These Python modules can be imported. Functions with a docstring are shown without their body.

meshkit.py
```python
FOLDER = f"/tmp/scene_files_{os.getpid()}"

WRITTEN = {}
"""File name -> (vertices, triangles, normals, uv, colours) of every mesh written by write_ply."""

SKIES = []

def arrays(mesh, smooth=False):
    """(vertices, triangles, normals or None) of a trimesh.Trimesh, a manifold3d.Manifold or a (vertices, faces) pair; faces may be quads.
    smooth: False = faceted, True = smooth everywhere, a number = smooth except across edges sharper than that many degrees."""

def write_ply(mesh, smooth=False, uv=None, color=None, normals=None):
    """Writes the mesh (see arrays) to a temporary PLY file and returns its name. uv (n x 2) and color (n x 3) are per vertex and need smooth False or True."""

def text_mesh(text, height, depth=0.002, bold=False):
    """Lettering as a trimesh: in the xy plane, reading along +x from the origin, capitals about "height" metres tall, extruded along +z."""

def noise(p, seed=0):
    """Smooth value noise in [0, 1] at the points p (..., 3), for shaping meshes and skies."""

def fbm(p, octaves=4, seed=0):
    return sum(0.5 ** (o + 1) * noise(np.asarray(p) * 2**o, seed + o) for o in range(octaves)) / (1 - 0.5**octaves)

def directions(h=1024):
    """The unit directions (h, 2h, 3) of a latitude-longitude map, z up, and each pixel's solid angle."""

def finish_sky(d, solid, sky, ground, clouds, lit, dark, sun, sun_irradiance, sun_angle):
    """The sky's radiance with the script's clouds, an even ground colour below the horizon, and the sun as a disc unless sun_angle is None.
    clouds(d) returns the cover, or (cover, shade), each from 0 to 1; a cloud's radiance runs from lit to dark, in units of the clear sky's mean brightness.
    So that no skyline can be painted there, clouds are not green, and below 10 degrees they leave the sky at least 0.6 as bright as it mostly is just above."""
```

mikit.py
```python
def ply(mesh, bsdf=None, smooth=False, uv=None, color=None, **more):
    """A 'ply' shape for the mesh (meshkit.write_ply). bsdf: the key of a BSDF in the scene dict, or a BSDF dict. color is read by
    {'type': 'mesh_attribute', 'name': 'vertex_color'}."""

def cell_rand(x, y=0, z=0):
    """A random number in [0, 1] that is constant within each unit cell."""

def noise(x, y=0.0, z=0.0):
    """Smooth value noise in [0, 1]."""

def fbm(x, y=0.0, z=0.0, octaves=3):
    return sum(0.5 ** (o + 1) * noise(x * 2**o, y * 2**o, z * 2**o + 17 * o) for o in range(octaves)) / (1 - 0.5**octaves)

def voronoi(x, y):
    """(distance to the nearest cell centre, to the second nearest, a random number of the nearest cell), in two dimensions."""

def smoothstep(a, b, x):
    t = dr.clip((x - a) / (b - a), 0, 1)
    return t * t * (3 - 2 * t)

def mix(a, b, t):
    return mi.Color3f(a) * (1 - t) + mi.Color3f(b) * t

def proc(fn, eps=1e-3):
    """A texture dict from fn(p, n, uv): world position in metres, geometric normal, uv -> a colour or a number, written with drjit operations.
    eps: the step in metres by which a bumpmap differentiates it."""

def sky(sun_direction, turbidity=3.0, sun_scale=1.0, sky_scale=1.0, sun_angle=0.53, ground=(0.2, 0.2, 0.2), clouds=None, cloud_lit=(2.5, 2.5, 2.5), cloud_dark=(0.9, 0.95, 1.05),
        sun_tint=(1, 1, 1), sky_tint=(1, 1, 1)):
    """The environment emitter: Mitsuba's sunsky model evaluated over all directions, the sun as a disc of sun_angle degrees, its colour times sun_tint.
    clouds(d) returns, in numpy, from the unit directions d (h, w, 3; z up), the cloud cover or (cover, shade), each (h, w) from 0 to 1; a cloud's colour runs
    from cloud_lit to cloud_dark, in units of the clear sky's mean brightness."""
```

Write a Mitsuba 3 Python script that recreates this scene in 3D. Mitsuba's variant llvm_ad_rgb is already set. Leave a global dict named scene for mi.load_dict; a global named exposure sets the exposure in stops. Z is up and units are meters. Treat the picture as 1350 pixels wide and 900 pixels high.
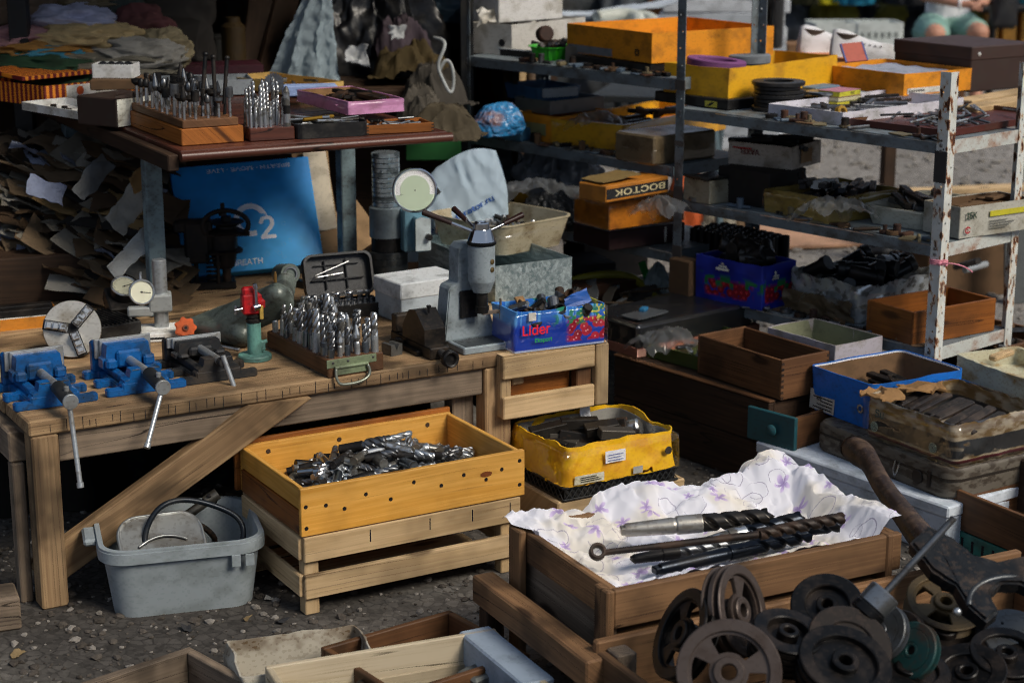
import math, random
import numpy as np, trimesh, manifold3d as m3
import drjit as dr, mitsuba as mi, mikit, meshkit
from mikit import noise, fbm, voronoi, cell_rand, smoothstep, mix
from shapely.geometry import Polygon, Point, box as sbox
T = mi.ScalarTransform4f
scene, labels = {}, {}
# ------------------------------------------------------------------ camera, light, exposure
PITCH = math.radians(14.5)
scene['camera'] = {'type': 'thinlens', 'fov': 2*math.degrees(math.atan(675/2400)), 'fov_axis': 'x',
    'to_world': T().look_at([0, 0, 1.6], [0, math.cos(PITCH), 1.6 - math.sin(PITCH)], [0, 0, 1]),
    'aperture_radius': 0.0075, 'focus_distance': 4.1, 'near_clip': 0.05, 'far_clip': 500.0}
scene['sky'] = mikit.sky((0.66, -0.54, 0.74), turbidity=3, sun_scale=0.52, sun_angle=24, clouds=lambda d: 1.0,
    cloud_lit=(0.50, 0.61, 0.80), cloud_dark=(1.0, 1.0, 1.05), sun_tint=(.86, .96, 1.14))
exposure = 2.4
rng = np.random.default_rng(7)
R = random.Random(11)
# ------------------------------------------------------------------ materials
def lin(h):
    if not isinstance(h, str): return list(map(float, h))
    v = [int(h[i:i+2], 16)/255 for i in (1, 3, 5)]
    return [x/12.92 if x <= .04045 else ((x+.055)/1.055)**2.4 for x in v]
def two(b): return {'type': 'twosided', 'bsdf': b}
scene['tex_dirt'] = mikit.proc(lambda p, n, uv: smoothstep(.44, .74, fbm(p.x*22, p.y*22, p.z*22, 4))*.75 + .25*smoothstep(.62, .72, noise(p.x*170, p.y*170, p.z*170)))
scene['tex_wear'] = mikit.proc(lambda p, n, uv: smoothstep(.50, .66, fbm(p.x*55+9, p.y*55, p.z*55, 4)))
scene['tex_rough'] = mikit.proc(lambda p, n, uv: .22 + .4*fbm(p.x*45, p.y*45, p.z*45, 3))
scene['tex_bump'] = mikit.proc(lambda p, n, uv: fbm(p.x*160, p.y*160, p.z*160, 2), eps=1e-3)
def ref(k): return {'type': 'ref', 'id': k}
def princ(col, rough, metal=0., **k):
    return {'type': 'principled', 'base_color': {'type': 'rgb', 'value': lin(col)}, 'roughness': rough, 'metallic': metal, 'specular': k.pop('spec', .45), **k}
def M(col, rough=.6, metal=0., dirt='d', dc=None, **k):
    """a plain painted, plastic, paper or metal surface, with grime (d), worn specks (w) or clean (0)"""
    key = 'mat_' + '_'.join(str(x).replace('#', '').replace('.', 'p').replace(' ', '') for x in (col, rough, metal, dirt, dc, *k.values())).replace(',', '_').replace('(', '').replace(')', '')
    if key not in scene:
        b = princ(col, rough, metal, **k)
        if dirt:
            base = lin(col)
            d = lin(dc) if dc else ([.62*x + .008*y for x, y in zip(base, (1.2, 1., .7))] if dirt == 'd' else [.35*x + .02 for x in base])
            b = {'type': 'blendbsdf', 'weight': ref('tex_dirt' if dirt == 'd' else 'tex_wear'), 'a': b, 'b': princ(d, min(1, rough + .2), metal*.5)}
        scene[key] = two(b)
    return key
def wood(key, c1, c2, c3, scale=1., rough=.75, spec=.3, dirt=.5, dirtcol='#1d1711'):
    a, b, d, g = lin(c1), lin(c2), lin(c3), lin(dirtcol)
    def f(p, n, uv):
        u, v = uv.x, uv.y
        w = v + .012*noise(u*3.1, v*7)
        fine = fbm(u*8*scale, w*260*scale, 0, 3)
        ring = fbm(u*1.1*scale, w*30*scale, 0, 2)
        streak = smoothstep(.70, .92, fbm(u*4*scale, w*300*scale, 7, 2))
        c = mix(a, b, smoothstep(.25, .75, .55*fine + .45*ring))
        c = mix(c, d, streak*.6)*(.75+.5*noise(u*2.3, v*6))
        cl = dr.abs(fbm(u*1.4*scale, w*46*scale, 3, 2)-.5)
        c = mix(c, [.4*q for q in d], smoothstep(.014, .003, cl)*smoothstep(.50, .66, noise(u*2.7, v*6+9))*.9)
        k1, k2, kc = voronoi(u*2.6, v*8.5)
        c = mix(c, [.6*q for q in d], smoothstep(.13, .05, k1)*dr.select(kc > .62, .85, 0.))
        st = smoothstep(.42, .74, fbm(u*7, v*9 + 3, 2.5, 4))*dirt
        return mix(c, g, st)
    scene[key] = two({'type': 'principled', 'base_color': mikit.proc(f), 'roughness': rough, 'specular': spec})
wood('wood_bench', '#80664a', '#a08462', '#453526', dirt=.75)
wood('wood_grey', '#66594c', '#80705f', '#3a3029', dirt=.7)
wood('wood_honey', '#bd8737', '#cf9c4e', '#9c6a28', rough=.5, dirt=.28, dirtcol='#5c3d16')
wood('wood_slat', '#a78c66', '#bba17c', '#776044', dirt=.45, dirtcol='#3c2c1c')
wood('wood_brown', '#563a25', '#6b4a30', '#2e1c11', rough=.55, dirt=.6)
wood('wood_crate', '#6a4e36', '#826244', '#3a2718', dirt=.65)
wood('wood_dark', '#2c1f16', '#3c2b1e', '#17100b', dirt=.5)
wood('wood_red', '#3c1f18', '#552e22', '#20100c', rough=.4, spec=.5, dirt=.3)
wood('wood_orange', '#7d491c', '#965a26', '#4d2a10', rough=.5, dirt=.4)
STEEL = M('#c3c6c8', .34, .95, 'w', '#55534f')
STEEL_D = M('#7c7f83', .38, .95, 'd', '#36312c')
SATIN = M('#b4b9bc', .36, .7, 'd', '#6d6a64')
CHROME = M('#d8dade', .09, 1., 0)
BLACKM = M('#1b1b1c', .42, .5, 'd', '#2c2621')
IRON = M('#2a2826', .45, .6, 'd', '#4a3526')
RUST = M('#3a2a24', .7, .3, 'd', '#5d3a26')
BLACKP = M('#141415', .4, 0., 'd', '#2b2926')
RUBBER = M('#151516', .75, 0., 'd', '#2e2c29')
DARKP = M('#26282b', .5, 0., 'd')
CARD = M('#8b6a45', .85, 0., 'd')
CARD_D = M('#5d4630', .9, 0., 'd')
PAPER = M('#cfccc4', .85, 0., 'd', '#7d7668')
WHITE = M('#d5d6d4', .6, 0., 'd', '#9b968a')
WHITEC = M('#dcdde0', .5, 0., 0)
INK = M('#16171a', .8, 0., 0)
ORANGE = M('#d98a16', .6, 0., 'd', '#a86a17')
YELLOW = M('#d6a01a', .5, 0., 'd', '#a8771a')
RACK = M('#6c767c', .5, .1, 'd', '#46433e')
TAPE = M('#9c8a62', .25, 0., 'd', '#6d5a3a', clearcoat=.6)
def film(key, rough=.12, opac=.0):
    pass
scene['film'] = {'type': 'thindielectric', 'int_ior': 1.45}
# ------------------------------------------------------------------ keys, things and parts
used = {}
def newkey(k):
    n = used.get(k, 0); used[k] = n + 1
    return k if n == 0 else f'{k}_{n:03d}'
def mat4(at=(0, 0, 0), rz=0., rx=0., ry=0., s=1.):
    m = trimesh.transformations.euler_matrix(math.radians(rx), math.radians(ry), math.radians(rz), 'sxyz')
    m[:3, :3] *= s
    m[:3, 3] = at
    return m
_plys = {}
KEEP = []
def shape(mesh, mat, smooth, grain, m, uv):
    k = (id(mesh), mat, smooth, grain)
    if k not in _plys:
        KEEP.append(mesh)
        if grain is not None and smooth not in (False, True):
            mesh = trimesh.graph.smooth_shade(mesh, angle=math.radians(smooth), facet_minarea=None); smooth = True
        if grain is not None and uv is None:
            v = np.asarray(mesh.vertices); o = [i for i in range(3) if i != grain]
            off = R.random()*10
            uv = np.stack([v[:, grain] + off, v[:, o[0]] + v[:, o[1]] + off*1.7], 1)
        if uv is not None and smooth: smooth = True
        _plys[k] = mikit.ply(mesh, mat, smooth=smooth, uv=uv)
    return {**_plys[k], 'to_world': T(np.asarray(m).tolist())}
NEST = {'label_print': 'paper_label', 'label_number': 'paper_label', 'note_writing': 'paper_note', 'label_lines': 'label_panel', 'label_oval': 'label_panel', 'rivet': 'lid', 'knob': 'front_board', 'eyelet': 'upper',
    'opening': 'upper', 'bit_rod': 'lid', 'lid_rib': 'lid', 'screw_head': 'front_board', 'knot': 'front_board', 'seal': 'head', 'drip_rib': 'tub', 'rolled_rim': 'plate', 'rib': 'plate', 'hand_hole': 'shell', 'grommet': 'shell',
    'drop_handle': 'handle_plate', 'bore': 'hub', 'edge_wear': 'front_block', 'sleeve_cap': 'sleeve', 'grub_screw': 'sleeve', 'nail': 'front_slat', 'saw_kerf': 'plank', 'lettering': 'black_band'}
class Thing:
    def __init__(self, name, label, cat, at=(0, 0, 0), rz=0., group=None, kind=None, m=None, rx=0., ry=0., s=1.):
        self.key = newkey(name); self.m = mat4(at, rz, rx, ry, s) if m is None else np.asarray(m)
        self.first = {}
        d = labels[self.key] = {'label': label, 'category': cat}
        if group: d['group'] = group
        if kind: d['kind'] = kind
    def add(self, part, mesh, mat, smooth=False, grain=None, tf=None, label=None, under=None, uv=None, kind=None):
        if not under and NEST.get(part) in self.first: under = self.first[NEST[part]]
        k = newkey((under or self.key) + '__' + part)
        if not under: self.first.setdefault(part, k)
        scene[k] = shape(mesh, mat, smooth, grain, self.m if tf is None else self.m @ tf, uv)
        if label: labels[k] = {'label': label}
        if kind: labels.setdefault(k, {})['kind'] = kind
        return k
    def board(self, part, x0, x1, y0, y1, z0, z1, mat, c=.002, **k):
        d = [x1-x0, y1-y0, z1-z0]
        return self.add(part, bx(x0, x1, y0, y1, z0, z1, c), mat, grain=int(np.argmax(d)), **k)
def one(name, mesh, mat, label, cat, at=(0, 0, 0), rz=0., group=None, smooth=False, grain=None, m=None, rx=0., ry=0., s=1., uv=None, kind=None):
    """a thing of one mesh"""
    k = newkey(name)
    scene[k] = shape(mesh, mat, smooth, grain, mat4(at, rz, rx, ry, s) if m is None else m, uv)
    d = labels[k] = {'label': label}
    if cat: d['category'] = cat
    if group: d['group'] = group
    if kind: d['kind'] = kind
    return k
# ------------------------------------------------------------------ mesh helpers
def mk(v, f): return trimesh.Trimesh(np.asarray(v, float), np.asarray(f, int), process=False)
def cat(*ms):
    ms = [x for m in ms for x in (m if isinstance(m, (list, tuple)) else [m])]
    return trimesh.util.concatenate(ms)
def tf(m, at=(0, 0, 0), rz=0., rx=0., ry=0., s=1.):
    m = m.copy(); m.apply_transform(mat4(at, rz, rx, ry, s)); return m
def bx(x0, x1, y0, y1, z0, z1, c=.002):
    """box with chamfered edges"""
    c = min(c, .45*(x1-x0), .45*(y1-y0), .45*(z1-z0))
    if c <= 1e-5:
        m = trimesh.creation.box([x1-x0, y1-y0, z1-z0]); m.apply_translation([(x0+x1)/2, (y0+y1)/2, (z0+z1)/2]); return m
    v = []
    for sx in (0, 1):
        for sy in (0, 1):
            for sz in (0, 1):
                P = [(x0, x1)[sx], (y0, y1)[sy], (z0, z1)[sz]]; S = [1-2*sx, 1-2*sy, 1-2*sz]
                for k in range(3):
                    v.append([P[i] + (0 if i == k else c*S[i]) for i in range(3)])
    h = m3.Manifold.hull_points(np.array(v)).to_mesh()
    return mk(h.vert_properties[:, :3], h.tri_verts)
def lathe(prof, sec=28):
    """profile [(r, z)...] turned about z; ends on the axis are closed"""
    p = [(max(r, 0), z) for r, z in prof]
    if p[0][0] > 1e-6: p = [(0, p[0][1])] + p
    if p[-1][0] > 1e-6: p = p + [(0, p[-1][1])]
    a = np.arange(sec)*2*np.pi/sec
    v = np.concatenate([np.stack([r*np.cos(a), r*np.sin(a), 0*a + z], 1) for r, z in p])
    f = []
    i = np.arange(sec); j = (i+1) % sec
    for k in range(len(p)-1):
        A, B = k*sec, (k+1)*sec
        if p[k][0] > 1e-9: f.append(np.stack([A+i, A+j, B+j], 1))
        if p[k+1][0] > 1e-9: f.append(np.stack([A+i, B+j, B+i], 1))
    m = mk(v, np.concatenate(f)); m.merge_vertices(); return m
def ring(ro, ri, h, sec=28, c=.001):
    p = [(ri, c), (ri+c, 0), (ro-c, 0), (ro, c), (ro, h-c), (ro-c, h), (ri+c, h), (ri, h-c), (ri, c)]
    a = np.arange(sec)*2*np.pi/sec
    v = np.concatenate([np.stack([r*np.cos(a), r*np.sin(a), 0*a+z], 1) for r, z in p])
    i = np.arange(sec); j = (i+1) % sec; f = []
    for k in range(len(p)-1):
        A, B = k*sec, (k+1)*sec
        f += [np.stack([A+i, A+j, B+j], 1), np.stack([A+i, B+j, B+i], 1)]
    return mk(v, np.concatenate(f))
def cyl(r, z0, z1, sec=20, c=.001, r2=None):
    r2 = r if r2 is None else r2
    c = min(c, .4*r, .4*r2, .4*abs(z1-z0))
    return lathe([(r-c, z0), (r, z0+c), (r2, z1-c), (r2-c, z1)], sec)
def align(p0, p1):
    p0, p1 = np.asarray(p0, float), np.asarray(p1, float)
    d = p1-p0; L = np.linalg.norm(d)
    m = trimesh.geometry.align_vectors([0, 0, 1], d/L); m[:3, 3] = p0
    return m, L
def rod(p0, p1, r, sec=12, c=.0008, r2=None):
    m, L = align(p0, p1); g = cyl(r, 0, L, sec, c, r2); g.apply_transform(m); return g
def tube(pts, r, sides=8):
    p = np.asarray(pts, float); n = len(p)
    t = np.gradient(p, axis=0); t /= np.linalg.norm(t, axis=1, keepdims=True)+1e-12
    a = np.cross(t[0], [0, 0, 1.]);
    if np.linalg.norm(a) < .1: a = np.cross(t[0], [1., 0, 0])
    A = []
    for k in range(n):
        a = a - t[k]*np.dot(a, t[k]); a /= np.linalg.norm(a); A.append(a)
    A = np.array(A); B = np.cross(t, A); g = np.arange(sides)*2*np.pi/sides
    rr = np.broadcast_to(r, (n,))
    v = (p[:, None] + rr[:, None, None]*(np.cos(g)[None, :, None]*A[:, None] + np.sin(g)[None, :, None]*B[:, None])).reshape(-1, 3)
    i, j = np.meshgrid(np.arange(n-1), np.arange(sides), indexing='ij')
    q = np.stack([i*sides+j, i*sides+(j+1) % sides, (i+1)*sides+(j+1) % sides, (i+1)*sides+j], -1).reshape(-1, 4)
    f = np.vstack([q[:, [0, 1, 2]], q[:, [0, 2, 3]]])
    v = np.vstack([v, p[0], p[-1]]); k = np.arange(sides); kk = (k+1) % sides
    f = np.vstack([f, np.stack([kk, k, 0*k+len(v)-2], 1), np.stack([k+(n-1)*sides, kk+(n-1)*sides, 0*k+len(v)-1], 1)])
    return mk(v, f)
def smoothpath(pts, n=24):
    from scipy.interpolate import CubicSpline
    p = np.asarray(pts, float); d = np.r_[0, np.cumsum(np.linalg.norm(np.diff(p, axis=0), axis=1))]
    return CubicSpline(d, p)(np.linspace(0, d[-1], n))
def prism(poly, h, c=0.):
    if not isinstance(poly, Polygon) and not hasattr(poly, 'geoms'): poly = Polygon(poly)
    def ex(g, t): return [trimesh.creation.extrude_polygon(q, t, engine='earcut') for q in getattr(g, 'geoms', [g]) if q.area > 1e-9]
    if c > 0:
        a, b = cat(ex(poly.buffer(-c, join_style=2), h)), cat(ex(poly, h-2*c)); b.apply_translation([0, 0, c])
        return cat(a, b)
    return cat(ex(poly, h))
def side_prism(poly, y0, y1):
    """polygon in (x, z), extruded along y"""
    g = prism(poly, y1-y0); g.apply_transform(trimesh.transformations.rotation_matrix(math.pi/2, [1, 0, 0])); g.apply_translation([0, y1, 0]); return g
def rrect(L, D, r, n=4, sub=0.):
    """points of a rounded rectangle 0..L x 0..D, sides cut into pieces no longer than sub"""
    r = min(r, .49*L, .49*D); pts = []
    for cx, cy, a0 in ((L-r, r, -90), (L-r, D-r, 0), (r, D-r, 90), (r, r, 180)):
        for k in range(n+1):
            a = math.radians(a0 + 90*k/n); pts.append((cx + r*math.cos(a), cy + r*math.sin(a)))
    if sub:
        q = []
        for a, b in zip(pts, pts[1:]+pts[:1]):
            m = max(1, int(math.hypot(b[0]-a[0], b[1]-a[1])/sub))
            q += [(a[0]+(b[0]-a[0])*k/m, a[1]+(b[1]-a[1])*k/m) for k in range(m)]
        pts = q
    return np.array(pts)
def loft(rings, closed_ends=True):
    n = len(rings[0]); v = np.concatenate(rings); f = []
    i = np.arange(n); j = (i+1) % n
    for k in range(len(rings)-1):
        A, B = k*n, (k+1)*n
        f += [np.stack([A+i, A+j, B+j], 1), np.stack([A+i, B+j, B+i], 1)]
    if closed_ends:
        v = np.vstack([v, rings[0].mean(0), rings[-1].mean(0)])
        f += [np.stack([j, i, 0*i+len(v)-2], 1), np.stack([(len(rings)-1)*n+i, (len(rings)-1)*n+j, 0*i+len(v)-1], 1)]
    return mk(v, np.concatenate(f))
def tub(L, D, H, w=.003, r=.004, taper=0., floor=None, sub=0., warp=0., wf=9., seed=0, levels=1, flare=0., rim=0.):
    """open container as one mesh; taper shrinks the bottom (metres per side), warp dents it"""
    floor = w if floor is None else floor
    o = rrect(L, D, r, 3 if r < .01 else 6, sub); c = np.array([L/2, D/2])
    def ringat(inset, z):
        s = (np.array([L, D])/2 - inset)/(np.array([L, D])/2)
        return np.column_stack([(o-c)*s+c, np.full(len(o), z)])
    rs = [ringat(taper*(1-k/levels), H*k/levels) for k in range(levels+1)]
    if rim: rs = [*rs[:-1], ringat(0, H-rim*1.6), ringat(-rim, H-rim*1.6), ringat(-rim, H)]
    ins = [ringat(taper*(1-k/levels)+w, max(floor, H*k/levels)) for k in range(levels, -1, -1)]
    m = loft(rs+ins)
    if warp:
        v = np.array(m.vertices); k = np.clip(v[:, 2]/H, 0, 1)
        q = v*[wf, wf, wf*.6]; q[:, 2] = np.round(q[:, 2], 3)
        d = np.stack([meshkit.fbm(np.column_stack([v[:, :2]*wf, k*1.5]), 2, seed+a)-.5 for a in range(3)], 1)
        d *= np.array([1, 1, .7])*warp*2*k[:, None]
        m = mk(v+d, m.faces)
    return m
def text(s, h, depth=.0008, bold=False, width=None):
    g = meshkit.text_mesh(s, h, depth, bold)
    if width:
        w = g.bounds[1][0]-g.bounds[0][0]; g.apply_scale([width/w, 1, 1])
    return g
def front(m, x=0., y=0., z=0., rot=0.):
    """lettering (or any xy piece) stood up on a face that looks along -y"""
    return tf(tf(m, rz=rot), (x, y, z), rx=90)
def grid(nx, ny, fn):
    """sheet: fn(a, b) -> (.., 3) with a, b from 0 to 1"""
    a, b = np.meshgrid(np.linspace(0, 1, nx), np.linspace(0, 1, ny), indexing='ij')
    v = fn(a, b).reshape(-1, 3)
    i, j = np.meshgrid(np.arange(nx-1), np.arange(ny-1), indexing='ij')
    q = np.stack([i*ny+j, (i+1)*ny+j, (i+1)*ny+j+1, i*ny+j+1], -1).reshape(-1, 4)
    return mk(v, np.vstack([q[:, [0, 1, 2]], q[:, [0, 2, 3]]]))
def guv(nx, ny, sx=1., sy=1.):
    a, b = np.meshgrid(np.linspace(0, sx, nx), np.linspace(0, sy, ny), indexing='ij')
    return np.stack([a.ravel(), b.ravel()], 1)
def thick(m, t):
    """a sheet given thickness t along its normals"""
    n = m.vertex_normals; k = len(m.vertices); v = np.vstack([m.vertices, m.vertices - n*t])
    e = m.edges_sorted; u, cnt = np.unique(e, axis=0, return_counts=True); b = u[cnt == 1]
    be = {tuple(x) for x in b}; f = [m.faces, m.faces[:, ::-1]+k]; side = []
    for a, c in m.edges:
        if (min(a, c), max(a, c)) in be: side += [(c, a, a+k), (c, a+k, c+k)]
    return mk(v, np.vstack(f+[np.array(side)]))
def ridged(p, seed=0, o=3): return 1-2*np.abs(meshkit.fbm(p, o, seed)-.5)*2
def crumple(m, amp, freq, seed=0, ridge=True):
    v = np.array(m.vertices); q = v*freq
    d = np.stack([(ridged(q+7*k, seed+k) - .7 if ridge else meshkit.fbm(q+7*k, 3, seed+k)-.5) for k in range(3)], 1)
    return mk(v+d*amp, m.faces)
def bagmesh(w, d, h, seed=0, amp=.25, sub=5, top=.55):
    """slumped sack: broad flat bottom, long folds running to a drawn-in top, fine creases"""
    m = trimesh.creation.icosphere(max(3, sub)); v = np.array(m.vertices)
    t = (v[:, 2]+1)/2; a = np.arctan2(v[:, 1], v[:, 0])
    k = np.where(t > .45, 1-(1-top)*(np.maximum(t-.45, 0)/.55)**1.4, 1)
    n = np.sign(v[:, :2])*np.abs(v[:, :2])**.85
    fold = ridged(np.column_stack([np.cos(a)*1.7, np.sin(a)*1.7, t*.7+0*a]), seed, 3)
    fine = ridged(v*[3.4, 3.4, 2.4], seed+5, 4)
    k = k*(1+(fold-.65)*amp*1.5*(.3+t)+(fine-.65)*amp*.5)
    sag = (meshkit.fbm(v*1.3+seed, 2, seed+3)-.5)
    z = np.where(v[:, 2] < -.55, -.55+(v[:, 2]+.55)*.1, v[:, 2])
    z = z*(1+.5*sag*(t > .4))+(fine-.65)*amp*.35*t
    v = np.column_stack([n[:, 0]*k+sag*.35*t, n[:, 1]*k, z])*np.array([w/2, d/2, h/1.55]); v[:, 2] -= v[:, 2].min()
    return mk(v, m.faces)
def wrapshell(L, D, H, off=.003, seed=0, amp=.006, n=.02, r=.012):
    """cling film round a box: closed crumpled skin standing off its faces"""
    o = rrect(L+2*off, D+2*off, r, 3, n) - off
    c = np.array([L/2, D/2]); rs = []
    for z, s in [(-off*.2, .96), (0, 1)] + [(H*k/6, 1) for k in range(1, 6)] + [(H+off, 1), (H+off*1.3, .9)]:
        rs.append(np.column_stack([(o-c)*s+c, np.full(len(o), z)]))
    m = loft(rs, False); v = np.array(m.vertices)
    d = np.stack([meshkit.fbm(v*[30, 30, 90]+5*k, 3, seed+k)-.3 for k in range(2)], 1)
    sgn = np.sign(v[:, :2]-c); v[:, :2] += sgn*np.abs(d)*amp
    return mk(v, m.faces)
def hullspheres(pairs, sec=14):
    out = m3.Manifold()
    for (p0, r0), (p1, r1) in pairs:
        a = m3.Manifold.sphere(r0, sec).translate(list(map(float, p0))); b = m3.Manifold.sphere(r1, sec).translate(list(map(float, p1)))
        out = out + m3.Manifold.batch_hull([a, b])
    return out
def tomesh(mf):
    h = mf.to_mesh(); return mk(h.vert_properties[:, :3], h.tri_verts)
def bar(L, w, h, c=.001): return bx(-L/2, L/2, -w/2, w/2, 0, h, c)
# ------------------------------------------------------------------ small tools used many times
def fluted(r, z0, z1, flutes=3, turns=1., depth=.35, sec=18, n=14, tip=True):
    a = np.arange(sec)*2*np.pi/sec; rs = []
    for k in range(n+1):
        z = z0+(z1-z0)*k/n; ph = a - turns*2*np.pi*k/n
        rr = r*(1-depth*np.clip(np.cos(flutes*ph), -.2, 1)**2)
        if tip and k == n: rr = rr*.72
        rs.append(np.column_stack([rr*np.cos(a), rr*np.sin(a), 0*a+z]))
    return loft(rs)
def endmill(L=.09, r=.006, kind=0):
    s = L*.5
    body = cyl(r, 0, s, 12, .0006)
    if kind == 0: return body, fluted(r*.98, s, L, 3, .9)
    if kind == 1: return body, cat(cyl(r*.8, s, s*1.15, 10), fluted(r*1.25, s*1.15, L, 4, .6))
    if kind == 2: return body, cat(lathe([(r, s), (r*.75, s*1.1), (r*1.3, s*1.3), (r*1.2, s*1.45), (r*.3, L)], 12))
    return body, cat(fluted(r*.8, s, L*.95, 2, 1.3), )
def drill(L, r, shank=.4, taper=True):
    s = L*shank
    a = lathe([(r*.55, 0), (r*.6, s*.08), (r*.9, s*.9), (r, s*.95), (r, s)], 16) if taper else cyl(r, 0, s, 14)
    f = fluted(r, s, L*.94, 2, 1.9*L/(r*40)*2, .45, 24, 40, False)
    t = lathe([(r*.75, L*.94), (0, L)], 16)
    return a, cat(f, t)
def pile(n, L, D, z0, z1, fn, seed, tilt=12, spread=180., marg=.12, rot0=0.):
    """n loose poses in a box: fn(i) -> called with a 4x4 placing matrix"""
    r = random.Random(seed)
    for i in range(n):
        z = z0+(z1-z0)*(i/max(1, n-1))
        x, y = r.uniform(marg, 1-marg)*L, r.uniform(marg, 1-marg)*D
        fn(i, mat4((x, y, z), rot0+r.uniform(-spread, spread), r.uniform(-tilt, tilt), r.uniform(-tilt, tilt)))
HX = mat4(ry=90)   # a z-long piece laid along x

def drape(w, d, h, seed=0, n=48):
    """a cloth thrown down in a heap: long running folds, uneven hem"""
    def f(a, b):
        x, y = (a-.5)*2, (b-.5)*2
        r = np.sqrt(x*x+y*y)*(1+.35*(meshkit.fbm(np.stack([x*1.2, y*1.2, 0*x+seed], -1), 2, seed)-.5))
        q = np.stack([x*2.0+.8*y, y*.9-.4*x, 0*x+seed*1.3], -1)
        f1, f2 = ridged(q*1.3, seed, 2), ridged(q*3.1, seed+4, 3)
        z = np.clip(1-r**2*.95, 0, 1)**.6*(.55+.75*f1)+.16*(f2-.5)
        return np.stack([x*w/2*(1+.10*(f2-.5)), y*d/2*(1+.10*(f1-.5)), np.maximum(z, 0)*h], -1)
    return grid(n, n, f)

scene['mat_cling'] = {'type': 'principledthin', 'base_color': {'type': 'rgb', 'value': [.82, .84, .85]}, 'roughness': .16, 'spec_trans': .93, 'diff_trans': .8, 'eta': 1.45}
def cling(label, m, w, d, seed, sag=.02, name='plastic_wrap'):
    """a loose crumpled piece of clear wrapping"""
    def f(a, b_):
        x, y = (a-.5)*w, (b_-.5)*d
        q = np.stack([x*16+seed, y*16, 0*x], -1)
        return np.stack([x*(1+.1*np.sin(b_*9)), y, .025*(ridged(q, seed, 3)-.5)+.008*(ridged(q*3, seed+2, 2)-.5)-sag*((a-.5)**2+(b_-.5)**2)*6], -1)
    one(name, grid(40, 40, f), 'mat_cling', label, 'plastic', m=m, smooth=True)

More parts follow.
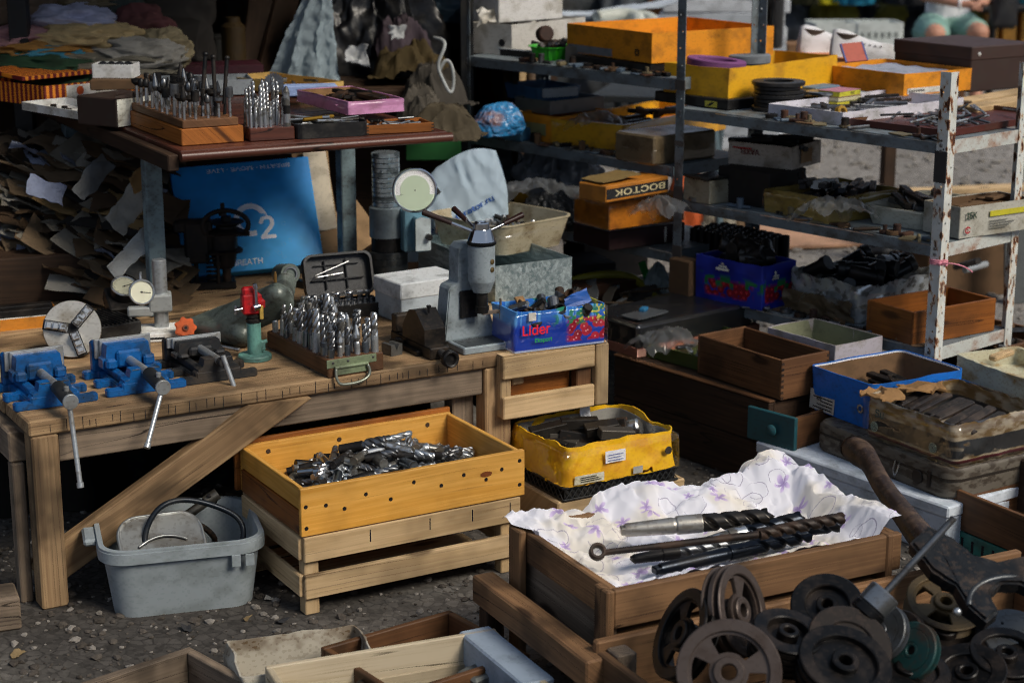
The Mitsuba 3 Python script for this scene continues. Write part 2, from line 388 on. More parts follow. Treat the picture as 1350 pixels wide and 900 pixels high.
# ------------------------------------------------------------------ ground
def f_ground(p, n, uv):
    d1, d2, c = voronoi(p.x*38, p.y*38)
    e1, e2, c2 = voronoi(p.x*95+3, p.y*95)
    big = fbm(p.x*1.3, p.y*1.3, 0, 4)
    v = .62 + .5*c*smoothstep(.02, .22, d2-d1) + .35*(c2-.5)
    lit_lane = smoothstep(5.6, 7.2, p.y+.6*fbm(p.x*1.7, p.y*1.7, 5, 3))  # pale dust beyond the racks, with the open daylight put into its colour
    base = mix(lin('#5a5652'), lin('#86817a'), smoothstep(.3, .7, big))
    base = mix(base*.62, mix(lin('#716d69'), lin('#8b8783'), big), lit_lane)
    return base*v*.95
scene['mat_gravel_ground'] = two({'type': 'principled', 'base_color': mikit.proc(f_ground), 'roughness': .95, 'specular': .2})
def g_h(a, b):
    x, y = (a-.5)*400, (b-.5)*400
    return np.stack([x, y, 0*x], -1)
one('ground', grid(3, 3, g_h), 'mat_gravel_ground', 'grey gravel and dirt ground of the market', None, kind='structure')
ico = trimesh.creation.icosphere(0)
def stones(n, x0, x1, y0, y1, r0, r1, seed, flat=.6):
    g = np.random.default_rng(seed); V, Fc = [], []
    for k in range(n):
        s = r0*(r1/r0)**(g.random()**2.2)
        v = ico.vertices*(1+(g.random((12, 1))-.5)*.6)*np.array([1, .75+.5*g.random(), flat])*s
        a = g.random()*6.28; c, t = math.cos(a), math.sin(a)
        v = v @ np.array([[c, t, 0], [-t, c, 0], [0, 0, 1]]) + [g.uniform(x0, x1), g.uniform(y0, y1), s*.25]
        V.append(v); Fc.append(ico.faces+12*k)
    return mk(np.concatenate(V), np.concatenate(Fc))
STONE_D = M('#4b453f', .9, 0., 'd', '#2d2822'); STONE_L = M('#7d7872', .9, 0., 'd', '#58534d')
for i, (ms, mt) in enumerate(((stones(5200, -1.5, 1.4, 2.7, 5.0, .003, .014, 3), STONE_D), (stones(2600, -1.5, 1.4, 2.7, 5.0, .003, .013, 4), STONE_L), (stones(4200, -.2, 4.2, 5.6, 11, .006, .028, 5), STONE_L))):
    one('gravel', ms, mt, ('dark gravel stones loose under and before the tables', 'pale gravel chips among the dark stones', 'pale stones strewn on the open ground behind the racks')[i], 'gravel', kind='stuff')
# ------------------------------------------------------------------ the dark stall behind: posts, plank walls, roof
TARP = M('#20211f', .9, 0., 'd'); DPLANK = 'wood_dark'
st = Thing('market_stall', 'dark timber market stall behind the tables, with plank walls and an unseen low roof drawn forward for shade', 'stall')
st.add('roof', cat(bx(-4.4, .25, 4.35, 8.6, 2.25, 2.29, .004)), TARP)  # out of view; front edge drawn forward to shade the table and shelf
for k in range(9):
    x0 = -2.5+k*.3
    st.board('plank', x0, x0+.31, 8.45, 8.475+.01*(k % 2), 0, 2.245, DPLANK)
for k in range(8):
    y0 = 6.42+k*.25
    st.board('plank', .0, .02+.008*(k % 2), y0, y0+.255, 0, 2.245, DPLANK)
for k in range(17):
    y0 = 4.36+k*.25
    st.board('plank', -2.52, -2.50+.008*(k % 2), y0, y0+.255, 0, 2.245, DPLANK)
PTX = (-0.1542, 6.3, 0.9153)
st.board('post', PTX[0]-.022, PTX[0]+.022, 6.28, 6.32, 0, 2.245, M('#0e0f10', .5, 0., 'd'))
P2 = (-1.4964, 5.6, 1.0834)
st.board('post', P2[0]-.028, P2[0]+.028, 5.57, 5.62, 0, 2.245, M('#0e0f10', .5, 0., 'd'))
# ------------------------------------------------------------------ the work table
TROT = 29.9
TA = (-1.0503, 3.7874, 0.44)
tb = Thing('work_table', 'weathered wooden work table with a diagonal brace, holding the blue vises', 'table', (TA[0], TA[1], 0), TROT)
TL = 1.235
for k in range(6):
    y0 = k*.2 - .004
    tb.board('plank', -.004*(k % 2)-.002, TL+.006*(k % 3), y0, y0+.194, .405+.0015*(k % 2), .44, 'wood_bench', .004)
tb.board('apron', .064, TL-.10, .012, .036, .335, .4045, 'wood_grey', .003)
tb.board('side_rail', -.03, .03, .07, 1.15, .33, .402, 'wood_grey', .004)
tb.board('front_leg', .002, .062, -.002, .058, 0, .404, 'wood_bench', .004)
tb.board('front_leg', TL-.1, TL-.026, -.001, .052, 0, .404, 'wood_bench', .004)
tb.board('inner_leg', TL-.165, TL-.105, .05, .10, 0, .404, 'wood_grey', .004)
tb.board('inner_leg', -.028, .0, .062, .10, 0, .329, 'wood_grey', .003)
tb.board('rear_leg', .0, .06, 1.10, 1.16, 0, .404, 'wood_grey', .004)
tb.board('rear_leg', TL-.09, TL-.03, 1.10, 1.16, 0, .404, 'wood_grey', .004)
tb.board('wood_packer', TL-.022, TL+.012, .0, .05, .35, .404, 'wood_slat', .003)
# brace
b0, b1 = np.array([.02, .085, .05]), np.array([.64, -.008, .44])
mb, Lb = align(b0, b1)
br = bx(-.04, .04, -.018, .018, 0, Lb, .003)
br.apply_transform(trimesh.transformations.rotation_matrix(math.radians(0), [0, 0, 1]))
ux = np.cross([0, 1, 0], mb[:3, 2]); ux /= np.linalg.norm(ux)
mm = np.eye(4); mm[:3, 0], mm[:3, 2] = ux, mb[:3, 2]; mm[:3, 1] = np.cross(mm[:3, 2], ux); mm[:3, 3] = b0
br = br.subdivide_to_size(.12); bw = br.copy(); bw.apply_transform(mm)
inv = np.linalg.inv(mm); nrm_l = inv[:3, :3] @ np.array([0, 0, -1.]); org = (inv @ np.array([0, 0, .4035, 1]))[:3]
br = trimesh.intersections.slice_mesh_plane(br, nrm_l, org, cap=True, engine='earcut')
tb.add('brace', br, 'wood_bench', grain=2, tf=mm)
FB = (-1.1224, 3.6599, 0)
one('wood_beam', bx(-.20, .06, 0, .10, 0, .075, .005), 'wood_grey', 'short weathered timber block lying on the gravel beside the left table leg', 'timber', (FB[0]+.0, FB[1], 0), 22, grain=0)
# ------------------------------------------------------------------ the upper shelf
SA = (-0.7939, 4.3551, 0.945)
SROT = 28.5
sh = Thing('plank_shelf', 'brown plank shelf on grey metal posts above the work table', 'shelf', (SA[0], SA[1], 0), SROT)
SL, SD = .72, 1.35
for k in range(5):
    sh.board('plank', 0, SL+.004*(k % 2), .012+k*.268, .012+k*.268+.262, .92, .945, 'wood_red', .003)
sh.add('front_edge', tf(cyl(.0118, 0, SL+.01, 14), (-.004, .001, .9315), ry=90), 'wood_red', smooth=40, grain=0)
sh.board('side_rail', -.03, -.002, .02, SD-.05, .895, .935, 'wood_dark', .003)
def angle_post(L, w=.034, t=.0022, hole=.0035, step=.05, z0=0.):
    n = int(L/step); hs = [Point(w*(.36 if k % 2 else .66), .03+k*step).buffer(hole, 2) for k in range(n)]
    poly = sbox(0, 0, w, L)
    for q in hs: poly = poly.difference(q)
    a = trimesh.creation.extrude_polygon(poly, t, engine='earcut')
    a = tf(a, rx=90); a.apply_translation([0, t, z0])
    b = a.copy(); b.apply_transform(np.array([[0, 1, 0, 0], [1, 0, 0, 0], [0, 0, 1, 0], [0, 0, 0, 1.]])); b.invert()
    b = b.slice_plane([0, t+.0001, 0], [0, 1, 0]) if False else b
    b.apply_translation([0, .0003, 0])
    return cat(a, b)
SPOST = M('#6f8288', .5, .15, 'd', '#43484a')
FPW = (-0.9529, 4.7693, 0.4405)
sh.add('front_post', bx(-.023, .023, -.02, .02, 0, .478, .003), SPOST, tf=np.linalg.inv(sh.m) @ mat4(FPW, SROT))
sh.board('rear_post', .05, .095, SD-.09, SD-.045, 0, .919, SPOST, .003); sh.board('rear_post', SL-.05, SL-.005, .60, .645, .4405, .919, SPOST, .003, label='grey post at the right end of the plank shelf')
# ------------------------------------------------------------------ the metal racks
def f_rusty(p, n, uv):
    r = fbm(p.x*85+p.z*6, p.y*85, p.z*34, 4)
    c = mix(lin('#c3c6c2'), lin('#b59a78'), smoothstep(.50, .60, r)*.7)
    c = mix(c, lin('#7d4a2a'), smoothstep(.585, .63, r))
    c = mix(c, lin('#3a2116'), smoothstep(.63, .70, r))
    return mix(c, lin('#8f8d84'), smoothstep(.5, .75, fbm(p.x*9, p.y*9, p.z*9, 3))*.5)
scene['mat_rusty_white'] = two({'type': 'principled', 'base_color': mikit.proc(f_rusty), 'roughness': .55, 'specular': .4})
RB = (0.5, 5.55); RROT = math.degrees(math.atan2(4.815-5.55, 1.157-.5)); RLEN = math.hypot(4.815-5.55, 1.157-.5); RDEP = .37
RM = mat4((RB[0], RB[1], 0), RROT)
rr = Thing('metal_rack', 'right-hand metal shelf rack with rusty white corner post', 'shelf rack', m=RM)
LM = RM @ mat4((-1.0, 0, 0))
rl = Thing('metal_rack', 'left-hand grey metal shelf rack in front of the dark stall', 'shelf rack', m=LM)
def corner(post, x, y, fx, fy):
    m = np.eye(4); m[:3, 3] = (x, y, 0); m[0, 0] = fx; m[1, 1] = fy
    return m
def shelf_on(t, name, z, mat, lipmat=None, L=RLEN, x0=0.):
    t.add('shelf_plate', cat(bx(x0+.004, x0+L-.004, .004, RDEP-.004, z-.004, z, .0008), bx(x0+.003, x0+L-.003, .0024, .0042, z-.034, z-.0042, .0004),
        bx(x0+.003, x0+L-.003, RDEP-.0042, RDEP-.0024, z-.034, z-.0042, .0004)), mat)
    t.add('end_rail', cat(bx(x0+L-.0042, x0+L-.0024, .01, RDEP-.01, z-.034, z+.003, .0004)), lipmat or mat)
    t.add('end_rail', cat(bx(x0+.0024, x0+.0042, .01, RDEP-.01, z-.034, z-.003, .0004)), mat)
    bolts = cat(*[tf(cyl(.005, 0, .004, 8), (x, -.0005, zz), rx=90) for x in (x0+.018, x0+L-.018) for zz in (z-.010, z-.026)])
    t.add('bolt', bolts, STEEL_D, kind='stuff')
PZ = 1.085
p1 = rr.add('corner_post', tf(angle_post(PZ), (0, 0, 0)), 'mat_rusty_white', tf=corner(0, RLEN+.0005, -.0005, -1, 1), label='rusty white near corner post of the rack')
p2 = rr.add('corner_post', angle_post(1.9), RACK, tf=corner(0, -.0005, -.0005, 1, 1), label='grey corner post shared by the two racks')
rr.add('corner_post', angle_post(1.9), RACK, tf=corner(0, -.0005, RDEP+.0005, 1, -1))
rr.add('corner_post', angle_post(1.085), 'mat_rusty_white', tf=corner(0, RLEN+.0005, RDEP+.0005, -1, -1))
RAILW = M('#b4b8b4', .5, 0., 'd', '#8a6248')
for z in (.90, .62, .33): shelf_on(rr, 'shelf', z, RACK, RAILW)
for z in (.985, .718, .45): shelf_on(rl, 'shelf', z, RACK, L=.995)
rl.add('corner_post', angle_post(1.9), RACK, tf=corner(0, -.0005, -.0005, 1, 1))
rl.add('corner_post', angle_post(1.9), RACK, tf=corner(0, -.0005, RDEP+.0005, 1, -1))
for z0, z1 in ((.955, .985), (.60, .66), (.43, .475), (.785, .80)):
    rr.add('tape_band', cat(bx(-.0022, .0365, -.0022, .0015, z0, z1, .0005), bx(-.0022, .0015, .0016, .0365, z0, z1, .0005)), M('#4e4a48', .4, 0., 'd'))
for z0, z1 in ((.79, .875),):
    rr.add('tape_band', cat(bx(RLEN-.037, RLEN+.002, -.0024, .0012, z0, z1, .0005)), M('#2a2b2e', .4, 0., 'd'))
# pink string tied round the near post
PK = M('#d98a9a', .8, 0., 'd')
th = np.linspace(0, 2*np.pi*3, 60)
loop = np.column_stack([RLEN-.017+.023*np.cos(th), .017+.023*np.sin(th), .565+.0016*th/2])
tail = smoothpath([(RLEN+.004, -.004, .572), (RLEN+.03, .0, .577), (RLEN+.055, .03, .568), (RLEN+.07, .05, .552)], 16)
one('string', cat(tube(loop, .0022, 6), tube(tail, .002, 6), tf(trimesh.creation.icosphere(1, .006), (RLEN+.002, -.004, .572))), PK, 'pink string knotted round the rusty white post', 'string', m=RM)

# added dark tarpaulin, standing in for the black shade behind the table legs
def f_shade_tarp(a, b_):
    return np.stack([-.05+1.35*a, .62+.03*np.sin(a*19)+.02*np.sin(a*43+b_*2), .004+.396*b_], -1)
one('shade_tarpaulin', thick(grid(60, 8, f_shade_tarp), .002), M('#17150f', .9, 0., 'd'), 'added dark tarpaulin standing in for the deep shade under the work table', 'tarpaulin', (TA[0], TA[1], 0), TROT, smooth=True)

ker = [bx(x, x+.0012, -.0052, -.0030, .407+R.uniform(0, .008), .438-R.uniform(0, .012), 0) for x in np.cumsum([R.uniform(.012, .045) for _ in range(42)])]
tb.add('saw_kerf', cat(ker), INK, kind='stuff')
lit = []
for k in range(26):
    g_ = thick(grid(5, 5, lambda a, b_: np.stack([(a-.5)*R.uniform(.01, .035), (b_-.5)*.02, .006*a*b_], -1)), .0008)
    one('litter', crumple(g_, .006, 60, k), M(('#8d8a82', '#4a3a28', '#6d6a66', '#2a2a2c', '#7d6a4a')[k % 5], .8, 0., 'd'), 'small scrap of litter on the gravel before the tables', 'litter', (R.uniform(-1.4, .4), R.uniform(2.95, 4.2), .006), R.uniform(0, 360), 'litter on the gravel', smooth=True)

# ------------------------------------------------------------------ machines and tools on the work table
VBLUE = M('#0c5290', .34, 0., 'd', '#10293f'); VBLACK = M('#232528', .45, .2, 'd', '#3a332c'); SLEEVE = M('#3a3d40', .5, .7, 'd')
def vise(label, at, rz, paint, kind, hang, group=None):
    t = Thing('drill_press_vise', label, 'vise', at, rz, group)
    W, D = .19, .20
    z_ = 1. if kind else .78
    base = sbox(0, 0, W, D)
    for x0 in (.012, W-.036):
        for y0 in (.022, .108): base = base.difference(sbox(x0, y0, x0+.024, y0+.066).buffer(-.006).buffer(.006))
    base = base.buffer(-.008).buffer(.008)
    t.add('base', cat(prism(base, .018, .0025), bx(.046, .066, .03, D-.01, .017, .034), bx(.118, .138, .03, D-.01, .017, .034), bx(.064, .12, .028, D-.01, .004, .02), bx(.036, .148, .0, .03, .006, .030, .004)), paint)
    fb_ = t.add('front_block', cat(side_prism([(.042, .018), (.142, .018), (.142, .034), (.130, .040), (.126, .058), (.058, .058), (.054, .040), (.042, .034)], .001, .032)), paint)
    t.add('edge_wear', cat(bx(.060, .124, -.0002, .0016, .0562, .0584, .0003), bx(.044, .054, -.0001, .001, .0345, .0352, .0002)), STEEL_D)
    jy = .122
    t.add('moving_jaw', cat(side_prism([(.030, .035), (.154, .035), (.154, .056*z_), (.146, .060*z_), (.142, .090*z_), (.042, .090*z_), (.038, .060*z_), (.030, .056*z_)], jy, jy+.034), bx(.034, .060, jy-.020, jy+.002, .036, .060*z_, .005), bx(.124, .150, jy-.020, jy+.002, .036, .060*z_, .005), bx(.062, .122, jy-.012, jy+.002, .036, .076*z_, .005)), paint)
    t.add('jaw_plate', bx(.036, .148, jy+.0345, jy+.042, .05, .096*z_, .001), SATIN)
    t.add('fixed_jaw', cat(bx(.022, .166, D-.026, D, .014, .090*z_, .005)), paint)
    t.add('jaw_plate', bx(.026, .162, D-.034, D-.0265, .05, .096*z_, .001), SATIN)
    ax = .052
    if kind:
        t.add('screw', rod((.092, jy, ax), (.092, -.026, ax), .0105), SATIN, smooth=40)
        t.add('sleeve', rod((.092, -.024, ax), (.092, -.112, ax-.01), .0165, 20, .002), SLEEVE, smooth=40)
        t.add('sleeve_cap', rod((.092, -.1125, ax-.01), (.092, -.120, ax-.0105), .0175, 20, .001), SATIN, smooth=40)
        t.add('grub_screw', rod((.092, -.09, ax), (.092, -.09, ax+.018), .006), SATIN, smooth=40)
        hx, hl = hang
        e = np.array([.092+hx, -.150-.02*abs(hx)*8, ax-.02-hl])
        s = np.array([.092, -.106, ax-.02])
        t.add('handle', cat(rod(s, e, .0058), rod(e, e+(e-s)/np.linalg.norm(e-s)*.012, .0078)), SATIN, smooth=40)
    else:
        t.add('screw', rod((.092, jy, ax), (.092, -.016, ax), .010), SATIN, smooth=40)
        t.add('screw_nose', rod((.092, -.010, ax), (.092, -.032, ax), .0105), VBLACK, smooth=40)
        s, e = np.array([.092, -.028, ax+.018]), np.array([.092+hang[0], -.05, ax-hang[1]])
        t.add('handle', cat(rod(s, e, .0062)), SATIN, smooth=40)
    return t
vise('blue drill press vise at the left table corner, its long handle hanging straight down', (-1.0981, 3.856, 0.44), TROT, VBLUE, 1, (.0, .165))
vise('blue drill press vise in the middle of the table edge, handle hanging at a slant', (-0.918, 3.9695, 0.44), TROT, VBLUE, 1, (-.055, .10))
vise('black drill press vise with a short chrome handle, right of the two blue ones', (-0.7657, 4.0636, 0.44), TROT, VBLACK, 0, (.02, .065))
# three-jaw chuck, leaning on its edge
CK = np.array((-1.078, 4.3072, 0.44))
cm = np.eye(4)
nrm = np.array([.22, -.93, .30]); nrm /= np.linalg.norm(nrm)
cm[:3, 2] = nrm; cm[:3, 0] = np.cross([0, 0, 1], nrm); cm[:3, 0] /= np.linalg.norm(cm[:3, 0]); cm[:3, 1] = np.cross(nrm, cm[:3, 0]); cm[:3, 3] = CK + [0, .02, .073]
t = Thing('lathe_chuck', 'round steel three-jaw lathe chuck propped upright behind the blue vises', 'chuck', m=cm)
t.add('body', lathe([(.045, -.075), (.058, -.074), (.060, -.05), (.0695, -.048), (.0705, -.046), (.0705, -.003), (.069, 0), (.0, 0)], 48), M('#b9b6ae', .38, .85, 'd', '#7b756a'), smooth=30)
for k in range(3):
    a = 48+120*k
    J = mat4(rz=a)
    t.add('jaw', cat(bx(-.012, .0, -.001, .001, 0, .001) if False else bx(.010, .066, -.010, .010, .002, .012, .001), bx(.012, .030, -.0085, .0085, .010, .030, .002), bx(.0325, .046, -.0085, .0085, .010, .024, .002), bx(.049, .0625, -.0085, .0085, .010, .018, .002)), STEEL, tf=J)
    t.add('jaw_slot', bx(.004, .0705, -.0125, .0125, -.004, .0012, .0004), INK, tf=J)
t.add('bore', cyl(.014, -.002, .0016, 20), INK)
# dial gauges
CREAM = M('#d9d8c0', .5, 0., 0)
def dial(t, r, m, depth=.018, under=None, casem=BLACKM, n=50, face=CREAM, ang=100, arc=360):
    dk = t.add('dial_case', lathe([(r*.9, -depth), (r*.98, -depth*.95), (r, -depth*.8), (r, -.003)], 36), casem, smooth=40, tf=m)
    t.add('bezel', ring(r*1.04, r*.88, .006, 40, .0015), STEEL, smooth=40, tf=m @ mat4((0, 0, -.003)), under=dk)
    t.add('dial_face', cyl(r*.885, -.0035, -.001, 40, .0002), face, smooth=40, tf=m, under=dk)
    tk = [tf(bx(r*(.74 if k % 5 else .68), r*.83, -.00025*(1 if k % 5 else 1.7), .00025*(1 if k % 5 else 1.7), -.001, -.0007, 0), rz=k*arc/n) for k in range(n)]
    t.add('graduation', cat(*tk), INK, kind='stuff', under=dk)
    t.add('needle', tf(cat(bx(-r*.15, r*.72, -.0007, .0007, 0, .0006, 0), cyl(.0025, -.0008, .0012, 10)), rz=ang), INK, tf=m, under=dk)
def facing(c, n, up=(0, 0, 1)):
    m = np.eye(4); n = np.asarray(n, float)/np.linalg.norm(n); m[:3, 2] = n
    x = np.cross(up, n); m[:3, 0] = x/np.linalg.norm(x); m[:3, 1] = np.cross(n, m[:3, 0]); m[:3, 3] = c
    return m
DS = np.array((-0.9015, 4.5479, 0.44))
t = Thing('dial_gauge_stand', 'dial gauge clamped on a steel column stand behind the middle vise', 'gauge stand', DS, 12)
t.add('column', cyl(.0185, -.0005, .20, 24, .002), SATIN, smooth=40)
t.add('clamp', cat(bx(-.03, .028, -.03, .03, .068, .112, .004), bx(-.085, -.02, -.028, .0, .058, .082, .004)), M('#9fa3a2', .5, .4, 'd'))
t.add('clamp_screw', rod((-.078, -.02, .06), (-.078, -.02, .035), .004), STEEL, smooth=40)
t.add('base', cat(bx(-.05, .05, -.07, .035, .0, .004) if False else bx(-.055, .045, -.075, .04, .0005, .024, .003)), WHITE)
t.add('slot', bx(-.035, .005, -.0763, -.07, .009, .014, 0), INK)
dc = np.linalg.inv(t.m)
dm = dc @ facing((-0.9177, 4.4, 0.5883), (.30, -.93, .12))
dial(t, .031, dm, .02, ang=-8)
t.add('stem', rod((0, .028, -.01), (0, .05, -.01), .004), STEEL, smooth=40, tf=dm)
t = Thing('dial_gauge', 'dark-cased dial gauge lying tipped up, left of the gauge stand', 'gauge', m=facing((-1.0081, 4.62, 0.5539), (.25, -.52, .80)))
dial(t, .034, np.eye(4), .03, ang=15, face=M('#b5b49c', .5, 0., 'd'))
t.add('holder', bx(-.045, .045, -.05, .03, -.075, -.0305, .004), BLACKM)
# ribbed black block, tray at the left edge, bars
t = Thing('black_toolbox', 'long low ribbed black box behind the chuck', 'box', *((-1.0738, 4.3946, 0.44), 40.3291, 0.1881, 0.42, 0.0722)[:2])
t.add('body', bx(0, .17, 0, .18, 0, .05, .003), BLACKP)
for k in range(14): t.add('rib', bx(.004+k*.012, .010+k*.012, .002, .176, .0502, .054, .001), BLACKP)
t = Thing('paper_tray', 'white paper lined tray with an orange rim at the far left of the table', 'tray', (-1.3832, 4.5637, 0.44), 24)
t.add('tray', tub(.22, .16, .03, .003, .003), M('#c77d22', .6, 0., 'd'))
t.add('lining', bx(.004, .216, .004, .156, .0232, .026, .0005), PAPER)
t.add('black_bar', bx(.02, .2, .03, .06, .0265, .045, .002), BLACKM)
t.add('black_bar', bx(.03, .21, .08, .11, .0265, .045, .002), BLACKM)
# orange star knob
KP = np.array((-0.8197, 4.47, 0.44))
sk = []
for k in range(72):
    a = k*2*np.pi/72; q = .026+.0028*math.cos(7*a); sk.append((q*math.cos(a), q*math.sin(a)))
t = Thing('hand_knob', 'orange seven-lobed plastic hand knob standing on edge between the vises', 'knob', m=facing(KP+[-.01, .012, .036], (.25, -.9, .25)))
t.add('grip', prism(sk, .016, .003), M('#c4561f', .45, 0., 'd'), smooth=35)
t.add('hub', cyl(.008, .0155, .021, 16), M('#7a3a1c', .5, 0., 'd'), smooth=40)
t.add('bore', cyl(.0042, .0205, .0215, 12, .0002), INK)
# steel rods and tools behind the black vise
for i, (a, bb, r_) in enumerate((((-0.7997, 4.5009, 0.444), (-0.6577, 4.4546, 0.444), .004), ((-0.8146, 4.5441, 0.445), (-0.6752, 4.497, 0.445), .005), ((-0.7827, 4.5639, 0.444), (-0.6858, 4.6287, 0.444), .0035), ((-0.7766, 4.4546, 0.444), (-0.6786, 4.3869, 0.444), .0045))):
    one('steel_rod', rod(a, b_ := bb, r_), (STEEL, BLACKM, STEEL_D, STEEL)[i], ('thin bright steel rod lying behind the black vise', 'thick blackened rod lying behind the black vise', 'short grey rod lying crosswise under the grey casting', 'steel rod lying nearest the black vise jaw')[i], 'rod', smooth=40)
# teal pillar with a small red vise
TP = np.array((-0.631, 4.3144, 0.44))
TEAL = M('#5f8f86', .4, 0., 'd', '#3f5a55'); RED = M('#b3141a', .3, 0., 'd', '#5a1212', clearcoat=.5)
t = Thing('bench_pillar', 'teal painted pillar on a round foot, beside the block of milling cutters', 'pillar', TP, 20)
t.add('foot', lathe([(.040, 0), (.0415, .002), (.0415, .010), (.039, .013), (.022, .015)], 40), TEAL, smooth=35)
t.add('column', cyl(.0175, .0145, .092, 28, .001), TEAL, smooth=40)
t.add('lug', cat(bx(.012, .026, -.008, .008, .02, .045, .003), rod((.02, 0, .04), (.032, 0, .043), .005)), TEAL)
t.add('collar', lathe([(.0165, .092), (.019, .094), (.019, .101), (.015, .104), (.018, .107), (.018, .113), (.012, .115)], 28), BLACKM, smooth=35)
RV = TP + [0, 0, .1152]
t = Thing('small_vise', 'small glossy red vise with a chrome screw on top of the teal pillar', 'vise', RV, 20)
t.add('body', cat(bx(-.028, .02, -.016, .016, .0, .05, .004), bx(-.022, .028, -.016, .016, .012, .036, .004), bx(-.026, .004, -.013, .013, .045, .066, .005)), RED)
t.add('screw', cat(rod((.004, -.022, .02), (.004, -.022, .068), .004), rod((.004, -.022, .066), (.0, -.022, .078), .006), rod((-.004, -.024, .018), (.012, -.02, .022), .008)), CHROME, smooth=40)
t.add('clip', bx(.012, .021, -.021, -.0165, -.012, .022, .001), M('#c9a64e', .4, .3, 'd'))
t.add('side_screw', cat(rod((-.028, -.01, .016), (-.05, -.016, .014), .0045), rod((-.046, -.016, .004), (-.046, -.016, .026), .003)), CHROME, smooth=40)
# ---- block of end mills
(bp, brz, bL, bD, bH) = ((-0.433, 4.1352, 0.44), 32.4611, 0.1489, 0.3383, 0.0445)
t = Thing('cutter_block', 'brown wooden block with a green metal drop handle, full of milling cutters', 'tool block', bp, brz)
t.add('block', bx(0, bL, 0, bD, .0, bH, .003), 'wood_brown', grain=1)
t.add('side_plate', bx(-.0016, -.0002, .01, bD-.01, .0, .004, .0003), STEEL_D)
GH = M('#7d8a6c', .42, .3, 'd', '#4b5040')
t.add('handle_plate', cat(bx(-.004, bL*.86, -.002, -.0002, bH*.55, bH*1.0, .0005), bx(.02, bL*.7, -.0035, -.0015, bH*.12, bH*.52, .0005), tf(cyl(.004, .015, bL*.7, 12), (0, -.0045, bH*.55), ry=90)), GH)
hw = bL*.66
t.add('drop_handle', tube(smoothpath([(.018, -.006, bH*.5), (.016, -.010, bH*.1), (.022, -.014, -.012), (.04, -.015, -.016), (hw-.02, -.015, -.014), (hw, -.013, -.006), (hw+.002, -.008, bH*.5)], 30), .0038, 8), M('#878c80', .35, .7, 'd'), smooth=True)
for x in (.012, bL*.35, bL*.8): t.add('rivet', tf(cyl(.0032, 0, .002, 10), (x, -.0018, bH*.82), rx=90), STEEL_D, smooth=40)
BMX = mat4(bp, brz)
MILL = [[endmill(L, r, k) for k in range(4)] for L, r in ((.098, .0082), (.086, .007), (.112, .0092))]
MBLUE = M('#8f9aa3', .25, 1., 'w', '#4a4f55')
def cutter(m, k, v, name, label, group, mats=(STEEL, STEEL_D)):
    s, h = MILL[v][k]
    q = Thing(name, label, 'milling cutter', m=m, group=group)
    q.add('shank', s, mats[0], smooth=40); q.add('flutes', h, mats[1], smooth=25)
k = 0
for i in range(6):
    for j in range(10):
        if R.random() < .10: continue
        x, y = bL*(.10+.16*i)+R.uniform(-.003, .003), bD*(.05+.098*j)+R.uniform(-.004, .004)
        cutter(BMX @ mat4((x, y, bH-.012-R.uniform(0, .012)), R.uniform(0, 360), R.uniform(-4, 4), R.uniform(-4, 4), s=R.uniform(.85, 1.12)), R.choice((0, 0, 0, 1, 3, 2)), R.choice((0, 0, 1, 2)), 'milling_cutter', 'steel milling cutter standing shank down in the brown block with the green handle', 'milling cutters in the brown block', R.choice(((SATIN, STEEL), (SATIN, STEEL), (MBLUE, STEEL_D), (SATIN, STEEL_D))))
# ---- open socket case
SP = np.array((-0.5178, 4.6946, 0.44)); srz = 24
t = Thing('socket_case', 'open black plastic socket set case with chrome sockets, behind the milling cutters', 'tool case', SP, srz)
t.add('base', tub(.19, .10, .036, .004, .014), BLACKP)
t.add('insert', bx(.006, .184, .006, .094, .004, .028, .002), DARKP)
lid = tub(.19, .115, .032, .004, .022, rim=.002)
lm = mat4((0, .102, .038), rx=73)
t.add('lid', lid, M('#202226', .35, 0., 'd'), smooth=30, tf=lm)
t.add('lid_rib', cat(bx(.02, .17, .045, .049, .004, .016), bx(.06, .064, .02, .10, .004, .014), bx(.12, .124, .02, .10, .004, .014), bx(.03, .16, .085, .088, .004, .012)), DARKP, tf=lm)
t.add('bit_rod', cat(rod((.03, .060, .02), (.13, .092, .022), .002), rod((.03, .055, .02), (.11, .062, .02), .002)), STEEL, tf=lm)
SM = mat4(SP, srz)
for i, (x, r_) in enumerate(((.082, .0125), (.118, .0135), (.150, .0095), (.172, .0085))):
    one('socket', lathe([(r_*.8, 0), (r_*.8, .013), (r_, .016), (r_, .024), (r_*.9, .026), (r_*.62, .026), (r_*.62, .018)], 20), CHROME, ('chrome socket second from the left in the open black case', 'largest chrome socket in the open black case', 'chrome socket third from the left in the open black case', 'smallest chrome socket at the right end of the black case')[i], 'socket', m=SM @ mat4((x, .082, .0285)), smooth=35)
one('socket_extension', cat(rod((.03, .085, .037), (.062, .082, .037), .0085), rod((.062, .082, .037), (.072, .081, .037), .005)), CHROME, 'chrome socket extension lying at the left in the open case', 'tool', m=SM, smooth=40)
for k in range(7): one('socket', lathe([(.007, 0), (.007, .012), (.005, .012), (.005, .008)], 14), CHROME, 'small chrome socket in the front row of the black case', 'socket', m=SM @ mat4((.07+.017*k, .05, .0285)), smooth=35, group='small sockets in the front row')
# ---- white box
(wp, wrz, wL, wD, wH) = ((-0.2922, 4.6612, 0.44), 34.0295, 0.2, 0.2352, 0.1046)
t = Thing('lidded_box', 'white cardboard box with a grey-white lid, between socket case and press', 'box', wp, wrz)
wD *= .62
t.add('body', bx(.003, wL-.003, .003, wD-.003, .0, wH*.72, .002), M('#a9b3ba', .5, 0., 'd'))
t.add('lid', cat(bx(-.0, wL+.0, -.0, wD, wH*.62, wH+.004, .003)), M('#c2c6c8', .6, 0., 'd', '#8c8f8f'))
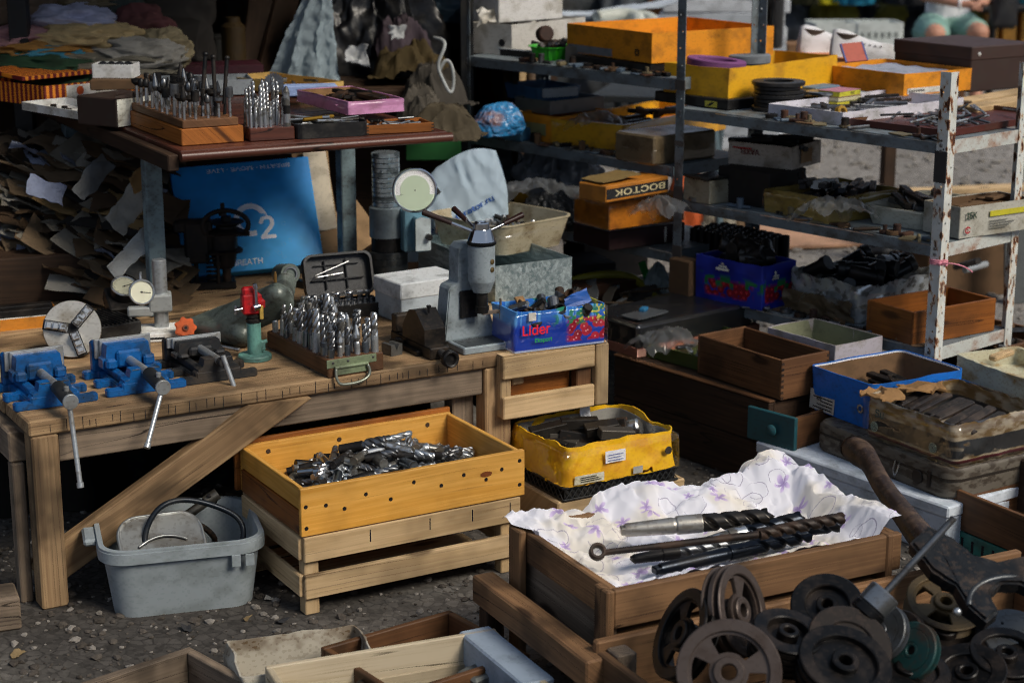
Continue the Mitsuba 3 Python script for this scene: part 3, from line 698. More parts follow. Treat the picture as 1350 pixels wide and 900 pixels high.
# ---- black milling fixture with hand wheel
FP = np.array((-0.2144, 4.3216, 0.44)); 
t = Thing('milling_vise', 'oily black milling vise with a small hand wheel, left of the press', 'vise', FP, TROT)
OIL = M('#1d1b1a', .35, .4, 'd', '#33291f')
t.add('base', cat(bx(0, .055, -.03, .19, 0, .03, .003), bx(-.012, .067, .02, .15, .0, .014, .002)), OIL)
pent = [(.0, .0), (.12, 0), (.12, .03), (.085, .075), (.05, .082), (.0, .04)]
bl = side_prism(pent, -.03, .028); bl.apply_transform(mat4((.028, .0, .03), 90))
t.add('jaw_block', bl, OIL)
t.add('jaw_face', cat(bx(.0, .056, .155, .185, .03, .075, .003)), M('#2b2622', .5, .4, 'd', '#4a3b2c'))
t.add('screw', rod((.028, -.03, .018), (.028, -.075, .012), .010), STEEL_D, smooth=40)
t.add('hand_wheel', tf(lathe([(.006, 0), (.019, .0), (.022, .004), (.022, .018), (.018, .022), (.014, .020), (.011, .012)], 28), (.028, -.068, .013), rx=90), BLACKM, smooth=35)
t.add('thumb_screw', cat(rod((.028, .03, .105), (.028, .03, .118), .003), rod((.028, .03, .118), (.028, .03, .124), .006)), BLACKM, smooth=40)
for i, (px_, dz) in enumerate((((-0.2974, 4.336, 0.44), .028), ((-0.2712, 4.4021, 0.44), .022))):
    one('v_block', side_prism([(0, 0), (.034, 0), (.034, dz), (.024, dz), (.017, dz*.45), (.010, dz), (0, dz)], 0, .04), (M('#6d6e6c', .45, .7, 'd', '#3b322b'), IRON)[i], ('worn steel V-block right of the milling cutter block', 'dark V-block against the black milling vise')[i], 'V-block', px_, 40+20*i)
# ---- the press
PA = np.array((-0.118, 4.3433, 0.44))
GREYP = M('#8b969c', .42, .1, 'd', '#5f6668')
t = Thing('bench_press', 'grey bench press with a chrome hub and three lever handles', 'press', PA, TROT)
t.add('base_plate', cat(bx(0, .150, 0, .20, 0, .019, .003)), GREYP)
t.add('worn_top', bx(.008, .142, .006, .075, .0188, .0205, .0005), M('#4b5155', .4, .6, 'w'))
panel = Polygon([(.0, .019), (.15, .019), (.132, .075), (.118, .14), (.108, .25), (.095, .262), (.055, .262), (.044, .25), (.040, .165), (.02, .158), (.014, .15)]).buffer(-.006).buffer(.006)
pn = prism(panel, .055, .003); pn.apply_transform(trimesh.transformations.rotation_matrix(math.pi/2, [1, 0, 0])); pn.apply_translation([-.012, .135, 0])
t.add('column', pn, GREYP)
hx, hy = .075, .045
t.add('head', lathe([(.022, .145), (.0325, .172), (.0335, .175), (.0335, .262), (.031, .266)], 36), GREYP, smooth=30, tf=mat4((hx, hy, 0)))
t.add('head_arm', bx(hx-.022, hx+.022, hy+.01, .10, .185, .255, .004), GREYP)
t.add('collar', lathe([(.036, .2655), (.037, .268), (.037, .272), (.034, .2745)], 36), M('#2d2f31', .3, .8, 0), smooth=30, tf=mat4((hx, hy, 0)))
t.add('hub', lathe([(.0345, .2743), (.0335, .279), (.025, .303), (.0205, .304), (.0195, .318), (.017, .321), (.011, .3215), (.010, .318)], 40), CHROME, smooth=28, tf=mat4((hx, hy, 0)))
for a, L_ in ((172, .135), (124, .115), (26, .10)):
    d = np.array([math.cos(math.radians(a-TROT)), math.sin(math.radians(a-TROT)), .36]); d /= np.linalg.norm(d)
    s = np.array([hx, hy, .289])+d*.022
    k = t.add('lever', rod(s, s+d*L_*.55, .0042), CHROME, smooth=40)
    t.add('grip', rod(s+d*L_*.42, s+d*L_, .0058, 14, .002, .0078), M('#2a1613', .35, 0., 'd'), smooth=40, under=k)
t.add('ram', cat(rod((hx, hy, .10), (hx, hy, .147), .015), rod((hx, hy, .092), (hx, hy, .11), .018)), M('#2c2a28', .35, .7, 'd'), smooth=40)
t.add('guard_plate', bx(.03, .078, .072, .0795, .075, .145, .002), BLACKM)
t.add('stop_arm', cat(bx(.07, .125, .030, .037, .088, .097, .001), rod((.122, .033, .075), (.122, .033, .125), .003)), M('#6a5f55', .5, .4, 'd'))
for z in (.205, .225): t.add('bolt', tf(lathe([(.007, 0), (.0065, .003), (.003, .0045)], 14), (hx+.012, hy-.030, z), rx=90, rz=20), M('#6b5a3a', .4, .6, 'd'), smooth=40)
# ---- galvanised box and clear tub
def f_zinc(p, n, uv):
    d1, d2, c = voronoi(p.x*75+p.y*40, p.z*75)
    e1, e2, c2 = voronoi(p.x*160+p.y*120, p.z*160+4)
    return mix(lin('#76878b'), lin('#c3d0d2'), .55*c+.45*smoothstep(.35, .95, c2))
scene['mat_zinc'] = two({'type': 'principled', 'base_color': mikit.proc(f_zinc), 'roughness': .4, 'metallic': .55, 'specular': .5})
(gp, grz, gL, gD, gH) = ((-0.0461, 4.8913, 0.441), 29.2566, 0.2465, 0.4777, 0.107)
t = Thing('galvanised_box', 'open galvanised sheet metal box carrying the clear plastic tub', 'box', gp, grz)
t.add('shell', tub(gL, gD, gH, .0015, .002, rim=.0012), 'mat_zinc')
GM = mat4(gp, grz)
(tp, trz, tL, tD, tH) = ((-0.0326, 5.1014, 0.525), 43.7542, 0.3069, 0.3283, 0.0707)
TUBM = two({'type': 'principled', 'base_color': {'type': 'rgb', 'value': lin('#a89f85')}, 'roughness': .25, 'specular': .5, 'spec_trans': 0.0})
CLEAR = M('#a79d84', .22, 0., 'd', '#6f5f42', clearcoat=.6)
t = Thing('plastic_tub', 'cloudy clear plastic tub of small hardware on the galvanised box', 'tub', tp, trz)
t.add('tub', tub(tL, tD, tH+.02, .003, .05, taper=.022, rim=.003, sub=.02, warp=.003, levels=4, seed=3), CLEAR, smooth=35)
t.add('film', tf(wrapshell(tL*.94, tD*.94, tH*.8, .004, 5, .006, .015, .05), (tL*.03, tD*.03, .002)), 'film', smooth=True)
TM2 = mat4(tp, trz)
def bit(i, m):
    c = i % 4
    g = [ring(.011, .006, .006, 12), bx(-.012, .012, -.006, .006, 0, .01, .001), cyl(.006, 0, .022, 8), bx(-.018, .018, -.003, .003, 0, .004, .0005)][c]
    one('hardware_piece', g, (BLACKM, STEEL_D, STEEL, IRON)[R.randrange(4)], 'small loose piece of hardware in the clear plastic tub', 'hardware', m=TM2 @ m, group='hardware in the clear tub')
pile(60, tL, tD, tH*.45, tH*.78, bit, 3, 40, marg=.2)
# ---- comparator with ring column
CP = np.array((-0.3621, 5.1732, 0.44))
t = Thing('comparator_gauge', 'tall ringed steel comparator column with a pale green round dial', 'gauge', CP, 20)
t.add('foot', lathe([(.075, 0), (.077, .003), (.077, .016), (.07, .02)], 40), M('#2a2e31', .35, .7, 'd'), smooth=35)
for k in range(4): t.add('foot_ring', ring(.060, .02, .0185, 40, .0015), M('#454b50', .28, .9, 'd'), smooth=35, tf=mat4((0, 0, .0202+k*.019)))
t.add('black_collar', cyl(.045, .096, .135, 32), BLACKM, smooth=35)  # plain black collar between the foot rings and the slide
t.add('slide', cat(cyl(.050, .135, .225, 36, .003)), M('#76838a', .4, .2, 'd'), smooth=35)
for k in range(11): t.add('column_ring', lathe([(.037, 0), (.0405, .0015), (.0405, .0125), (.037, .0140)], 36), M('#b9c6cf', .24, .85, 'w', '#4a5358'), smooth=35, tf=mat4((0, 0, .2252+k*.0142)))
t.add('arm', cat(bx(.03, .085, -.075, -.02, .10, .225, .004), bx(.055, .095, -.11, -.055, .105, .205, .004)), M('#5f8799', .4, 0., 'd'))
t.add('arm_front', side_prism([(.053, .11), (.098, .11), (.098, .2), (.07, .207), (.053, .2)], -.1135, -.1095), M('#a9b4b8', .45, 0., 'd'))
t.add('knob', tf(cyl(.009, 0, .018, 18), (.09, -.113, .15), rx=90), BLACKP, smooth=40)
di = np.linalg.inv(t.m) @ facing((-0.2691, 4.99, 0.7417), (.18, -.97, .10))
SAGE = M('#b3c3ac', .5, 0., 0)
dk = t.add('dial_case', lathe([(.052, -.04), (.058, -.038), (.0605, -.03), (.0605, 0)], 44), M('#8ea08d', .4, 0., 'd'), smooth=35, tf=di)
t.add('bezel', ring(.0625, .0565, .006, 48, .002), CHROME, smooth=40, tf=di, under=dk)
t.add('dial_face', cyl(.057, -.002, .0012, 44, .0003), WHITEC, smooth=40, tf=di, under=dk)
apr = Point(0, 0).buffer(.0415, 24).intersection(sbox(-.06, -.012, .06, .06)).union(Point(0, 0).buffer(.0562, 24).intersection(sbox(-.06, -.06, .06, -.0119)))
t.add('dial_plate', prism(apr, .0016), SAGE, tf=di @ mat4((0, 0, .0013)), under=dk)
t.add('graduation', cat(*[tf(bx(.049 if k % 5 else .046, .054, -.0003, .0003, .0012, .0016, 0), rz=-8+k*196/50) for k in range(51)]), INK, tf=di, kind='stuff', under=dk)
t.add('needle', tf(bx(.036, .05, -.0006, .0006, .003, .0035, 0), rz=196), INK, tf=di, under=dk)
t.add('pin', cyl(.002, .0028, .0045, 10), INK, tf=di, under=dk)
# ---- grey casting
t = Thing('grey_casting', 'large grey-green cast machine arm sloping up behind the teal pillar', 'machine part', (0, 0, 0))
q0, q1, q2, q3 = np.array((-0.7787, 4.5446, 0.465)), np.array((-0.6793, 4.426, 0.475)), np.array((-0.5807, 4.4184, 0.555)), np.array((-0.581, 4.3663, 0.575))
g = m3.Manifold.batch_hull([m3.Manifold.sphere(r, 24).translate(list(map(float, p))) for p, r in ((q0-[.05, 0, .0], .02), (q1, .034), (q0+[.03, .10, 0], .034))])
g = g + m3.Manifold.batch_hull([m3.Manifold.sphere(r, 24).translate(list(map(float, p))) for p, r in ((q1+[-.03, .03, .01], .034), (q0+[-.01, .03, .0], .026), (q2, .038), (q3+[0, .02, .01], .030))])
g = g + m3.Manifold.batch_hull([m3.Manifold.sphere(r, 24).translate(list(map(float, p))) for p, r in ((q2, .034), (np.array((-0.5875, 4.72, 0.5643))+[-.01, .02, -.01], .026))])
g = tomesh(g.refine_to_length(.012)); trimesh.smoothing.filter_taubin(g, iterations=20)
v = np.array(g.vertices); v[:, 2] = np.maximum(v[:, 2], .4405); g = mk(v, g.faces)
CASTG = M('#59625c', .32, .1, 'd', '#2e2f2b', clearcoat=.4)
t.add('arm', g, CASTG, smooth=50)
bm = facing(np.array((-0.5801, 4.66, 0.5775)), (.35, -.9, .2))
t.add('boss', lathe([(.027, -.10), (.027, -.004), (.0255, 0), (.017, .0), (.016, -.003), (.010, -.003), (.009, .003), (.004, .003)], 36), CASTG, smooth=30, tf=bm)
t.add('boss_ring', ring(.019, .014, .003, 32), STEEL_D, smooth=30, tf=bm)
t.add('oil_nipple', cat(cyl(.004, -.01, .012, 10), cyl(.0025, .012, .018, 8)), M('#8a6a3a', .4, .7, 'd'), tf=mat4(q3+[0, .0, .055]))
# ---- black pulley fixture
BP = np.array((-0.856, 5.1133, 0.44))
t = Thing('spring_fixture', 'sooty black machine fixture with pulley, spring and clamp, before the blue box', 'machine part', BP, 12)
SOOT = M('#141312', .55, .3, 'd', '#2b211a')
t.add('base', bx(-.07, .06, -.045, .045, 0, .022, .004), SOOT)
t.add('housing', cat(bx(-.080, -.012, -.032, .032, .075, .195, .005), bx(-.11, .0, -.026, .026, .165, .198, .005), bx(-.02, .05, -.02, .03, .10, .16, .006)), SOOT)
t.add('post', rod((-.05, 0, .02), (-.05, 0, .085), .006), SOOT, smooth=40)
t.add('body', lathe([(.024, .055), (.030, .06), (.036, .085), (.036, .10), (.054, .102), (.056, .108), (.05, .112), (.040, .113), (.040, .155), (.036, .158)], 32), SOOT, smooth=30, tf=mat4((.03, 0, 0)))
t.add('pulley', lathe([(.05, .158), (.054, .161), (.03, .172), (.030, .178), (.052, .188), (.05, .191), (.015, .191), (.014, .205)], 36), SOOT, smooth=30, tf=mat4((.04, 0, 0)))
t.add('pulley_hub', cyl(.013, .188, .203, 20), M('#b0a88e', .4, .3, 'd'), smooth=40, tf=mat4((.04, 0, 0)))
t.add('clamp_plate', cat(bx(-.025, .105, -.03, .03, .150, .159, .003)), SOOT)
t.add('yoke', tube(smoothpath([(-.02, -.03, .16), (-.02, -.03, .205), (-.01, -.03, .214), (.08, -.03, .214), (.092, -.03, .205), (.092, -.03, .16)], 30), .0068, 8), SOOT, smooth=True)
t.add('yoke_bolt', cat(cyl(.011, .21, .226, 6), cyl(.006, .22, .246, 12)), SOOT, tf=mat4((.03, -.02, 0)))
a = np.linspace(0, 2*np.pi*7, 130)
t.add('spring', tube(np.column_stack([-.005+.016*np.cos(a), -.03+.016*np.sin(a), .022+.085*a/a[-1]]), .003, 6), SOOT, smooth=True)
t.add('feed_screw', cat(rod((.01, -.045, .02), (.01, -.045, .11), .005), rod((.01, -.045, .072), (.01, -.045, .082), .009), rod((.035, -.03, .02), (.035, -.03, .06), .012)), IRON, smooth=40)
# ---- blue box with the O2 print, leaning
def panel3(tl, tr, bl):
    tl, tr, bl = map(np.asarray, (tl, tr, bl))
    x = tr-tl; L = np.linalg.norm(x); x = x/L; d = tl-bl; d = d-x*np.dot(d, x); D = np.linalg.norm(d); y = d/D
    m = np.eye(4); m[:3, 0], m[:3, 1], m[:3, 2] = x, y, np.cross(x, y); m[:3, 3] = tl-y*D
    return m, L, D
om, oL, oD = panel3((-1.0041, 5.3, 0.7536), (-0.6114, 5.42, 0.7711), (-0.9574, 5.16, 0.4565))
OB = M('#1976bd', .45, 0., 'd', '#2a6794')
t = Thing('blue_carton', 'bright blue flat carton with a white O2 print leaning behind the black fixture', 'carton', m=om)
def f_o2(p, n, uv):
    return mix(lin('#1f86d2'), lin('#3fa8ec'), smoothstep(.1, .9, 1-uv.y))*(.85+.3*fbm(uv.x*9, uv.y*9, 1, 3))
scene['mat_o2'] = two({'type': 'principled', 'base_color': mikit.proc(f_o2), 'roughness': .4, 'specular': .4})
o2 = bx(0, oL, 0, oD, -.05, 0, .002)
t.add('carton', o2, 'mat_o2', uv=np.column_stack([o2.vertices[:, 0]/oL, o2.vertices[:, 1]/oD]))
PW = M('#e2e8f2', .6, 0., 0)
t.add('edge_lettering', tf(text('BREATH · MOVE · LIVE', .0115, .0004, width=oL*.60), (oL*.86, oD*.955, .0003), rz=180), PW, label='upside-down lettering along the upper edge')
t.add('lower_lettering', tf(text('BREATH', .017, .0004, True), (oL*.34, oD*.055, .0003)), PW)
oc = Point(0, 0).buffer(.050, 24).difference(Point(0, 0).buffer(.034, 24)).difference(Polygon([(.012, -.06), (.06, -.06), (.06, .002), (.034, .018), (.012, -.008)]))
t.add('print', cat(*[prism(g_, .0004) for g_ in getattr(oc, 'geoms', [oc])]), PW, tf=mat4((oL*.52, oD*.46, .0003)), label='big white letter O')
t.add('print', tf(text('2', .066, .0004, True), (oL*.52+.014, oD*.46-.060, .0003)), PW, label='white figure 2')
for k in range(22):
    x, y, r_ = oL*R.uniform(.3, .95), oD*R.uniform(.08, .5), R.uniform(.002, .008)
    t.add('bubble_print', tf(ring(r_, r_*.82, .0004, 16, .0001), (x, y, .0003)), M('#5fa9e2', .5, 0., 0))
# cardboard sheets right of and left of it
for i, (tl, tr, bl, c, w_) in enumerate((((-0.6634, 5.46, 0.7834), (-0.5577, 5.48, 0.7897), (-0.5303, 5.3, 0.4624), 0, 0), ((-0.6312, 5.44, 0.791), (-0.5648, 5.46, 0.7949), (-0.5108, 5.36, 0.5655), 1, 0), ((-0.5611, 5.46, 0.5791), (-0.4773, 5.52, 0.6246), (-0.5265, 5.4, 0.441), 0, 0), ((-0.9989, 5.1, 0.5496), (-0.9607, 5.2, 0.538), (-0.9696, 5, 0.4175), 0, 0))):
    m_, L_, D_ = panel3(tl, tr, bl)
    one('cardboard_flap', crumple(bx(0, L_, 0, D_, -.004, 0, .0005).subdivide().subdivide(), .004, 14, i), (M('#8a6f50', .85, 0., 'd'), M('#b3aa98', .8, 0., 'd'))[c], ('torn brown cardboard sheet leaning right of the blue carton', 'printed pale cardboard strip leaning right of the blue carton', 'folded brown cardboard piece low beside the shelf post', 'brown cardboard scrap left of the blue carton')[i], 'cardboard', m=m_, smooth=30)
# dark blued bars lying behind the socket case
for k, (a, bb) in enumerate((((-0.595, 5.1667, 0.455), (-0.4591, 5.0472, 0.455)), ((-0.5762, 5.1806, 0.47), (-0.4307, 5.0198, 0.47)), ((-0.6326, 5.1286, 0.45), (-0.5032, 5.0112, 0.45)), ((-0.678, 5.1441, 0.46), (-0.5944, 5.1506, 0.49)))):
    a, bb = np.array(a), np.array(bb); m_, L_ = align(a, bb)
    one('blued_bar', cat(bx(-.012, .012, -.01, .01, 0, L_, .002), cyl(.013, L_*.86, L_, 14)), M('#2c3338', .35, .7, 'd'), ('blued steel tool bar lying behind the socket case, lowest', 'blued steel tool bar lying behind the socket case, on top', 'blued steel tool bar nearest the socket case lid', 'short dark bar lying on the grey casting')[k], 'bar', m=m_)
# ---- white carrier bag with blue print
wm, wL_, wD_ = panel3((-0.3176, 5.45, 0.7711), (-0.0346, 5.5, 0.7798), (-0.3114, 5.42, 0.4484))
def f_bag(a, b_):
    top = np.clip((b_-.55)/.45, 0, 1)
    x = wL_*(.5+(a-.5)*1.10*(1-.42*top**1.3)+.13*top)
    bul = np.sqrt(np.clip(1-(2*a-1)**2, 0, 1))*np.sqrt(np.clip(1-(1.5*b_-.5)**2*.9, 0, 1))*.05
    y = b_*wD_*(.90+.12*np.sin(a*2.6-.3))
    q = np.stack([x*22+y*9, y*7-x*3, 0*x], -1)
    return np.stack([x, y, bul + (ridged(q, 4, 3)-.6)*.011 + .004*(ridged(q*2.7, 5, 2)-.6)], -1)
t = Thing('carrier_bag', 'pale blue-white plastic carrier bag with blue web address, behind the press', 'bag', m=wm)
BAGW = {'type': 'principledthin', 'base_color': {'type': 'rgb', 'value': lin('#b4c6d4')}, 'roughness': .4, 'diff_trans': .6, 'spec_trans': 0.0}
scene['mat_bag_white'] = BAGW
bagf = grid(44, 44, f_bag)
t.add('front_sheet', bagf, 'mat_bag_white', smooth=True)
back = grid(16, 16, lambda a, b_: f_bag(a, b_)*np.array([1, 1, -.6])); t.add('back_sheet', back, 'mat_bag_white', smooth=True)
def onbag(g, z=.0012):
    from scipy.spatial import cKDTree
    v = np.array(g.vertices); bv = np.asarray(bagf.vertices); d, i = cKDTree(bv[:, :2]).query(v[:, :2], k=4)
    w_ = 1/(d+1e-4); zz = (bv[i, 2]*w_).sum(1)/w_.sum(1)
    v[:, 2] = zz + z + v[:, 2]; return mk(v, g.faces)
tx = text('www.kelerator.ru', .016, .0005, True, width=wL_*.86); tx = tx.subdivide_to_size(.004)
t.add('web_address', onbag(tf(tx, (wL_*.10, wD_*.23, 0), rz=24), .0032), M('#1d4f9a', .5, 0., 0))
ho = prism(sbox(-.022, -.006, .022, .006).buffer(.003), .0006).subdivide_to_size(.006)
t.add('grip_hole', onbag(tf(ho, (wL_*.24, wD_*.62, 0), rz=35), .004), INK)
# ---- pallet crate at the table's right end and the printed fruit carton on it
PC = np.array((-0.0206, 4.336, 0.44))
t = Thing('slat_crate', 'rough brown wooden slat crate at the right end of the work table', 'crate', (PC[0], PC[1], .275), TROT-1)
cw, chh, cd = .305, .165, .62
for (z0, z1) in ((.104, .162), (.0, .058)): t.board('front_board', 0, cw-.04, 0, .014, z0, z1, 'wood_slat', .003)
t.board('corner_post', cw-.038, cw, -.002, .03, .001, .1625, 'wood_slat', .003)
t.board('corner_post', .0, .03, .0145, .045, .001, .1625, 'wood_slat', .003)
t.board('corner_post', cw-.085, cw-.042, .0145, .045, .001, .1625, 'wood_brown', .003)
t.board('inner_panel', .03, cw-.086, .05, .058, .001, .16, 'wood_orange', .002)
for z0 in (.0, .105): t.board('side_board', cw-.012, cw, .031, cd, z0, z0+.057, 'wood_slat', .003)
for k in range(5): t.board('top_board', .0, cw, .006+k*.122, .006+k*.122+.118, .1628, .1645, 'wood_slat', .0005)
U = Thing('slat_crate', 'dark wooden crate hidden under the slat crate at the table end', 'crate', (PC[0], PC[1], 0), TROT-1)
for z0 in (.0, .094, .188): U.board('front_board', 0, cw, .09, .104, z0, z0+.085, 'wood_dark', .003); U.board('side_board', cw-.032, cw-.02, .105, cd, z0, z0+.085, 'wood_dark', .003)
U.board('top_board', 0, cw-.03, .10, cd, .2735, .2747, 'wood_dark', .0003)
def f_fruit(p, n, uv):
    u, v = uv.x, uv.y
    c = mix(lin('#16379c'), lin('#2b6cc4'), smoothstep(.55, .9, v))
    c = mix(c, lin('#5fa4dd'), smoothstep(.55, .62, noise(u*60, 1)) * smoothstep(.6, .75, v)*.7)
    d1, d2, k = voronoi(u*13, v*5.5)
    red = smoothstep(.55, .62, u)*smoothstep(.74, .66, v)*smoothstep(.10, .16, v)
    c = mix(c, mix(lin('#b01c34'), lin('#7d0f22'), k), red*smoothstep(.66, .58, d1))
    c = mix(c, lin('#e8a0aa'), red*smoothstep(.16, .06, d1)*.8)
    g = smoothstep(.55, .64, noise(u*26+3, v*11))
    c = mix(c, lin('#1f7a45'), g*smoothstep(.38, .5, u)*smoothstep(.5, .62, v)*.9)
    c = mix(c, lin('#c9c24a'), smoothstep(.68, .74, noise(u*44, v*22))*smoothstep(.6, .75, u)*smoothstep(.55, .7, v))
    return mix(c, lin('#c9d3e4'), smoothstep(.06, .02, v)*.7)
scene['mat_fruit_print'] = two({'type': 'principled', 'base_color': mikit.proc(f_fruit), 'roughness': .3, 'specular': .5, 'clearcoat': .5})
(lp, lrz, lL, lD, lH) = ((0.0056, 4.3614, 0.441), 26.0594, 0.2554, 0.1681, 0.1141)
lD = .13; lH *= .90
t = Thing('fruit_carton', 'film-wrapped blue and red fruit carton marked Lider, on the slat crate', 'carton', lp, lrz)
lb = tub(lL, lD, lH, .003, .006, sub=.012, warp=.010, wf=14, seed=8, levels=5)
lv = lb.vertices
t.add('carton', lb, 'mat_fruit_print', uv=np.column_stack([lv[:, 0]/lL, lv[:, 2]/lH]), smooth=False)
t.add('lettering', front(text('Lider', .024, .0006, True), lL*.06, -.0098, lH*.44), M('#d8263a', .4, 0., 0))
t.add('lettering', front(text('Eksport', .010, .0006, True), lL*.2, -.0098, lH*.24), M('#2f9a4c', .4, 0., 0))
t.add('price_label', bx(lL*.14, lL*.22, -.009, -.0065, lH*.78, lH*.98, .0003), PAPER)
t.add('torn_flap', tf(crumple(bx(0, .07, -.0015, .0015, 0, .03, 0).subdivide().subdivide(), .006, 30, 4), (lL*.62, .02, lH*.9), rx=-18, ry=-16), M('#1f57a8', .4, 0., 'd'))
t.add('film', wrapshell(lL, lD, lH*.86, .007, 2, .008, .014), 'film', smooth=True)
LMX = mat4(lp, lrz)
def lbit(i, m):
    c = i % 5
    g = [ring(.022, .012, .012, 18), cyl(.012, 0, .05, 12), bx(-.03, .03, -.01, .01, 0, .012, .002), ring(.015, .010, .03, 16), bx(-.02, .02, -.015, .015, 0, .006, .001)][c]
    one('machine_spare', g, (IRON, STEEL_D, CARD, STEEL, BLACKM)[R.randrange(5)], 'used metal spare part lying in the fruit carton', 'spare part', m=LMX @ m, group='spare parts in the fruit carton')
pile(26, lL, lD, lH*.6, lH*.98, lbit, 5, 45, marg=.16)

# ------------------------------------------------------------------ things on the plank shelf
def obox(name, label, B, mat, w=.003, cat_='box', warp=0., seed=0, group=None, inside=None, floor=None, sub=.02, rim=0., r=.003, taper=0., levels=2, dz=0., dD=None, dL=None, dH=None):
    """an open carton or tray; B = (corner, turn, length, depth, height)"""
    p, rz, L, D, H = B
    L, D, H = dL or L, dD or D, dH or H
    p = (p[0], p[1], p[2]+dz)
    t = Thing(name, label, cat_, p, rz, group)
    m = tub(L, D, H, w, r, taper, floor, sub if warp else 0, warp, 9, seed, levels if warp else 1, rim=rim)
    t.add('shell', m, mat, grain=(1 if D > L else 0) if mat.startswith('wood_') else None)
    if inside: t.add('lining', tub(L-2*w-.001, D-2*w-.001, H-w-.002, .0006, r, taper, .0006), inside, tf=mat4((w+.0005, w+.0005, w+.0002)))
    t.L, t.D, t.H, t.m0 = L, D, H, mat4(p, rz)
    return t
def cbox(name, label, B, mat, cat_='box', c=.003, dD=None, dL=None, dH=None, dz=0., group=None, part='body', warp=0., seed=1):
    p, rz, L, D, H = B
    L, D, H = dL or L, dD or D, dH or H
    p = (p[0], p[1], p[2]+dz)
    t = Thing(name, label, cat_, p, rz, group)
    g = bx(0, L, 0, D, 0, H, c)
    if warp:
        g = g.subdivide_to_size(max(L, D, H)/9); g = crumple(g, warp, 12, seed, False)
    t.add(part, g, mat, grain=(1 if D > L else 0) if mat.startswith('wood_') else None, smooth=30 if warp else False)
    t.L, t.D, t.H, t.m0 = L, D, H, mat4(p, rz)
    return t
def jointed(name, label, B, mat, w=.011, dD=None, dL=None, dH=None, dz=0., cat_='box', fingers=True, nails=0):
    """a wooden box of four boards and a bottom"""
    p, rz, L, D, H = B
    L, D, H = dL or L, dD or D, dH or H
    t = Thing(name, label, cat_, (p[0], p[1], p[2]+dz), rz)
    t.board('front_board', 0, L, 0, w, 0, H, mat, .0015); t.board('back_board', 0, L, D-w, D, 0, H, mat, .0015)
    t.board('side_board', .0004, w, w+.0003, D-w-.0003, .0005, H-.001, mat, .0015); t.board('side_board', L-w, L-.0004, w+.0003, D-w-.0003, .0005, H-.001, mat, .0015)
    t.board('bottom', w+.0003, L-w-.0003, w+.0003, D-w-.0003, .002, .008, mat, .0005)
    if fingers:
        n = max(3, int(H/.014))
        t.add('finger_joint', cat(*[bx(x, x+w, -.0006, .0, (k+.05)*H/n, (k+.55)*H/n, 0) for k in range(n) for x in (.0, L-w)], *[bx(L, L+.0006, y, y+w, (k+.55)*H/n, (k+1.)*H/n-.001, 0) for k in range(n) for y in (.0, D-w)]), 'wood_dark', grain=0, kind='stuff')
    t.L, t.D, t.H, t.m0 = L, D, H, mat4((p[0], p[1], p[2]+dz), rz)
    return t
def f_stripe(p, n, uv):
    s = smoothstep(.40, .44, dr.abs(uv.x*46-dr.floor(uv.x*46)-.5)*2 - .04)
    return mix(lin('#d98324'), lin('#6b1f1c'), s)
scene['mat_stripes'] = two({'type': 'principled', 'base_color': mikit.proc(f_stripe), 'roughness': .6})
(p, rz, L, D, H) = ((-1.3329, 5.2036, 0.946), 50.6005, 0.3434, 0.2807, 0.0583)
t = Thing('striped_carton', 'orange and maroon striped carton with its lid ajar at the left of the plank shelf', 'carton', p, rz)
g = tub(L, D, H, .002, .003); v = g.vertices
t.add('carton', g, 'mat_stripes', uv=np.column_stack([v[:, 0]+v[:, 1], v[:, 2]]))
t.add('label_panel', bx(L*.22, L*.78, -.0012, -.0002, H*.12, H*.92, .0003), PAPER)
t.add('label_oval', tf(cyl(H*.22, 0, .0005, 20, .0001), (L*.36, -.0013, H*.62), rx=90), M('#c2531f', .6, 0., 'd'))
t.add('label_lines', cat(*[bx(L*.52, L*(.74-.05*k), -.0018, -.0013, H*(.62-.13*k), H*(.68-.13*k), 0) for k in range(3)]), INK)
g = bx(-.002, L+.002, D*.35, D+.004, 0, .012, .001); v = g.vertices
t.add('lid', g, 'mat_stripes', uv=np.column_stack([v[:, 0]+v[:, 1]*.2, v[:, 2]]), tf=mat4((0, 0, H+.001), rx=4))
t = obox('plastic_tray', 'white plastic tray of small parts before the striped carton', ((-1.1399, 4.8949, 0.946), 45.2903, 0.1465, 0.3461, 0.0225), WHITE, w=.0025, r=.008)
for k in range(5): one('small_part', cyl(.009, 0, .012, 12), BLACKM, 'small dark round part in the white tray', 'part', m=t.m0 @ mat4((t.L*R.uniform(.2, .8), t.D*(.15+.17*k), .003)), group='parts in the white tray')
t = cbox('file_box', 'dark brown box with a torn white paper side, beside the wooden cutter block', ((-1.0341, 4.7607, 0.946), 55.9492, 0.1663, 0.1975, 0.0755), M('#2c1f1a', .55, 0., 'd'), dD=.15)
t.add('paper_side', bx(.002, t.L-.002, -.0014, -.0002, .002, t.H-.002, .0004), M('#cfd0c6', .8, 0., 'd', '#6d624e'))
t.add('torn_edge', tf(crumple(bx(0, t.L, 0, .0012, 0, .012, 0).subdivide().subdivide(), .004, 40, 3), (0, -.001, t.H)), M('#2c1f1a', .7, 0., 'd'))
t = obox('white_case', 'small white plastic box of black wheels on top of the shelf clutter', (((-1.1836, 5.15, 1.0339)), -3, .118, .085, .038), WHITE, w=.003, r=.006)
for k in range(4): one('black_wheel', tf(cyl(.016, -.006, .006, 18), rx=70), BLACKP, 'small black wheel in the white plastic box', 'wheel', m=t.m0 @ mat4((.022+.024*k, .045, .026), rz=R.uniform(-20, 20)), group='wheels in the white box')
cbox('carton', 'flat brown carton under the small white box', (((-1.1794, 5.1, 1.0246)), 6, .16, .14, .028), CARD_D, dz=-.02)
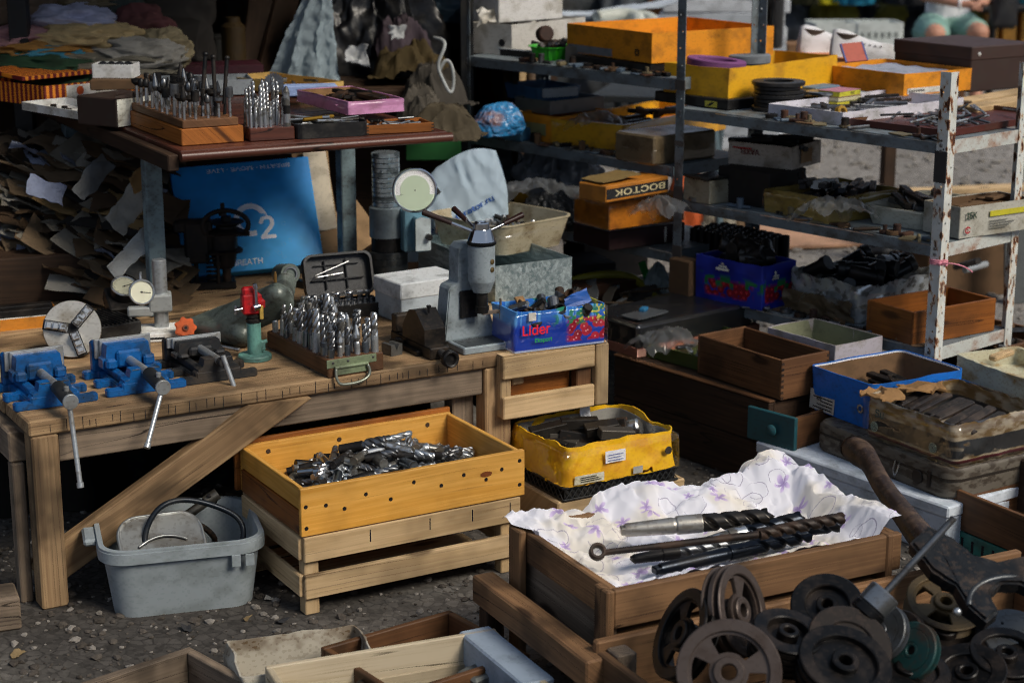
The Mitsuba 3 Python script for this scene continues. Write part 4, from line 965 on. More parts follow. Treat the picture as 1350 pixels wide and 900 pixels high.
# wooden block of mounted cutters
(p, rz, L, D, H) = ((-0.808, 4.4354, 0.946), 28.6852, 0.1603, 0.4458, 0.041)
t = Thing('cutter_block', 'thick honey-brown wooden block full of mounted cutters at the shelf corner', 'tool block', p, rz)
t.add('block', bx(0, L, 0, D, 0, H, .002), 'wood_orange', grain=1)
t.add('plinth', bx(.006, L-.010, .006, D-.008, H+.0003, H+.020, .002), 'wood_brown', grain=1)
KM = mat4(p, rz); zt = H+.02
HEADS = [lathe([(.004, .052), (.0085, .06), (.0085, .065), (.002, .092), (0, .094)], 14), lathe([(.004, .052), (.008, .056), (.009, .064), (.006, .072), (.001, .076)], 14), cyl(.010, .055, .080, 14),
         cat(fluted(.007, .05, .085, 4, .5)), lathe([(.004, .052), (.012, .060), (.012, .068), (.003, .070)], 16)]
SHK = cyl(.0038, 0, .058, 10, .0004)
for i in range(5):
    for j in range(10):
        if R.random() < .1: continue
        q = Thing('mounted_cutter', 'small dark mounted cutter standing in the honey-brown shelf block', 'cutter', m=KM @ mat4((L*(.12+.185*i)+R.uniform(-.003, .003), D*(.06+.095*j), zt-.004-R.uniform(0, .012)), R.uniform(0, 360), R.uniform(-3, 3), R.uniform(-3, 3), s=R.uniform(.9, 1.2)), group='cutters in the honey-brown shelf block')
        q.add('shank', SHK, STEEL, smooth=40); q.add('head', R.choice(HEADS), R.choice((BLACKM, STEEL_D, BLACKM)), smooth=35)
for k, (x, y) in enumerate(((.50, .16), (.68, .12), (.86, .16))):
    s_ = np.array([L*x, D*y, zt-.004]); e_ = s_+[(-.018, .002, .016)[k]*1.0 if k != 0 else -.004+.022, .01, .155-.006*k]
    q = Thing('long_driver', ('long black ball-ended driver, leftmost of three rising from the shelf block', 'long black ball-ended driver, middle of three rising from the shelf block', 'long black ball-ended driver, rightmost of three rising from the shelf block')[k], 'driver', m=KM)
    q.add('rod', cat(rod(s_+[0, 0, .03], e_, .0052), rod(s_, s_+(e_-s_)*.22, .004)), BLACKM, smooth=40)
    q.add('ball', tf(trimesh.creation.icosphere(2, .0068), e_), BLACKM, smooth=True)
    q.add('collar', rod(s_+(e_-s_)*.62, s_+(e_-s_)*.68, .0055), STEEL, smooth=40)
# dark block with twist drills
(p, rz, L, D, H) = ((-0.6516, 4.5126, 0.946), 22.0817, 0.1145, 0.1864, 0.0322)
D = .10
t = Thing('drill_block', 'dark red-brown wooden block of bright twist drills, second on the shelf edge', 'tool block', p, rz)
t.add('block', bx(0, L, 0, D, 0, H, .002), 'wood_red', grain=0)
DM = mat4(p, rz); DR = [drill(.105, .0042, .45, False), drill(.125, .0050, .45, False), drill(.085, .0036, .5, False)]
for i in range(9):
    for j in range(3):
        if R.random() < .15: continue
        a, b_ = R.choice(DR)
        q = Thing('twist_drill', 'bright steel twist drill upright in the dark shelf block', 'drill bit', m=DM @ mat4((L*(.07+.108*i), D*(.16+.33*j), H-.012), R.uniform(0, 360), R.uniform(-3, 3), R.uniform(-3, 3), s=R.uniform(.9, 1.1)), group='twist drills in the dark shelf block')
        q.add('shank', a, STEEL, smooth=40); q.add('flutes', b_, STEEL, smooth=25)
q = Thing('reamer', 'thickest bright reamer with a black band, right end of the drill block', 'reamer', m=DM @ mat4((L*.86, D*.1, H-.008)))
q.add('shank', cat(cyl(.0085, 0, .04, 16), cyl(.0085, .06, .095, 16), lathe([(.0085, .095), (.003, .108)], 14)), STEEL, smooth=35); q.add('band', cyl(.0092, .04, .06, 16), BLACKM, smooth=35)
t = obox('round_tray', 'black rounded plastic tray of loose steel tools in the middle of the shelf edge', ((-0.5409, 4.5522, 0.946), 22.2714, 0.1912, 0.1702, 0.0363), BLACKP, w=.003, r=.02, dD=.12)
def stick(t, n, name, label, group, cat_, zf=.9, lens=(.05, .12), mats=(STEEL, STEEL_D, BLACKM), seed=1, rr=(.002, .005), flat=False, spread=180., rot0=0., tilt=6, z0f=.35, marg=.2, cols=None):
    rs = random.Random(seed)
    geos = []
    for k in range(4):
        Lq, rq = rs.uniform(*lens), rs.uniform(*rr)
        geos.append(tf(bar(Lq, rq*4, rq*1.6), (0, 0, 0)) if flat else tf(cyl(rq, -Lq/2, Lq/2, 10), ry=90))
    pile(n, t.L, t.D, t.H*z0f, t.H*zf, lambda i, m: one(name, geos[i % 4], mats[rs.randrange(len(mats))], label, cat_, m=t.m0 @ m, group=group, smooth=False if flat else 40), seed, tilt, spread, marg, rot0)
stick(t, 22, 'loose_tool', 'thin steel tool lying in the black rounded tray', 'tools in the black rounded tray', 'tool', 1.25, seed=2, spread=35, mats=(STEEL, STEEL, STEEL_D, BLACKM))
one('brass_file', tf(cyl(.005, -.05, .05, 12), ry=90), M('#b0862f', .3, .8, 'd'), 'brass coloured rod lying across the black rounded tray', 'tool', m=t.m0 @ mat4((t.L*.35, .03, t.H*1.3), 25), smooth=40)
t = jointed('finger_joint_tray', 'orange-brown finger-jointed wooden tray at the right end of the shelf', ((-0.372, 4.6335, 0.946), 20.3809, 0.1817, 0.1756, 0.0233), 'wood_orange', .007, dD=.11)
stick(t, 18, 'loose_tool', 'steel bit lying in the finger-jointed wooden tray', 'bits in the finger-jointed tray', 'tool', 1.2, (.03, .09), seed=3, spread=60)
t = obox('pink_carton', 'pink wrapped open carton behind the trays on the shelf', ((-0.4342, 4.8208, 0.972), 29.6616, 0.166, 0.3412, 0.0341), M('#c58ab4', .35, 0., 'd', '#a3708f', clearcoat=.4), w=.003, warp=.006, seed=4, inside=CARD)
t.add('film', wrapshell(t.L, t.D, t.H*.9, .003, 3, .004, .015), 'film', smooth=True)
stick(t, 14, 'black_piece', 'dark bar in the pink carton', 'dark bars in the pink carton', 'bar', .95, (.05, .12), (BLACKM, IRON), 6, (.004, .007), True)
cbox('plastic_lid', 'blue and white flat box leaning behind the pink carton', (((-0.6506, 5.1963, 0.975)), 12, .155, .06, .030), M('#8fa4cf', .5, 0., 'd'))
t = obox('yellow_tray', 'shallow yellow-cream open carton at the back of the shelf', ((-0.6294, 5.4042, 0.95), 44.837, 0.1718, 0.365, 0.0336), M('#c4a25c', .7, 0., 'd'), w=.003, warp=.004, seed=7)
stick(t, 10, 'black_piece', 'dark tool lying in the yellow shelf carton', 'tools in the yellow shelf carton', 'tool', .9, seed=8)
SB = np.array((-0.6388, 4.9, 1.0472))
tt = [(( .030 if k % 2 else .0245)*math.cos(k*math.pi/22+(.06 if k % 2 else 0)), (.030 if k % 2 else .0245)*math.sin(k*math.pi/22+(.06 if k % 2 else 0))) for k in range(44)]
one('saw_blade', prism(tt, .003), STEEL_D, 'small toothed saw blade standing behind the twist drills', 'saw blade', m=facing(SB, (.1, -1, .1)))
t = obox('clear_box', 'long shallow clear plastic box behind the shelf cutter block', (((-1.0677, 5.4042, 0.95)), 14, .30, .16, .045), M('#8f969b', .25, 0., 'd', '#6b6f70', clearcoat=.5), w=.002)
stick(t, 10, 'steel_piece', 'steel piece inside the long clear shelf box', 'pieces in the clear shelf box', 'part', .7, seed=12)
cbox('maroon_box', 'flat maroon box lying at the back of the shelf', (((-1.1684, 5.8041, 0.95)), 14, .38, .16, .035), M('#3d1420', .6, 0., 'd'), dz=.01)
# ---- heap of rags at the back left
def rag(c, w, d, h, col, seed, label, rz=0., name='folded_cloth'):
    m = trimesh.creation.icosphere(4); v = np.array(m.vertices)
    v[:, 2] = np.sign(v[:, 2])*np.abs(v[:, 2])**.8
    f = ridged(v*[1.5, 1.5, 1.7], seed, 3); f2 = ridged(v*[4, 4, 3], seed+7, 2)
    v = v*(1+.34*(f-.7)+.07*(f2-.6))[:, None]*[w/2, d/2, h*.72]
    v[:, 2] += h*.35*(meshkit.fbm(v*9, 3, seed)-.5)
    one(name, mk(v, m.faces), M(col, .9, 0., 'd'), label, 'cloth', c, rz, smooth=True)
RAGS = [((40,92), .52, .34, .09, '#23402a', 'dark green cloth at the bottom of the rag heap'), ((130,84), .50, .30, .07, '#6f6a5c', 'dirty cream cloth low in the rag heap'),
        ((70,74), .26, .22, .05, '#3d7f94', 'cyan cloth edge low in the rag heap'), ((180,72), .30, .26, .08, '#8f8c84', 'greyish white cloth at the right of the rag heap'),
        ((80,64), .42, .3, .05, '#9a6e35', 'mustard brown cloth layer in the rag heap'), ((112,50), .38, .30, .07, '#b59d70', 'cream cloth with a pinkish edge in the rag heap'),
        ((30,56), .3, .28, .08, '#ab7f80', 'faded pink cloth at the left of the rag heap'), ((82,34), .36, .28, .09, '#b4b3c6', 'lavender white folded cloth on top of the rag heap'),
        ((165,38), .22, .22, .14, '#3a3f3a', 'dark patterned cloth slumped on the right of the rags'), ((190,46), .20, .16, .13, '#5a3434', 'dark red and grey cloth hanging at the right of the rags'),
        ((8,20), .34, .3, .12, '#6e5a48', 'brown cloth bundle at the upper left of the rag heap'), ((90,6), .44, .3, .08, '#7a6a50', 'beige brown roll across the top of the rag heap'),
        ((140,10), .3, .26, .10, '#2a2d2c', 'dark cloth behind the top of the rag heap'), ((218,66), .16, .18, .09, '#8a7d60', 'beige cloth end at the right foot of the rag heap')]
for i, ((px, py), w, d, h, c, l) in enumerate(RAGS): pass
RP = [(-1.4788, 5.62, 1.0077), (-1.2684, 5.62, 1.0216), (-1.4013, 5.6, 1.0513), (-1.1586, 5.66, 1.0501), (-1.3964, 5.68, 1.0668), (-1.3287, 5.72, 1.0958), (-1.5178, 5.7, 1.0836), (-1.4118, 5.78, 1.1282), (-1.2399, 5.9, 1.1088), (-1.1601, 5.8, 1.0982), (-1.5912, 5.8, 1.1596), (-1.4296, 5.95, 1.182), (-1.341, 6.1, 1.1616), (-1.0765, 5.7, 1.0602)]
for i, ((_, w, d, h, c, l), q) in enumerate(zip(RAGS, RP)): rag(q, w, d, h, c, 20+i, l, (37*i) % 80-30)
RB2 = (-1.3443, 5.75, 1.0272)
one('clothes_bale', crumple(bx(-.45, .42, 0, .5, -.06, .20, .05).subdivide().subdivide().subdivide(), .05, 6, 3), M('#2b2723', .9, 0., 'd'), 'dark bale of clothes behind the rag heap', 'bale', (RB2[0]-.05, RB2[1]+.18, RB2[2]), 8, smooth=True)
# ---- sacks, planks and oddments in the dark of the stall
def sack(px, w, d, h, col, seed, label, name='plastic_sack', rough=.35, rz=0., amp=.3, cat_='sack', top=.55):
    one(name, crumple(bagmesh(w, d, h, seed, amp, 5, top), .006 if rough < .5 else .003, 26, seed), M(col, rough, 0., 'd'), label, cat_, px, rz, smooth=True)
HB = np.array((-0.6553, 6, 0.9181))
def f_hang(a, b_):
    sp = (1-b_)**.75
    ang = (a-.5)*4.6
    x = .062*b_**1.2 - .012 + np.sin(ang)*.092*sp*(1+.3*(a < .5)) + .014*np.sin(a*26+b_*1.5)*sp
    y = -np.cos(ang)*.07*sp + .012*np.sin(a*31)*sp
    q = np.stack([x*20, y*20, b_*2.4], -1)
    return np.stack([x+.008*(ridged(q, 3, 3)-.6)+.006*(ridged(q*[3, 3, 6], 5, 3)-.6), y+.016*(ridged(q*[1, 1, 2], 7, 4)-.6), .385*b_+.02*np.sin(a*9)*(1-b_)], -1)
scene['mat_bag_pale'] = {'type': 'principledthin', 'base_color': {'type': 'rgb', 'value': lin('#a6b6be')}, 'roughness': .38, 'diff_trans': .7, 'spec_trans': 0.0}
one('plastic_bag', grid(110, 70, f_hang), 'mat_bag_pale', 'pale thin plastic bag hanging behind the shelf, drawn to a point', 'bag', HB, 0, smooth=True)
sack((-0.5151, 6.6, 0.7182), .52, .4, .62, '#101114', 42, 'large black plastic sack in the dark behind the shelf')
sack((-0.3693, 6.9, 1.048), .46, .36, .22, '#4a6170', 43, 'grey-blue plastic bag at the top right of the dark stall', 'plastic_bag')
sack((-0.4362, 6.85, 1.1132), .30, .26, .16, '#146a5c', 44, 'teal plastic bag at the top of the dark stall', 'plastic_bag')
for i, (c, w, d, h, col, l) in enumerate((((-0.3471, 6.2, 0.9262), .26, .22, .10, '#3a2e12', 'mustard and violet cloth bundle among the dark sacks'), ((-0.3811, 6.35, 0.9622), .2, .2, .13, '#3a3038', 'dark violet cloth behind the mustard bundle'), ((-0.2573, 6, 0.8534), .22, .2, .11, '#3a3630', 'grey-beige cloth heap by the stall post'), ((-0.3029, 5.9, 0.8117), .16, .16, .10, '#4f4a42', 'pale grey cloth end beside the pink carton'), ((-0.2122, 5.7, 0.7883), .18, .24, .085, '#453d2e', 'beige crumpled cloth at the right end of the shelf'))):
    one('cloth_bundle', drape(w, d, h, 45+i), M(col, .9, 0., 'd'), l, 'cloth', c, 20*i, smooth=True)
for i, (c, w) in enumerate((((-0.4995, 5.95, 1.0219), .07), ((-0.3798, 6.1, 1.0772), .05))):
    one('paper_scrap', crumple(thick(grid(12, 12, lambda a, b_: np.stack([(a-.5)*w, (b_-.5)*w*.8, .3*w*a*b_], -1)), .0015), .02, 24, 48+i), M('#a9acae', .8, 0., 'd'), ('crumpled scrap of white paper on the black sack', 'small white scrap above the mustard bundle')[i], 'paper', c, 10, rx=70, smooth=True)
cp = [np.array(q) for q in ((-0.2456, 5.78, 1.0905), (-0.2114, 5.75, 1.0649), (-0.2309, 5.75, 1.013), (-0.2171, 5.75, 0.9608), (-0.1936, 5.75, 0.9227), (-0.1839, 5.76, 0.974), (-0.2026, 5.76, 1.0214), (-0.2268, 5.76, 0.993))]
one('white_cord', tube(smoothpath(cp, 40), .006, 6), M('#9fa3a3', .7, 0., 'd'), 'looped white cord hanging by the stall post', 'cord', smooth=True)
cbox('green_box', 'dark green box in the shade below the right end of the shelf', (((-0.3642, 6.2, 0.6361)), 3, .19, .25, .13), M('#1c5a2a', .6, 0., 'd'))
for i, (a, b_) in enumerate((((-0.9443, 6.6, 0.8827), (-0.9289, 6.9, 1.2154)), ((-0.8846, 6.6, 0.869), (-0.8336, 7, 1.2099)), ((-0.8376, 6.8, 0.8609), (-0.9032, 7, 1.1817)))):
    m_, L_ = align(a, b_); one('loose_board', bx(-.05, .05, -.012, .012, 0, L_, .002), 'wood_dark', ('dark board leaning in the stall, left of three', 'dark board leaning in the stall, middle of three', 'dark board leaning in the stall, right of three')[i], 'board', m=m_, grain=2)
for i, (c, r_, h_, col) in enumerate((((-0.9699, 6.4, 0.9466), .042, .16, '#4a3a22'), ((-1.0992, 6.4, 0.9571), .035, .09, '#57544c'), ((-1.0655, 6.6, 0.9316), .04, .10, '#2a2a28'))):
    one('tin_can', lathe([(r_*.95, 0), (r_, .004), (r_, h_*.8), (r_*.6, h_*.9), (r_*.6, h_), (r_*.55, h_)], 24), M(col, .5, .2, 'd'), ('tall brownish jar standing in the dark behind the shelf', 'short grey can in the dark behind the shelf', 'black can between the jar and the grey can')[i], 'can', c, smooth=35)
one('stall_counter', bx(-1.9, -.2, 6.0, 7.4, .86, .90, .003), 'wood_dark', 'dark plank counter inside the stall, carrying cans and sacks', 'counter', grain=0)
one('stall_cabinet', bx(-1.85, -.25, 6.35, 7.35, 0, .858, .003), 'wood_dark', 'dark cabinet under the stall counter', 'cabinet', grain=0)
# ---- heap of flattened cardboard and paper under the shelf
COLS = [('#4a3826', 8), ('#5a4630', 8), ('#33281e', 6), ('#6e5c46', 8), ('#7d776b', 7), ('#9a958a', 4), ('#8890a4', 2), ('#262422', 4), ('#8a7048', 2)]
CM = [c for c, n in COLS for _ in range(n)]
rs = random.Random(5)
def paper(seed, w, d):
    g = grid(9, 9, lambda a, b_: np.stack([(a-.5)*w, (b_-.5)*d, .02*np.sin(a*3+seed)*(b_-.3)], -1)); v = np.array(g.vertices)
    v[:, 2] += (meshkit.fbm(np.column_stack([v[:, :2]*14, 0*v[:, 0]+seed]), 3, seed)-.5)*.05
    return thick(mk(v, g.faces), .0025)
PPS = [paper(k, rs.uniform(.12, .28), rs.uniform(.09, .18)) for k in range(12)]
PX = [(-1.6294, 5.6, 0.7813), (-1.0625, 5.4, 0.8106), (-1.5454, 5.25, 0.5868), (-1.0049, 5, 0.4394)]
for k in range(260):
    a, b_ = rs.random(), k/259
    top = np.array(PX[0])*(1-a)+np.array(PX[1])*a; bot = np.array(PX[2])*(1-a)+np.array(PX[3])*a
    q = bot*(1-b_)+top*b_ + [0, rs.uniform(-.16, .06), 0]
    q[2] = max(q[2], .47)
    c = CM[rs.randrange(len(CM))]
    one('paper_sheet', PPS[k % 12], M(c, .9, 0., 'd'), 'flattened piece of cardboard or paper in the heap under the shelf', 'waste paper', q, rs.uniform(-30, 40), 'waste paper heap', rx=rs.uniform(-2, 22), ry=rs.uniform(8, 36), smooth=True)
for i, (c, w, d, col, l, ry) in enumerate((((-1.2784, 4.95, 0.7506), .10, .06, '#767f98', 'crumpled blue-white printed paper in the waste heap', 22), ((-1.0346, 4.85, 0.716), .07, .15, '#8f8c84', 'printed white sheet hanging out of the waste heap', 50), ((-1.1336, 4.9, 0.7905), .05, .15, '#55585a', 'grey plastic film strip in the waste heap', 48), ((-1.003, 4.75, 0.6217), .05, .2, '#9c9e9c', 'white paper roll end low in the waste heap', 55), ((-1.002, 4.85, 0.7926), .045, .07, '#8a6c42', 'torn tan cardboard beside the shelf post', 70))):
    one('crumpled_paper', crumple(thick(grid(14, 14, lambda a, b_: np.stack([(a-.5)*w, (b_-.5)*d, 0*a], -1)), .002), .012, 14, 60+i), M(col, .8, 0., 'd'), l, 'paper', c, 20, rx=55, ry=ry, smooth=True)
cbox('wooden_crate_box', 'dark wooden box in the shade behind the chuck', (((-1.4563, 4.8574, 0.4405)), 20, .30, .2, .13), 'wood_dark', dz=0)
for i, (c, w, d, h, col, l) in enumerate((((-1.6385, 5.6299, 0.4405), .62, .45, .22, '#1f1914', 'dark carton base under the waste paper heap'), ((-1.3686, 5.4021, 0.4405), .42, .4, .14, '#2a211a', 'dark carton low in the waste paper heap, nearer the shelf post'))):
    cbox('carton', l, (c, 12, w, d, h), M(col, .9, 0., 'd'), warp=.02, seed=i)

# ------------------------------------------------------------------ goods on the right-hand rack
def bars(t, n, name, label, group, cat_, L=(.10, .16), w=.016, h=.012, mats=(BLACKM,), seed=1, z0=.5, z1=1.05, spread=14, rot0=0., tilt=6, marg=.2, rnd=False):
    rs = random.Random(seed); Ls = [rs.uniform(*L) for _ in range(3)]
    ge = [(tf(cat(cyl(w*.55, -q/2, q/2, 14), cyl(w*.68, -q/2, -q/2+.02, 14)), ry=90) if rnd else cat(bar(q, w, h, .0018))) for q in Ls]
    pile(n, t.L, t.D, t.H*z0, t.H*z1, lambda i, m: one(name, ge[i % 3], mats[rs.randrange(len(mats))], label, cat_, m=t.m0 @ m, group=group, smooth=40 if rnd else False), seed, tilt, spread, marg, rot0)
ZT, ZM, ZB = .9012, .6212, .3312
# top shelf
B_ = ((0.6496, 5.4694, 0.9012), 41.166, 0.5495, 0.3107, 0.0319)
t = cbox('box_lid', 'black box lid with a yellow emblem under the yellow shoe box', B_, BLACKP)
t.add('emblem', tf(prism([(0, 0), (.05, 0), (.05, .018), (0, .018)], .0004), (-.0006, .095, .004), rx=90, rz=-90), M('#b8ad3f', .5, 0., 'd'))
t.add('emblem', tf(prism([(0, 0), (.014, 0), (.034, .012), (.020, .012)], .0004), (-.0011, .088, .007), rx=90, rz=-90), INK)
t = obox('shoe_box', 'yellow open shoe box holding a purple ring, on the top rack shelf', ((0.6526, 5.5027, 0.929), 45.612, 0.5706, 0.2554, 0.0934), YELLOW, w=.0025, warp=.006, seed=2)
TM3 = t.m0
one('abrasive_ring', ring(.092, .062, .035, 40, .003), M('#6f3f70', .7, 0., 'd'), 'purple abrasive ring tilted in the yellow shoe box', 'ring', m=TM3 @ mat4((.10, .13, .072), rx=4, ry=3), smooth=35)
one('grinding_disc', cyl(.066, 0, .03, 40, .004), M('#6a7076', .6, 0., 'd'), 'grey grinding disc in the yellow shoe box behind the purple ring', 'disc', m=TM3 @ mat4((.26, .12, .080), rx=-3), smooth=35)
# stack of black rings
RP0 = np.array((0.8, 5.4694, 0.9012))
for k in range(7):
    one('black_ring', ring(.078-.004*(k % 3)+.002*(k == 6), .045, .012, 36, .002), BLACKP, ('lowest', 'second', 'third', 'fourth', 'fifth', 'sixth', 'topmost')[k]+' black ring of the stack before the yellow shoe box', 'ring', (RP0[0]+.004*math.sin(k*2.1), RP0[1]+.02+.004*math.cos(k*1.7), .9015+k*.0126), smooth=35)
PL = np.array((0.9316, 5.5785, 0.9012))
for k in range(4): one('flat_plate', tf(bar(.12-.01*k, .075, .007, .001), (0, 0, 0)), (BLACKM, STEEL_D, BLACKM, IRON)[k], ('lowest', 'second', 'third', 'topmost')[k]+' dark flat plate between the black rings and the books', 'plate', (PL[0]+.004*k, PL[1]+.01, .9015+k*.0078), 20+9*k)
one('tin_lid', lathe([(.052, 0), (.054, .004), (.054, .008), (.046, .010), (.0, .007)], 36), M('#9aa0a4', .25, .9, 'w'), 'shiny round tin lid behind the books', 'lid', (0.9508, 5.5641, 0.94), smooth=30)
cbox('carton', 'grey-blue carton under the round tin lid', (((0.9539, 5.7307, 0.9012)), 40, .12, .08, .038), M('#5c7284', .6, 0., 'd'))
BB = ((0.9812, 5.4969, 0.932), 43.1201, 0.1739, 0.1117, 0.0091)
for k, (col, hh, lb) in enumerate((('#b5ac2e', .010, 'lowest yellow book of the small pile'), ('#b8b190', .013, 'middle pale book of the small pile'), ('#b9b432', .017, 'top yellow-edged book with a pink cover in the small pile'))):
    p, rz, L, D, H = BB
    t = Thing('book', lb, 'book', (p[0]+.003*k, p[1], .9125+(0, .0105, .024)[k]+.0), rz+3*k-3)
    t.add('pages', bx(.001, .115, .001, .078, .0012, hh-.0012, .0005), M(col, .8, 0., 'd'))
    t.add('cover', cat(bx(0, .117, 0, .08, 0, .001, .0003), bx(0, .117, 0, .08, hh-.001, hh, .0003)), M('#a8707c' if k == 2 else '#8d8a5a', .6, 0., 'd'))
    if k == 2:
        t.add('lettering', front(text('РУС', .008, .0004, True), .06, .0008, .0045), INK); t.add('lettering', tf(front(text('СЛОВ', .007, .0004, True), 0, 0, 0), (.0008, .066, .0045), rz=-90), INK)
t = obox('parts_tray', 'white shallow tray of dark drill parts at the rack edge', ((0.9347, 5.1338, 0.9012), 39.7052, 0.5534, 0.2859, 0.0365), M('#c4c2cc', .6, 0., 'd', '#8d8d8a'), w=.003, warp=.003, seed=5)
bars(t, 22, 'tool_piece', 'dark tool lying in the white shallow tray', 'tools in the white rack tray', 'tool', (.08, .16), .012, .009, (BLACKM, IRON, STEEL_D), 3, .3, .8, 60)
one('brass_nut', ring(.020, .010, .018, 24, .002), M('#a9822a', .45, .4, 'd'), 'brass-yellow ring in the white shallow tray', 'ring', m=t.m0 @ mat4((t.L*.15, t.D*.3, .02), rx=70), smooth=35)
t = obox('lid_tray', 'brown wooden lid used as a tray of steel tools, by the rusty post', ((1.1774, 4.9043, 0.9016), 42.3303, 0.5603, 0.3339, 0.0185), M('#4a1f16', .45, 0., 'd'), w=.004, inside='wood_brown', floor=.006)
bars(t, 34, 'tool_piece', 'steel tool lying in the brown lid tray', 'tools in the brown lid tray', 'tool', (.10, .19), .008, .006, (STEEL, STEEL_D, BLACKM), 4, .45, 1.3, 45, rot0=20, marg=.18)
t = obox('shoe_box', 'bright orange open shoe box with a white label, behind the shallow trays', ((1.2085, 5.6315, 0.925), 34.171, 0.3013, 0.3728, 0.0676), ORANGE, w=.0025, warp=.002, seed=6)
t.add('paper_label', bx(.015, t.L*.62, -.0016, -.0004, .004, .022, .0003), PAPER)
t.add('label_print', cat(*[bx(.022+.010*k, .029+.010*k, -.0021, -.0016, .010, .016, 0) for k in range(7)]), INK)
t.add('paper', tf(crumple(bx(.01, t.L-.01, .01, t.D-.01, .02, .024, 0).subdivide().subdivide().subdivide(), .012, 18, 4), (0, 0, t.H*.45)), M('#8d92a0', .7, 0., 'd'), smooth=30)
cbox('carton', 'pale carton hidden under the bright orange shoe box', (((1.2511, 5.83, 0.9012)), 40, .15, .26, .023), M('#9a8f7c', .8, 0., 'd'), dz=0)
B8 = ((1.4577, 5.8155, 0.915), 32.3773, 0.2944, 0.3461, 0.139)
t = cbox('storage_box', 'dark brown lidded storage box with white rivets, at the right rear of the rack top', B8, M('#33221d', .55, 0., 'd'), c=.003)
t.add('lid', bx(-.003, t.L+.003, -.003, t.D+.003, t.H*.72, t.H+.004, .003), M('#3a2722', .55, 0., 'd'))
for x in (.03, t.L-.02): t.add('rivet', tf(lathe([(.007, 0), (.006, .003), (.002, .004)], 16), (x, -.003, t.H*.86), rx=90), M('#c9c9c6', .3, .4, 0), smooth=40)
SBX = ((1.1776, 6.3576, 0.93), 44.6651, 0.4369, 0.2173, 0.0366)
t = cbox('shoe_carton', 'flat orange and white carton with white sneakers standing on it', SBX, M('#c9c2b8', .6, 0., 'd'), dD=.30, dL=.16)
t.add('rim', bx(-.002, t.L+.002, -.002, t.D+.002, t.H-.012, t.H+.001, .001), M('#c77a4a', .6, 0., 'd'))
def shoe():
    prof = [(-.135, .030, .040), (-.125, .035, .100), (-.10, .037, .104), (-.06, .036, .094), (-.02, .037, .076), (.02, .041, .060), (.06, .045, .050), (.10, .044, .046), (.13, .034, .040), (.145, .012, .024)]
    rings = []
    for x, w_, h_ in prof:
        a = np.linspace(0, 2*np.pi, 28, endpoint=False); cx, cz = np.cos(a), np.sin(a)
        z = np.where(cz > 0, h_*np.abs(cz)**.75, -.012*np.abs(cz)**.5)+.014
        rings.append(np.column_stack([np.full(28, x), w_*np.sign(cx)*np.abs(cx)**.8*np.where(cz > 0, 1-.35*np.abs(cz), 1), z]))
    return loft(rings)
SHOE = shoe()
for i, (pt, rz) in enumerate((((1.1439, 6.4442, 0.958), 4), ((1.2327, 6.3915, 0.958), -6))):
    t = Thing('sneaker', ('white canvas sneaker, left of the pair on the carton', 'white canvas sneaker, right of the pair with the card leaning on it')[i], 'shoe', (pt[0]+.0, pt[1]+(.17, .045)[i], pt[2]+.004), rz, s=.86)
    t.add('upper', SHOE, M('#d4d3d6', .65, 0., 'd', '#a9a7a4'), smooth=50)
    op = tf(lathe([(.0, -.02), (.024, -.018), (.026, .0), (.028, .003), (.026, .005)], 24), (-.072, -.004, .095), ry=13, rx=6)
    op.vertices[:, 0] = (op.vertices[:, 0]+.072)*1.75-.072
    t.add('opening', op, M('#4a4038', .9, 0., 'd'), smooth=40)
    so = rrect(.285, .088, .04, 8); so = so - [.138, .044]
    t.add('sole', prism(so, .016), M('#dedede', .6, 0., 'd'), tf=mat4((0, 0, -.004)))
    for k in range(4): t.add('eyelet', tf(cyl(.004, 0, .002, 10), (.0+.022*k, -.030-.002*k, .058-.003*k), rx=60), INK)
CDm, CL_, CD_ = panel3((0.9669, 5.42, 1.1045), (1.0375, 5.44, 1.1093), (0.9667, 5.38, 1.053))
t = Thing('card_case', 'small red card with blue edges leaning against the sneakers', 'card', m=CDm)
t.add('card', bx(0, CL_, 0, CD_, -.006, 0, .001), M('#a8503f', .6, 0., 'd'))
for x in (0., CL_-.005): t.add('edge', bx(x, x+.005, 0, CD_, .0002, .0008, .0002), M('#3d4a86', .6, 0., 'd'))
for k, (a, bb) in enumerate((((1.3736, 5.5637, 0.91), (1.7405, 5.9416, 0.91)), ((1.3503, 5.4005, 0.91), (1.6822, 5.7367, 0.91)))):
    m_, L_ = align(a, bb); one('pale_board', bx(-.012, .012, -.035, .035, 0, L_+.1, .002), 'wood_slat', ('pale board lying behind the brown lid tray, farther', 'pale board lying behind the brown lid tray, nearer')[k], 'board', m=m_, grain=2)
# middle shelf
DBX = ((0.765, 5.3576, 0.6212), 41.1747, 0.2771, 0.2068, 0.1073)
t = cbox('dark_carton', 'almost black carton on the middle rack shelf, under the lettered white carton', DBX, M('#15100e', .7, 0., 'd'), dL=.17)
zc = .6212+DBX[4]
B12 = ((0.8407, 5.4217, 0.725), 53.6397, 0.1878, 0.22, 0.0687)
B12 = ((B12[0][0], B12[0][1], zc+.0005),) + tuple(B12[1:])
t = obox('lettered_carton', 'white and brown open carton with upside-down red lettering on the middle shelf', B12, M('#a99f92', .7, 0., 'd', '#6f6252'), w=.003, warp=.005, seed=9, inside=CARD_D)
lt = tf(text('VAXEL', .016, .0005, True), rz=180)
t.add('lettering', tf(tf(lt, rx=90), (-.005, t.D*.50, t.H*.74), rz=-90), M('#5e1f1f', .6, 0., 'd'))
t.add('print_bar', bx(-.0058, -.0046, t.D*.62, t.D*.92, t.H*.74, t.H*.80, .0002), M('#a03028', .6, 0., 'd'))
